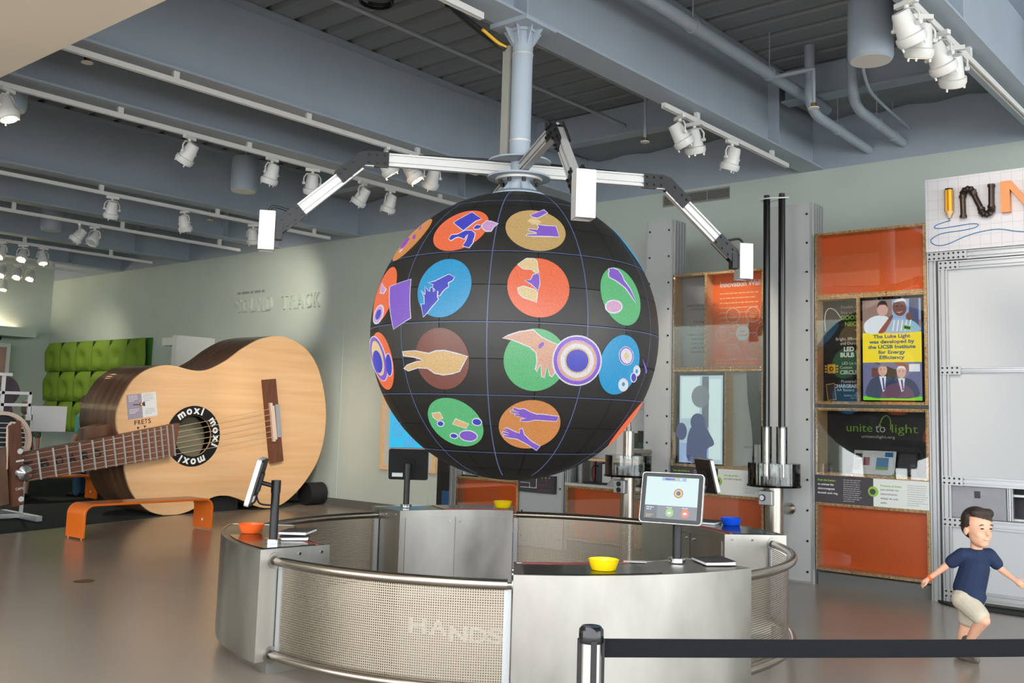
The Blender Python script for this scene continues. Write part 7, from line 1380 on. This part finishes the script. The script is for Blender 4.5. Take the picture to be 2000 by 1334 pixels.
# trim the hair away from the face
bm = bmesh.new(); hv = [bm.verts.new(p) for p in hb.v]; [bm.faces.new([hv[i] for i in f]) for f in hb.f]
dele = [v_ for v_ in bm.verts if (v_.co - H0).dot(fd) > 0.030 and (v_.co - H0).z < 0.066 + 0.02 * (v_.co - H0).dot(sr) / 0.08]
bmesh.ops.delete(bm, geom=dele, context='VERTS'); bm.verts.index_update()
MB().add([v_.co.copy() for v_ in bm.verts], [tuple(v_.index for v_ in f.verts) for f in bm.faces]).build('hair', 'hair', boy, smooth=True); bm.free()
for s_ in (-1, 1):
    e_ = H0 + fd * 0.0965 + sr * (0.034 * s_) + PZ * 0.007
    MB().lathe([(0, 1), (0.5, 0.87), (0.87, 0.5), (1, 0), (0.87, -0.5), (0.5, -0.87), (0, -1)], n=12).xform(Matrix.Translation(e_ - fd * 0.006) @ Euler((0, 0, R(yaw))).to_matrix().to_4x4() @ Matrix.Diagonal((0.009, 0.015, 0.0045, 1))).build('eye', 'ink', boy, smooth=True)
    MB().tube([tuple(e_ + sr * (s_ * x) + PZ * (0.022 + y) - fd * (0.002 + abs(x) * 0.25)) for x, y in ((-0.016, 0.0), (-0.004, 0.005), (0.008, 0.005), (0.02, -0.001))], 0.0035, 6).build('eyebrow', 'hair', boy)
mo = H0 + fd * 0.088 - PZ * 0.066
MB().lathe([(0, 1), (0.5, 0.87), (0.87, 0.5), (1, 0), (0.87, -0.5), (0.5, -0.87), (0, -1)], n=14).xform(Matrix.Translation(mo - fd * 0.004) @ Euler((0, 0, R(yaw))).to_matrix().to_4x4() @ Matrix.Diagonal((0.012, 0.027, 0.011, 1))).build('lips', 'lip', boy, smooth=True)
MB().lathe([(0, 1), (0.5, 0.87), (0.87, 0.5), (1, 0), (0.87, -0.5), (0.5, -0.87), (0, -1)], n=14).xform(Matrix.Translation(mo - fd * 0.0005) @ Euler((0, 0, R(yaw))).to_matrix().to_4x4() @ Matrix.Diagonal((0.0105, 0.022, 0.006, 1))).build('teeth', 'pages', boy, smooth=True)
def mid(a, b, t): return J[a] * (1 - t) + J[b] * t
shirt = [('c', J['neck'] - PZ * 0.04, J['chest'], 0.062, 0.098), ('c', J['chest'], J['pelvis'] + PZ * 0.03, 0.098, 0.108), ('c', J['pelvis'] + PZ * 0.03, J['pelvis'] - PZ * 0.005 + fd * 0.035, 0.108, 0.092), ('c', J['neck'] - PZ * 0.05, J['shR'], 0.058, 0.046), ('c', J['neck'] - PZ * 0.05, J['shL'], 0.058, 0.046), ('c', J['shR'], mid('shR', 'elR', 0.55), 0.048, 0.047), ('c', J['shL'], mid('shL', 'elL', 0.6), 0.048, 0.045)]
blob(shirt, 0.006, 6).build('t_shirt', 'navy_shirt', boy, smooth=True)
shorts = [('c', J['pelvis'], J['hipR'], 0.098, 0.085), ('c', J['pelvis'], J['hipL'], 0.098, 0.085), ('c', J['hipR'], mid('hipR', 'knR', 0.78), 0.084, 0.066), ('c', J['hipL'], mid('hipL', 'knL', 0.74), 0.084, 0.066)]
blob(shorts, 0.006, 5).build('shorts', 'khaki', boy, smooth=True)
for a_, d_ in (('anL', Vector((0.95, -0.3, -0.12))), ('anR', Vector((0.55, -0.25, -0.8)))):
    d_ = d_.normalized(); b_ = J[a_] - PZ * 0.022; blob([('c', b_ - d_ * 0.035, b_ + d_ * 0.05, 0.031, 0.030), ('c', b_ + d_ * 0.05, b_ + d_ * 0.105 - PZ * 0.004, 0.030, 0.024), ('c', b_, J[a_] + PZ * 0.015, 0.032, 0.03)], 0.006, 4).build('shoe', 'shoe', boy, smooth=True)
MB().lathe([(0.021, -0.008), (0.024, -0.008), (0.024, 0.008), (0.021, 0.008)], n=18).xform(Matrix.Translation(mid('elR', 'haR', 0.88)) @ (J['haR'] - J['elR']).to_track_quat('Z', 'Y').to_matrix().to_4x4()).build('wristband', 'orange_plastic', boy, smooth=True)
def adult(x, y, h, yaw_, label, top, low, hairm, dress=False):
    s_ = h / 1.75; o = Vector((x, y, 0)); f = Vector((math.cos(R(yaw_)), math.sin(R(yaw_)), 0)); r = Vector((f.y, -f.x, 0))
    def Q(a, b, z): return o + f * a * s_ + r * b * s_ + PZ * z * s_
    t = thing('person', label, 'person', (x, y, 0)); bd_ = []
    bd_ += [('e', Q(0, 0, 1.64), (0.10 * s_, 0.078 * s_, 0.12 * s_), (0, 0, yaw_)), ('e', Q(0.10, 0, 1.62), (0.02 * s_, 0.014 * s_, 0.024 * s_), (0, 0, yaw_)), ('e', Q(0, 0.08, 1.63), (0.02 * s_, 0.012 * s_, 0.03 * s_), (0, 0, yaw_)), ('e', Q(0, -0.08, 1.63), (0.02 * s_, 0.012 * s_, 0.03 * s_), (0, 0, yaw_)), ('c', Q(0, 0, 1.42), Q(0, 0, 1.56), 0.055 * s_, 0.052 * s_), ('c', Q(0, 0, 1.30), Q(0, 0, 1.0), 0.13 * s_, 0.125 * s_)]
    for k in (-1, 1):
        bd_ += [('c', Q(0, 0.05 * k, 1.38), Q(0, 0.18 * k, 1.37), 0.07 * s_, 0.06 * s_), ('c', Q(0, 0.19 * k, 1.36), Q(0.0, 0.23 * k, 1.10), 0.05 * s_, 0.042 * s_), ('c', Q(0, 0.23 * k, 1.10), Q(0.10, 0.22 * k, 0.88), 0.04 * s_, 0.028 * s_), ('c', Q(0, 0.09 * k, 0.92), Q(0.02, 0.10 * k, 0.50), 0.085 * s_, 0.058 * s_), ('c', Q(0.02, 0.10 * k, 0.50), Q(0, 0.10 * k, 0.09), 0.056 * s_, 0.038 * s_)]
        bd_ += hand(Q(0.10, 0.22 * k, 0.88), Vector((0.3 * f.x, 0.3 * f.y, -0.95)), f, 1.2 * s_)
    blob(bd_, 0.011, 4).build('body', 'skin_dark', t, smooth=True)
    blob([('e', Q(-0.012, 0, 1.67), (0.108 * s_, 0.09 * s_, 0.105 * s_), (0, 0, yaw_)), ('e', Q(-0.05, 0, 1.60), (0.07 * s_, 0.084 * s_, 0.10 * s_), (0, 0, yaw_))], 0.012, 3).build('hair', hairm, t, smooth=True)
    sh_ = [('c', Q(0, 0, 1.36), Q(0, 0, 1.0), 0.145 * s_, 0.15 * s_), ('c', Q(0, 0, 1.0), Q(0, 0, 0.88 if not dress else 0.6), 0.15 * s_, 0.155 * s_ if not dress else 0.22 * s_)]
    for k in (-1, 1): sh_ += [('c', Q(0, 0.05 * k, 1.38), Q(0, 0.19 * k, 1.37), 0.08 * s_, 0.072 * s_), ('c', Q(0, 0.19 * k, 1.37), Q(0, 0.225 * k, 1.13), 0.068 * s_, 0.062 * s_)]
    blob(sh_, 0.012, 5).build('dress' if dress else 'shirt', top, t, smooth=True)
    if not dress:
        tr = []
        for k in (-1, 1): tr += [('c', Q(0, 0.06 * k, 0.95), Q(0, 0.09 * k, 0.85), 0.11 * s_, 0.105 * s_), ('c', Q(0, 0.09 * k, 0.85), Q(0.02, 0.10 * k, 0.48), 0.10 * s_, 0.078 * s_), ('c', Q(0.02, 0.10 * k, 0.48), Q(0, 0.10 * k, 0.07), 0.075 * s_, 0.068 * s_)]
        blob(tr, 0.012, 4).build('trousers', low, t, smooth=True)
    for k in (-1, 1): blob([('c', Q(-0.04, 0.10 * k, 0.045), Q(0.14, 0.11 * k, 0.04), 0.042 * s_, 0.036 * s_)], 0.01, 3).build('shoe', 'black', t, smooth=True)
adult(-17.5, 8.72, 1.78, -140, 'adult in a teal checked shirt and jeans half hidden behind the giant guitar', 'teal_shirt', 'jeans', 'hair_grey')
adult(-17.6, 7.72, 1.66, 140, 'woman in a dark patterned dress behind the metal plate at the left', 'dress_green', 'jeans', 'hair_grey', True)
for o in bpy.data.objects:
    if o.name.startswith('spotlight') and o.get('label') == 'x': print('unplaced proto', o.name)
print('objects', len(bpy.data.objects))
